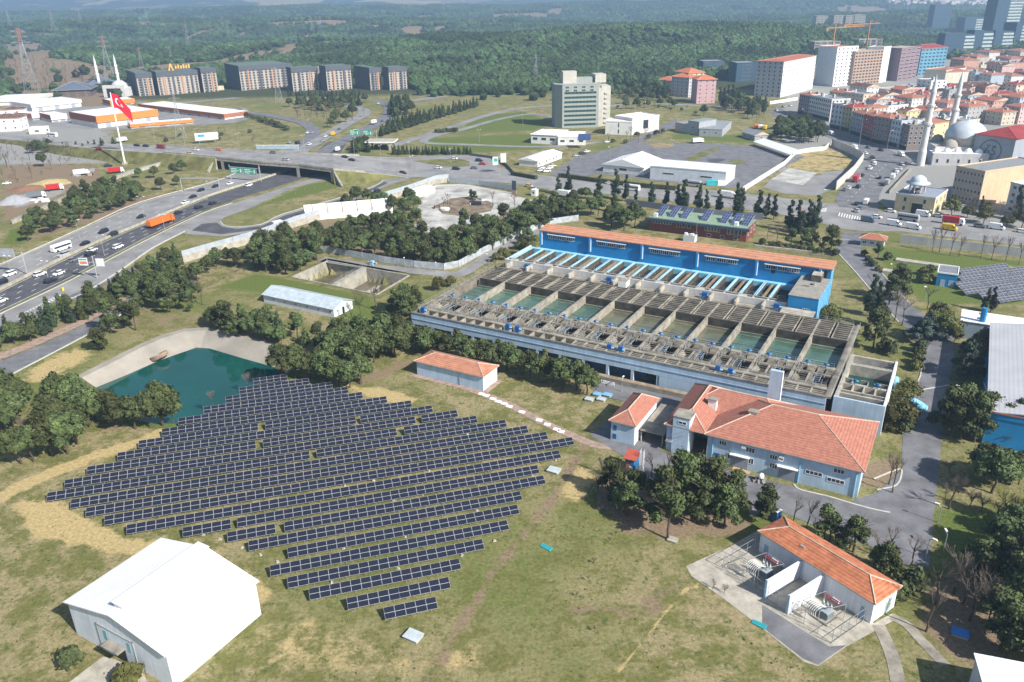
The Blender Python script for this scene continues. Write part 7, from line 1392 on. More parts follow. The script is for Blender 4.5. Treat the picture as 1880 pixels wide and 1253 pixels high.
def scatter(o, name, mat_, sub_, amp, attr):
    ng = bpy.data.node_groups.new(name, 'GeometryNodeTree'); ng.interface.new_socket('Geometry', in_out='INPUT', socket_type='NodeSocketGeometry'); ng.interface.new_socket('Geometry', in_out='OUTPUT', socket_type='NodeSocketGeometry')
    N = ng.nodes; Lk = ng.links; gi = N.new('NodeGroupInput'); go = N.new('NodeGroupOutput'); ip = N.new('GeometryNodeInstanceOnPoints'); ic = N.new('GeometryNodeMeshIcoSphere'); ic.inputs['Subdivisions'].default_value = sub_
    sp_ = N.new('GeometryNodeSetPosition'); nz = N.new('ShaderNodeTexNoise'); nz.inputs['Scale'].default_value = 1.7; nz.inputs['Detail'].default_value = 2; vm = N.new('ShaderNodeVectorMath'); vm.operation = 'MULTIPLY_ADD'; vm.inputs[1].default_value = amp; vm.inputs[2].default_value = tuple(-.5 * v for v in amp[:2]) + (-.36 * amp[2],)
    Lk.new(nz.outputs['Color'], vm.inputs[0]); Lk.new(ic.outputs['Mesh'], sp_.inputs['Geometry']); Lk.new(vm.outputs[0], sp_.inputs['Offset']); sm_ = N.new('GeometryNodeSetMaterial'); sm_.inputs['Material'].default_value = mat_
    Lk.new(sp_.outputs[0], sm_.inputs[0]); Lk.new(sm_.outputs[0], ip.inputs['Instance']); Lk.new(gi.outputs[0], ip.inputs['Points'])
    na_ = N.new('GeometryNodeInputNamedAttribute'); na_.data_type = 'FLOAT'; na_.inputs['Name'].default_value = attr; Lk.new(na_.outputs['Attribute'], ip.inputs['Scale'])
    rv = N.new('FunctionNodeRandomValue'); rv.data_type = 'FLOAT_VECTOR'; rv.inputs[1].default_value = (0, 0, 6.28); rv.inputs[0].default_value = (0, 0, 0); Lk.new(rv.outputs[0], ip.inputs['Rotation']); Lk.new(ip.outputs[0], go.inputs[0])
    o.modifiers.new(name, 'NODES').node_group = ng
scatter(fo, 'forest_trees', FORL, 3, (1.7, 1.7, 1.4), 'tree_size')
# weeds and tufts on the open ground: nobody could count them
r = np.random.default_rng(9); wx_, wy_ = [], []
for poly, n_ in (([(-60, 880), (60, 900), (80, 930), (230, 988), (275, 990), (112, 1105), (135, 1170), (180, 1253), (-60, 1253)], 500), ([(480, 1095), (700, 1155), (830, 1125), (960, 945), (1060, 830), (1090, 870), (1180, 960), (1255, 1042), (1325, 1090), (1475, 1215), (1485, 1300), (350, 1300), (400, 1190)], 1300), ([(0, 702), (150, 688), (262, 630), (376, 600), (376, 590), (244, 602), (60, 690)], 350), ([(560, 700), (760, 690), (880, 725), (1000, 785), (1060, 822), (1050, 800), (920, 765), (760, 730), (640, 705)], 250)):
    P = [g(x, y, 0) for x, y in poly]; xs_ = r.uniform(min(p.x for p in P), max(p.x for p in P), n_ * 3); yy_ = r.uniform(min(p.y for p in P), max(p.y for p in P), n_ * 3)
    k = in_poly(xs_, yy_, P) & (r.random(n_ * 3) < sst(.3, .7, fbm(xs_ / 7, yy_ / 7, 3, 91))); wx_ += list(xs_[k][:n_]); wy_ += list(yy_[k][:n_])
me = bpy.data.meshes.new('field_weeds'); me.vertices.add(len(wx_)); me.vertices.foreach_set('co', np.stack([wx_, wy_, np.zeros(len(wx_))], -1).astype('f').ravel()); a1 = me.attributes.new('tuft_size', 'FLOAT', 'POINT'); a1.data.foreach_set('value', (.04 + .13 * r.random(len(wx_)) ** 2.5).astype('f')); me.update()
tag(link('field_weeds', me), 'low weeds and grass tufts scattered over the open field', 'weeds', kind='stuff'); scatter(bpy.data.objects['field_weeds'], 'weed_tufts', M('weed_leaves', (.15, .15, .055), var=.4, scale=.3, kind='leaf', rough=.95), 2, (2.0, 2.0, .9), 'tuft_size')
# ================================================================ walls and fences
def wall_run(name, label, px, h, m, th=.3, cat='wall', panel=None, panel_h=0, ph=None, group=None, step=6, z=0):
    P = [g(x, y, z) for x, y in px]; t = thing(name, label, cat, P[0], 0, group); b = MB(); o = MB(); O = P[0]
    for i in range(len(P) - 1):
        p, q = P[i] - O, P[i + 1] - O; d = (q - p).normalized(); nn = Vector((-d.y, d.x, 0)) * th / 2
        b.prism([p - nn, q - nn, q + nn, p + nn], -.2, h, m)
        if panel:
            n_ = max(1, int((q - p).length / step))
            o.prism([p - nn * .3, q - nn * .3, q + nn * .3, p + nn * .3], h, h + panel_h, panel)
            for j in range(n_ + 1): c = p.lerp(q, j / n_); pb = MB(); pb.bar((0, 0, h - .5), (0, 0, h + panel_h + .1), .1, STEEL); pb.build('post', t, c)
    b.build('wall', t)
    if panel: o.build('panel', t)
    return t
PNL = M('grey_screen_panel', (.38, .42, .46), rough=.4, var=.1)
wall_run('noise_wall', 'long white retaining wall with grey screen panels along the loop ramp', [(337, 483), (380, 470), (430, 456), (480, 441), (545, 416), (600, 400)], 2.6, CONCL, .4, panel=PNL, panel_h=2.0)
wall_run('noise_wall', 'white retaining wall with grey screen panels above the dusty yard', [(690, 374), (725, 364), (760, 353), (800, 338), (824, 335)], 2.4, CONCL, .4, panel=PNL, panel_h=2.0)
wall_run('screen_wall', 'grey panelled screen between the dusty yard and main road', [(824, 336), (880, 342), (944, 352)], .8, CONCL, .3, panel=PNL, panel_h=2.2, step=3)
wall_run('works_fence', 'long pale translucent fence behind the upper works road', [(577, 462), (620, 468), (695, 482), (760, 492), (815, 497), (842, 492), (885, 468), (940, 441), (1005, 414), (1062, 406)], .3, CONC, .2, cat='fence', panel=M('mesh_panel', (.40, .44, .46), rough=.5, var=.2, scale=.5), panel_h=2.4, step=4)
wall_run('perimeter_wall', 'long grey concrete perimeter wall right of the gatehouse', [(1652, 446), (1700, 452), (1780, 461), (1880, 473), (1920, 478)], 3.4, W('perimeter', (.40, .40, .40)))
wall_run('perimeter_wall', 'dark shaded wall behind the row of tall conifers', [(1150, 376), (1220, 386), (1300, 396), (1400, 404)], 2.8, W('dark_perimeter', (.16, .18, .22)))
wall_run('site_wall', 'white wall running diagonally beside the empty building site', [(1363, 353), (1390, 336), (1440, 304), (1460, 284), (1490, 279), (1513, 277), (1526, 266)], 2.6, W('site_white', (.62, .60, .55)))
wall_run('site_wall', 'pale retaining wall between building site and town street', [(1526, 268), (1560, 282), (1584, 296), (1566, 320), (1534, 350)], 4.5, W('site_pale', (.52, .50, .46)))
wall_run('street_wall', 'white wall at the top bend of the town street', [(1413, 192), (1440, 188), (1464, 184)], 2.5, WHITE)
wall_run('mosque_wall', 'stone wall between parked cars and the mosque court', [(1672, 312), (1650, 336), (1632, 356)], 1.4, CONC); wall_run('yard_wall', 'low wall along the construction yard behind the motorway grove', K(10, 90, 440, 300, 345, 560, 225, 800, 130, 950, 75, 1230, 0), 1.6, CONCL, panel=STEEL, panel_h=.7, step=3)
wall_run('hedge_wall', 'dark hedge between the main road and the car park', [(1029, 326), (1100, 336), (1190, 346), (1240, 350)], 2.2, HEDGE, 1.6, cat='hedge'); wall_run('hedge', 'dark hedge at the foot of the long white barrack', [(940, 322), (985, 330)], 2, HEDGE, 2, cat='hedge')
wall_run('kerb_wall', 'curved dark fence beside the roundabout slip lane', [(862, 286), (905, 292), (930, 306), (945, 322)], 1.6, W('navy_fence', (.12, .14, .17)), .2, cat='fence')
bw = thing('bus_shelter_sign', 'dark advertising pillar beside the yard gate', 'sign', g(944, 357, 0), CA); b = MB(); b.box(-1.2, -.3, 0, 1.2, .3, 2, BRICKP); b.box(-1.1, -.25, 2, 1.1, .25, 6.6, NAVY); b.build('pillar', bw)
house('guard_booth', 'small white guard booth at the dusty yard gate', 'booth', g(975, 360, 0), CA, 2.6, 2.6, 2.8, WHITE, WMET, 'flat', wins=[('f', 1, 1, 1.3, 1.3, 1.7, 1.7, 1.2, 1.0)], parapet=0)
# ================================================================ lamps, gantries and signs
def lamp_meshes(h, arm, two):
    b = MB(); b.bar((0, 0, 0), (0, 0, h), .11, STEEL, 6, .06); a = MB(); hd = MB()
    for s in ((-1, 1) if two else (1,)): a.bar((0, 0, h - .1), (s * arm, 0, h + .35), .05, STEEL, 5); hd.box(s * arm - .4, -.16, h + .28, s * arm + .4, .16, h + .46, WHITE)
    return b.mesh('pole'), a.mesh('arm'), hd.mesh('lamp_head')
LM = {}
def lamp(x, y, ytop, lab, two=False, rz=0, group=None):
    p = g(x, y, 0 if y > 170 else None); h = max(3.5, round(hgt(p, ytop))); k = (h, two)
    if k not in LM: LM[k] = lamp_meshes(h, max(.8, h * .16), two)
    t = thing('street_lamp', lab, 'street lamp', p, rz, group)
    for nm, me_ in zip(('pole', 'arm', 'lamp_head'), LM[k]): link(nm, me_, t)
hwa = math.atan2(hw.y, hw.x)
for i, q in enumerate(((266, 403, 362), (147, 440, 406), (22, 506, 470), (380, 368, 334), (304, 430, 395), (192, 470, 432), (90, 516, 480))): lamp(*q, 'tall motorway lamp, %s of those along the carriageways' % ORD[i], i % 2 == 0, hwa + math.pi / 2, 'motorway lamps')
for i, q in enumerate(((758, 330, 290), (651, 286, 240), (752, 290, 262), (916, 325, 292), (828, 300, 274), (700, 300, 268), (560, 285, 250), (440, 278, 245), (340, 268, 236), (285, 262, 230), (180, 258, 226))): lamp(*q, 'lamp along the raised cross road, %s from the right' % ORD[i], True, 1.3, 'cross road lamps')
for i, q in enumerate(((744, 491, 474), (800, 500, 487), (898, 488, 470), (1141, 720, 697), (1757, 748, 716), (1699, 1025, 988), (1722, 960, 1240 - 270), (1633, 512, 488), (1697, 556, 528), (1492, 985, 955), (1340, 392, 375), (1732, 1012, 992))): lamp(*q, 'slim white lamp inside the works, %s in the list from the back road' % ORD[i], False, RN.uniform(0, 6), 'works lamps')
for i, q in enumerate(((1474, 224, 200), (1577, 268, 220), (1627, 283, 243), (1652, 272, 236), (1520, 250, 218), (1600, 360, 326), (1506, 378, 350), (1700, 420, 390), (1120, 300, 272), (1233, 280, 258), (1010, 262, 240), (880, 262, 240), (960, 232, 212))): lamp(*q, 'street lamp in the town and car park area, %s counted from the shaded street' % ORD[i], i % 2 == 1, RN.uniform(0, 6), 'town street lamps')
SGN = M('sign_green', (.03, .36, .22), rough=.5); SGB = M('sign_back', (.36, .38, .42)); SGW = M('sign_white', (.74, .74, .74)); SGO = M('sign_orange_red', (.62, .20, .10))
def sign_panel(parent, w_, h, z, x, face, marks=(), name='sign_panel'):
    b = MB(); b.box(x - w_ / 2, -.12, z, x + w_ / 2, 0, z + h, SGB); b.quad((x - w_ / 2 + .12, -.13, z + .12), (x + w_ / 2 - .12, -.13, z + .12), (x + w_ / 2 - .12, -.13, z + h - .12), (x - w_ / 2 + .12, -.13, z + h - .12), face)
    for u0, u1, v0, v1, m in marks: b.quad((x - w_ / 2 + u0 * w_, -.14, z + v0 * h), (x - w_ / 2 + u1 * w_, -.14, z + v0 * h), (x - w_ / 2 + u1 * w_, -.14, z + v1 * h), (x - w_ / 2 + u0 * w_, -.14, z + v1 * h), m)
    return b.build(name, parent)
LINES = ((.1, .55, .66, .8, SGW), (.1, .7, .4, .52, SGW), (.1, .5, .16, .28, SGW), (.78, .9, .2, .75, SGW))
gy = thing('sign_gantry', 'green overhead direction signs in front of the bridge opening', 'sign', g(424, 330, 0), R(-22)); 
b = MB(); b.bar((0, .2, 0), (0, .2, 8), .2, STEEL); b.bar((20, .2, 0), (20, .2, 8), .2, STEEL); b.bar((0, .2, 7), (20, .2, 7), .18, STEEL); b.build('frame', gy); sign_panel(gy, 8.6, 3.4, 3.6, 4.6, SGN, LINES); sign_panel(gy, 8.6, 3.4, 3.6, 13.6, SGN, LINES)
gy = thing('sign_gantry', 'pair of green direction signs over the valley road', 'sign', g(652, 262, 0), R(-15)); b = MB(); b.bar((0, .2, 0), (0, .2, 8.5), .2, STEEL); b.bar((16, .2, 0), (16, .2, 8.5), .2, STEEL); b.bar((-3, .2, 8), (17, .2, 8), .15, STEEL); b.build('frame', gy); sign_panel(gy, 7, 4, 4.6, 0, SGN, LINES); sign_panel(gy, 7, 4, 4.6, 9.6, SGN, LINES)
gy = thing('sign_gantry', 'bare grey gantry spanning the far motorway carriageway', 'gantry', g(335, 354, 0), 0); q = g(404, 354, 0) - g(335, 354, 0); b = MB(); b.bar((0, 0, 0), (0, 0, 7.4), .25, STEEL); b.bar(q, q + Vector((0, 0, 7.4)), .25, STEEL); b.build('leg', gy); b = MB(); b.bar((0, 0, 7.3), q + Vector((0, 0, 7.3)), .35, STEEL); b.build('beam', gy)
gy = thing('road_sign', 'tall sign post with orange-and-green board and a blank white board', 'sign', g(178, 512, 0), R(-6)); b = MB(); b.bar((0, .2, 0), (0, .2, 8.4), .22, STEEL); b.bar((-3.4, .2, 6), (3, .2, 6), .12, STEEL); b.build('post', gy); sign_panel(gy, 3.4, 2.9, 4.8, -3.6, SGW, ((.1, .9, .68, .86, SGN), (.12, .9, .2, .55, SGO))); sign_panel(gy, 3.2, 3.0, 4.6, 2.6, SGW)
gy = thing('road_sign', 'big grey-backed motorway sign at the left picture edge', 'sign', g(50, 505, 0), R(-12)); b = MB(); b.bar((0, .2, 0), (0, .2, 8.6), .25, STEEL); b.bar((-16, .2, 8.2), (0, .2, 8.2), .2, STEEL); b.build('post', gy); sign_panel(gy, 12, 3.2, 6.4, -9, SGB)
gy = thing('billboard', 'white billboard with a blue square beside the cross road', 'billboard', g(381, 263, 0), R(22)); b = MB(); b.bar((-5, .2, 0), (-5, .2, 3), .2, STEEL); b.bar((5, .2, 0), (5, .2, 3), .2, STEEL); b.build('post', gy); sign_panel(gy, 15, 5, 2, 0, SGW, ((.12, .42, .45, .8, M('sign_blue', (.05, .33, .55))), (.60, .9, .74, .8, SGB)))
gy = thing('road_sign', 'green-white and cream boards on one post at the roundabout', 'sign', g(916, 318, 0), R(10)); b = MB(); b.bar((0, .2, 0), (0, .2, 10.5), .2, STEEL); b.build('post', gy); sign_panel(gy, 3, 4.6, 4.4, -1.9, SGW, ((.2, .9, .4, .8, SGN),)); sign_panel(gy, 3.2, 5, 5.6, 2.6, M('sign_cream', (.72, .68, .56)))
b = MB(); b.box(-14, 0, .4, 14, .3, 3.0, M('blue_grey_boards', (.34, .42, .48), kind='corr')); b.box(-14.2, -.1, 3, 14.2, .4, 3.3, SGW); tag(b.build('hoarding', None, g(510, 276, 0), R(-4)), 'long pale blue hoarding beside the junction ramp', 'hoarding')
yb_ = MB(); yb_.lathe([(.45, 0), (.45, 1.1), (0, 1.15)], M('yellow_drum', (.60, .48, .05)), 10); tag(yb_.build('crash_drum', None, g(116, 534, 0)), 'yellow crash barrel at the hatched road nose', 'barrel')
for i, (x, y) in enumerate(((1498, 448), (1503, 448), (1507, 447))):
    t = thing('small_flagpole', 'thin white flagpole near the works entrance, %s of three' % ORD[i], 'flagpole', g(1467 + i * 3.6, 420 + i, 0), 0); b = MB(); b.bar((0, 0, 0), (0, 0, 8 - i * .4), .07, WHITE, 6); b.build('shaft', t)
    if i < 2:
        b = MB(); m_ = FR if i == 0 else WHITE
        for k in range(4): b.quad((k * .45, math.sin(k) * .2, 7.8 - k * .2), (k * .45 + .45, math.sin(k + 1) * .2, 7.6 - k * .2), (k * .45 + .45, math.sin(k + 1) * .2, 6.3 - k * .2), (k * .45, math.sin(k) * .2, 6.5 - k * .2), m_)
        tag(b.build('small_flag', None, g(1467 + i * 3.6, 420 + i, 0)), ('small red' if i == 0 else 'small white') + ' flag on a thin pole near the works entrance', 'flag')
# ================================================================ vehicles
PNT = M('car_paint', (.9, .9, .9), rough=.28, var=.02, kind='obj', spec=.6); TYRE = M('tyre_rubber', (.02, .02, .02)); 
def loft(b, secs, m):
    """secs: list of (x, half width, z low, z high)"""
    V = []
    for x, w_, z0, z1 in secs: V += [(x, -w_, z0), (x, w_, z0), (x, w_ * .9, z1), (x, -w_ * .9, z1)]
    n_ = len(secs); fs = [(0, 1, 2, 3), tuple(4 * (n_ - 1) + i for i in (3, 2, 1, 0))]
    for i in range(n_ - 1):
        o = 4 * i
        for k in range(4): fs.append((o + k, o + 4 + k, o + 4 + (k + 1) % 4, o + (k + 1) % 4))
    b.add(V, fs, m)
def wheel_mesh(r, w_): b = MB(); V = [(r * math.cos(i * math.pi / 5), y, r + r * math.sin(i * math.pi / 5)) for y in (-w_, w_) for i in range(10)]; b.add(V, [(i, (i + 1) % 10, 10 + (i + 1) % 10, 10 + i) for i in range(10)] + [tuple(range(10)), tuple(range(19, 9, -1))], TYRE); return b.mesh('wheel')
WH, WHT = wheel_mesh(.33, .11), wheel_mesh(.5, .16)
def car_parts(kind):
    b = MB(); c = MB()
    if kind == 'car':
        loft(b, [(-2.15, .72, .35, .78), (-2.0, .84, .25, .92), (-.9, .88, .22, .98), (.9, .88, .22, .95), (1.9, .84, .25, .78), (2.2, .70, .35, .62)], PNT); loft(b, [(-1.35, .66, 1.40, 1.44), (-.95, .68, 1.42, 1.47), (.15, .68, 1.42, 1.47), (.5, .64, 1.36, 1.41)], PNT); loft(c, [(-1.95, .74, .9, .95), (-1.3, .74, .95, 1.42), (.35, .74, .95, 1.42), (1.15, .74, .9, .97)], GLASS); wx = (-1.35, 1.35); wy = .78; w_ = WH
    elif kind == 'suv':
        loft(b, [(-2.25, .82, .4, 1.05), (-2.1, .92, .3, 1.12), (1.0, .93, .28, 1.1), (2.0, .9, .3, .98), (2.3, .78, .4, .8)], PNT); loft(b, [(-2.0, .76, 1.64, 1.7), (-1.5, .78, 1.68, 1.74), (.2, .78, 1.68, 1.74), (.6, .72, 1.6, 1.66)], PNT); loft(c, [(-2.2, .82, 1.05, 1.1), (-1.95, .8, 1.1, 1.66), (.45, .8, 1.1, 1.66), (1.2, .8, 1.05, 1.1)], GLASS); wx = (-1.4, 1.4); wy = .82; w_ = WH
    elif kind == 'van':
        loft(b, [(-2.8, .95, .4, 2.3), (-2.7, 1.0, .35, 2.45), (1.3, 1.0, .35, 2.45), (1.9, .98, .35, 1.7), (2.9, .9, .35, 1.05), (3.0, .8, .45, .9)], PNT); loft(c, [(1.25, .99, 1.55, 2.3), (1.9, 1.0, 1.3, 1.72), (2.3, .97, 1.2, 1.45)], GLASS); wx = (-1.8, 1.9); wy = .9; w_ = WH
    elif kind == 'bus':
        loft(b, [(-4.2, 1.05, .4, 2.6), (-4.1, 1.1, .35, 2.9), (3.8, 1.1, .35, 2.9), (4.2, 1.02, .4, 2.2)], PNT); loft(c, [(-3.9, 1.12, 1.5, 2.3), (3.9, 1.12, 1.5, 2.3)], GLASS); wx = (-2.6, 2.7); wy = 1.0; w_ = WHT
    elif kind == 'truck':
        b.box(-4.2, -1.2, 1.0, 2.0, 1.2, 3.3, PNT); b.box(-4.2, -.5, .6, 3.9, .5, 1.0, DARK); loft(b, [(2.2, 1.15, .6, 2.9), (3.4, 1.15, .6, 2.9), (4.0, 1.1, .6, 1.8)], WHITE); loft(c, [(3.2, 1.17, 1.7, 2.6), (3.75, 1.14, 1.7, 2.1)], GLASS); wx = (-3, 3.1); wy = 1.0; w_ = WHT
    elif kind == 'semi':
        loft(b, [(-8.2, 1.2, 1.3, 3.2), (-8.0, 1.25, 1.2, 3.6), (3.6, 1.25, 1.2, 3.6), (3.9, 1.2, 1.3, 3.2)], PNT); b.box(-8, -.5, .8, 6.5, .5, 1.2, DARK); loft(b, [(4.4, 1.2, .6, 3.4), (5.6, 1.2, .6, 3.5), (6.4, 1.15, .6, 3.0), (6.5, 1.1, .6, 1.7)], PNT)
        for i in range(8): b.box(-7.6 + i * 1.45, -1.28, 1.2, -7.5 + i * 1.45, 1.28, 3.66, PNT)
        loft(c, [(5.9, 1.18, 2.1, 2.9), (6.42, 1.16, 2.0, 2.5)], GLASS); wx = (-6.8, -5.5, -4.2, 2.6, 5.4); wy = 1.05; w_ = WHT
    return b.mesh('body'), c.mesh('glazing'), wx, wy, w_
CP = {}
COLR = {'white': (.80, .80, .80), 'dark': (.018, .02, .026), 'silver': (.42, .43, .45), 'red': (.50, .02, .02), 'dark red': (.22, .02, .03), 'yellow': (.75, .48, .02), 'orange': (.72, .16, .02), 'grey': (.16, .17, .19), 'blue-grey': (.12, .17, .24)}
def vehicle(kind, colr, p, rz, label, group):
    if kind not in CP: CP[kind] = car_parts(kind)
    bo, gl, wx, wy, wm = CP[kind]; nm = {'car': 'car', 'suv': 'car', 'van': 'van', 'bus': 'minibus', 'truck': 'truck', 'semi': 'articulated_truck'}[kind]
    t = thing(nm, label, nm.replace('_', ' '), p, rz, group); o = link('body', bo, t); o.color = (*COLR[colr], 1); link('glazing', gl, t)
    for x in wx:
        for s in (-1, 1): link('wheel', wm, t, (x, s * wy, 0))
def hd(a, c): d = g(*c, 0) - g(*a, 0); return math.atan2(d.y, d.x)
def cars(place, order, head, lst, z=0.07, group=None):
    for i, q in enumerate(lst):
        x, y, col_ = q[:3]; kind = q[3] if len(q) > 3 else 'car'; h_ = q[4] if len(q) > 4 else head; nm = {'car': 'car', 'suv': 'tall car', 'van': 'van', 'bus': 'minibus', 'truck': 'box truck', 'semi': 'articulated tipper truck'}[kind]
        zz = z(x, y) if callable(z) else z; p = g(x, y, zz)
        vehicle(kind, col_, p, h_ + (math.pi if RN.random() < .1 else 0) * (kind == 'car'), '%s %s %s, %s from %s' % (col_, nm, place, ORD[i % 24], order), group or 'vehicles ' + place)
def kk(rc, *v):
    out = []
    for q in v: x, y = K(rc, q[0], q[1])[0]; out.append((x, y) + tuple(q[2:]))
    return out
HWD = hd((255, 392), (393, 347))
cars('on the far motorway carriageway', 'the bridge', HWD + math.pi, kk(10, (1655, 152, 'white'), (1550, 172, 'dark'), (1446, 200, 'dark'), (1388, 248, 'dark'), (1332, 290, 'white'), (1016, 392, 'dark'), (746, 500, 'dark', 'suv'), (814, 520, 'dark', 'suv'), (613, 585, 'dark'), (444, 625, 'white', 'bus'), (460, 668, 'silver', 'suv'), (72, 808, 'white', 'suv'), (12, 868, 'dark', 'suv')))
cars('on the near motorway carriageway', 'the bridge', HWD, kk(10, (1790, 165, 'white', 'suv'), (1530, 294, 'dark'), (1430, 325, 'dark', 'suv'), (1285, 362, 'dark'), (1172, 440, 'orange', 'semi'), (850, 610, 'white', 'suv'), (665, 632, 'white'), (655, 662, 'dark', 'suv'), (530, 704, 'grey'), (425, 800, 'white'), (290, 808, 'white', 'suv'), (366, 856, 'dark', 'suv'), (10, 998, 'white')))
vehicle('suv', 'dark', g(693, 353, .12), hd((640, 362), (705, 335)), 'black tall car climbing the loop ramp by the white wall', None); vehicle('van', 'white', g(512, 415, .12), hd((480, 420), (555, 402)), 'white van on the loop ramp behind the noise wall', None)
vehicle('suv', 'dark', g(740, 320, .12), hd((700, 312), (760, 322)), 'dark car where the loop ramp meets the cross road', None)
CRD = hd((300, 275), (600, 298)); zc = lambda x, y: float(np.interp(x, [q[0] for q in XR], [q[4] for q in XR])) + .06
cars('on the raised cross road', 'the left', CRD, kk(0, (380, 985, 'white', 'bus'), (715, 1072, 'red'), (985, 1052, 'dark'), (1050, 1056, 'dark'), (1160, 1068, 'dark red', 'van'), (1365, 1112, 'yellow'), (1410, 1084, 'white'), (1575, 1086, 'orange')) + kk(1, (125, 1105, 'grey'), (215, 1156, 'silver'), (640, 1136, 'dark'), (690, 1158, 'dark')), z=zc)
cars('on the junction and roundabout', 'the left', hd((735, 300), (900, 312)), kk(1, (800, 1152, 'white', 'suv'), (950, 1162, 'dark'), (1310, 1212, 'white'), (1425, 1146, 'white'), (1440, 1222, 'dark', 'suv'), (1570, 1216, 'grey'), (1605, 1162, 'dark', 'suv'), (1630, 1186, 'red')), z=.12)
cars('on the roads behind the bridge', 'the left', hd((600, 262), (650, 236)), kk(1, (240, 1028, 'silver'), (300, 1040, 'dark', 'van'), (370, 960, 'white'), (405, 958, 'silver'), (385, 1044, 'white', 'suv'), (480, 1018, 'silver'), (500, 985, 'white'), (555, 972, 'yellow', 'van'), (590, 1084, 'white', 'van'), (720, 968, 'white', 'truck'), (850, 892, 'white', 'truck'), (910, 874, 'grey'), (880, 748, 'white'), (640, 702, 'white'), (600, 935, 'grey')), z=.45)
vehicle('truck', 'white', g(225, 261, 0), R(75), 'white box truck waiting by the depot gate behind the flagpole', None)
cars('parked around the hotel car park', 'the left', R(20), kk(2, (205, 1232, 'white'), (225, 1214, 'white'), (250, 1238, 'white', 'suv'), (268, 1216, 'white'), (290, 1200, 'white'), (460, 1126, 'silver'), (505, 1112, 'dark', 'suv'), (538, 1095, 'white'), (685, 1026, 'white'), (960, 742, 'white'), (1335, 1030, 'white', 'truck')), z=.1)
MRD = hd((1200, 352), (1400, 376))
cars('on the main road behind the conifers', 'the left', MRD, kk(12, (122, 170, 'yellow'), (150, 188, 'silver'), (265, 258, 'white'), (190, 292, 'white'), (385, 245, 'white', 'truck'), (860, 195, 'white', 'bus'), (1300, 165, 'silver', 'bus'), (1550, 250, 'white', 'truck'), (700, 150, 'white')), z=.12)
SRD = hd((1560, 372), (1650, 292))
cars('on the street past the mosque', 'the far end', SRD, kk(13, (805, 12, 'white'), (770, 45, 'white'), (1030, 8, 'dark red'), (990, 46, 'white'), (960, 76, 'white'), (716, 92, 'dark'), (935, 108, 'white', 'van'), (672, 130, 'red', 'truck'), (895, 148, 'silver', 'van'), (686, 175, 'dark', 'suv'), (620, 184, 'white'), (590, 196, 'grey'), (840, 110, 'dark'), (675, 298, 'dark'), (745, 292, 'white', 'van'), (680, 348, 'silver'), (700, 330, 'blue-grey'), (870, 160, 'dark')), z=.14)
cars('in the shaded town street', 'its top', hd((1452, 216), (1560, 258)), kk(3, (100, 798, 'white'), (150, 772, 'silver'), (200, 764, 'white'), (250, 880, 'grey'), (340, 925, 'blue-grey'), (400, 930, 'silver'), (490, 970, 'white', 'van'), (590, 1050, 'silver'), (650, 1018, 'blue-grey'), (662, 1072, 'white', 'van'), (760, 1066, 'grey'), (850, 1086, 'dark'), (740, 1108, 'white'), (790, 1140, 'dark'), (800, 1170, 'white'), (770, 1212, 'white'), (995, 1122, 'white', 'van'), (1000, 1190, 'silver'), (960, 1235, 'white')), z=.14)
TRD = hd((1600, 405), (1780, 432))
cars('on the wide main road below the mosque', 'the left', TRD, kk(13, (755, 420, 'blue-grey', 'van'), (820, 394, 'white'), (920, 352, 'white'), (940, 448, 'white', 'van'), (1080, 472, 'white', 'van'), (1045, 412, 'silver', 'bus'), (1150, 380, 'white', 'van'), (1260, 386, 'silver'), (1320, 386, 'silver'), (1370, 440, 'red', 'truck'), (1340, 480, 'yellow', 'van'), (1560, 462, 'grey', 'suv'), (1680, 474, 'white', 'van'), (1860, 498, 'white')), z=.14)
cars('parked in the construction yard', 'the left', R(30), kk(10, (50, 150, 'white'), (400, 195, 'red', 'truck'), (840, 70, 'red', 'truck'), (590, 85, 'white', 'truck'), (780, 25, 'dark', 'suv'), (270, 250, 'grey', 'truck')) + kk(0, (1020, 1175, 'blue-grey'), (430, 1060, 'white', 'van')), z=.05)
for x, y, col_, lab in ((1388, 236, 'orange', 'orange'), (1396, 237, 'white', 'white'), (1404, 238, 'yellow', 'yellow')):
    b = MB(); loft(b, [(-2.6, 1.0, .8, 2.6), (-2, 1.3, .7, 3), (2, 1.3, .7, 3), (2.6, 1.0, .8, 2.6)], PNT); b.box(-2, -.8, 0, 2, .8, .7, DARK); o = b.build('storage_tank', None, g(x, y, 0), R(60)); o.color = (*COLR[col_], 1); tag(o, lab + ' squat storage tank standing by the dark tree clump', 'tank')
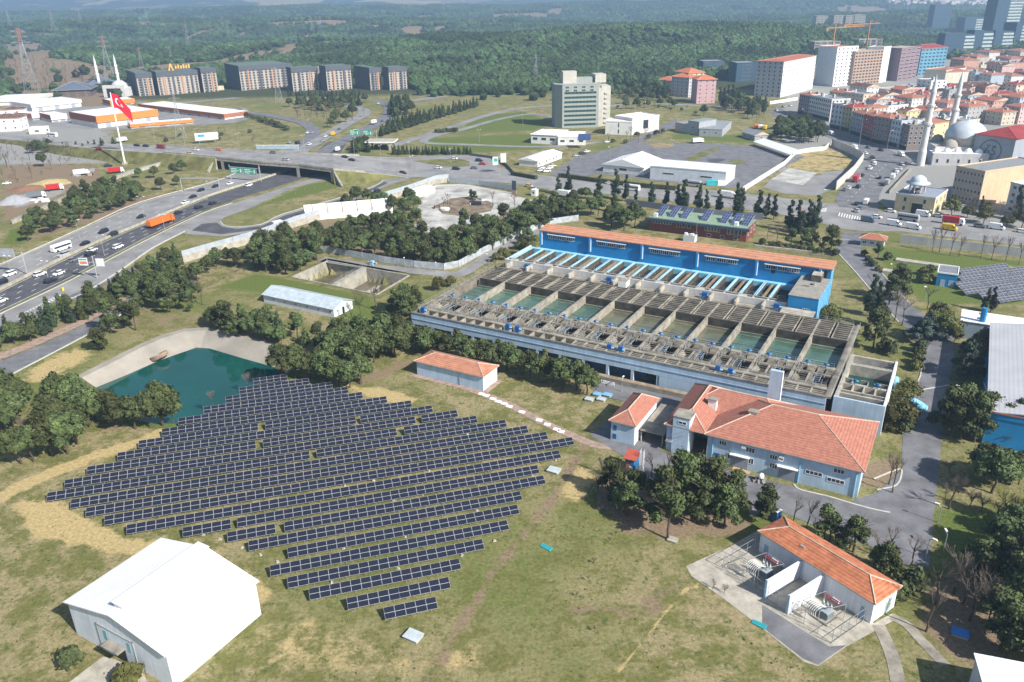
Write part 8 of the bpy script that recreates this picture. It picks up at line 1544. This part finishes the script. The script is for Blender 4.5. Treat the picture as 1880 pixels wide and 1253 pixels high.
# heaps and clutter of the two construction yards
def heap(x, y, r_, h, m, lab): 
    q = random.Random(int(x)); b = MB(); V = [(0, 0, h)]; n_ = 14
    for k, (f, zz) in enumerate(((.35, .72), (.7, .32), (1, 0))):
        for i in range(n_): a = 6.283 * i / n_; s = r_ * f * q.uniform(.8, 1.2); V.append((s * math.cos(a), s * math.sin(a), h * zz * q.uniform(.8, 1.1) - (.1 if k == 2 else 0)))
    fs = [(0, 1 + i, 1 + (i + 1) % n_) for i in range(n_)] + [(1 + k * n_ + i, 1 + (k + 1) * n_ + i, 1 + (k + 1) * n_ + (i + 1) % n_, 1 + k * n_ + (i + 1) % n_) for k in range(2) for i in range(n_)]
    b.add(V, fs, m); tag(b.build('soil_heap', None, g(x, y, 0), smooth=True), lab, 'heap')
SAND = M('sand', (.46, .36, .17), var=.15); heap(92, 337, 11, 2.2, SAND, 'pale sand heap in the construction yard'); heap(50, 347, 9, 1.8, M('red_soil', (.24, .13, .08)), 'reddish soil heap in the construction yard'); heap(30, 370, 9, 3.4, M('gravel_heap', (.34, .34, .36)), 'grey gravel cone beside the construction yard wall')
for i, (x, y) in enumerate(((68, 362), (75, 368), (84, 370), (62, 372), (150, 318), (170, 314), (140, 324), (165, 322), (804, 383), (818, 386), (868, 374), (876, 376), (884, 368))):
    b = MB(); q = random.Random(i)
    for k in range(7): b.box(q.uniform(-2, 0), q.uniform(-2, 0), 0, q.uniform(.5, 2), q.uniform(.5, 2), q.uniform(.3, 1.4), q.choice((STEEL, CONC, DARK, WHITE, M('rusty_metal', (.25, .12, .07)))))
    tag(b.build('scrap_pile', None, g(x, y, 0), i), 'pile of mixed scrap on the bare yard ground', 'scrap pile', 'scrap piles on the yards')
# ================================================================ haze: the air over the valley
hz = bpy.data.meshes.new('haze'); bb_ = MB(); bb_.box(-9500, -400, -12, 9500, 11500, 330, WHITE); o = bb_.build('haze')
hm = bpy.data.materials.new('haze_air'); hm.use_nodes = True; n = hm.node_tree.nodes; n.clear(); mo = n.new('ShaderNodeOutputMaterial'); pv = n.new('ShaderNodeVolumePrincipled'); pv.inputs['Color'].default_value = (.46, .70, 1.0, 1); pv.inputs['Density'].default_value = HAZE; pv.inputs['Anisotropy'].default_value = .2
hm.node_tree.links.new(pv.outputs[0], mo.inputs['Volume']); o.data.materials.clear(); o.data.materials.append(hm); o['kind'] = 'stuff'; o['label'] = 'pale blue haze hanging over the hills and valley'
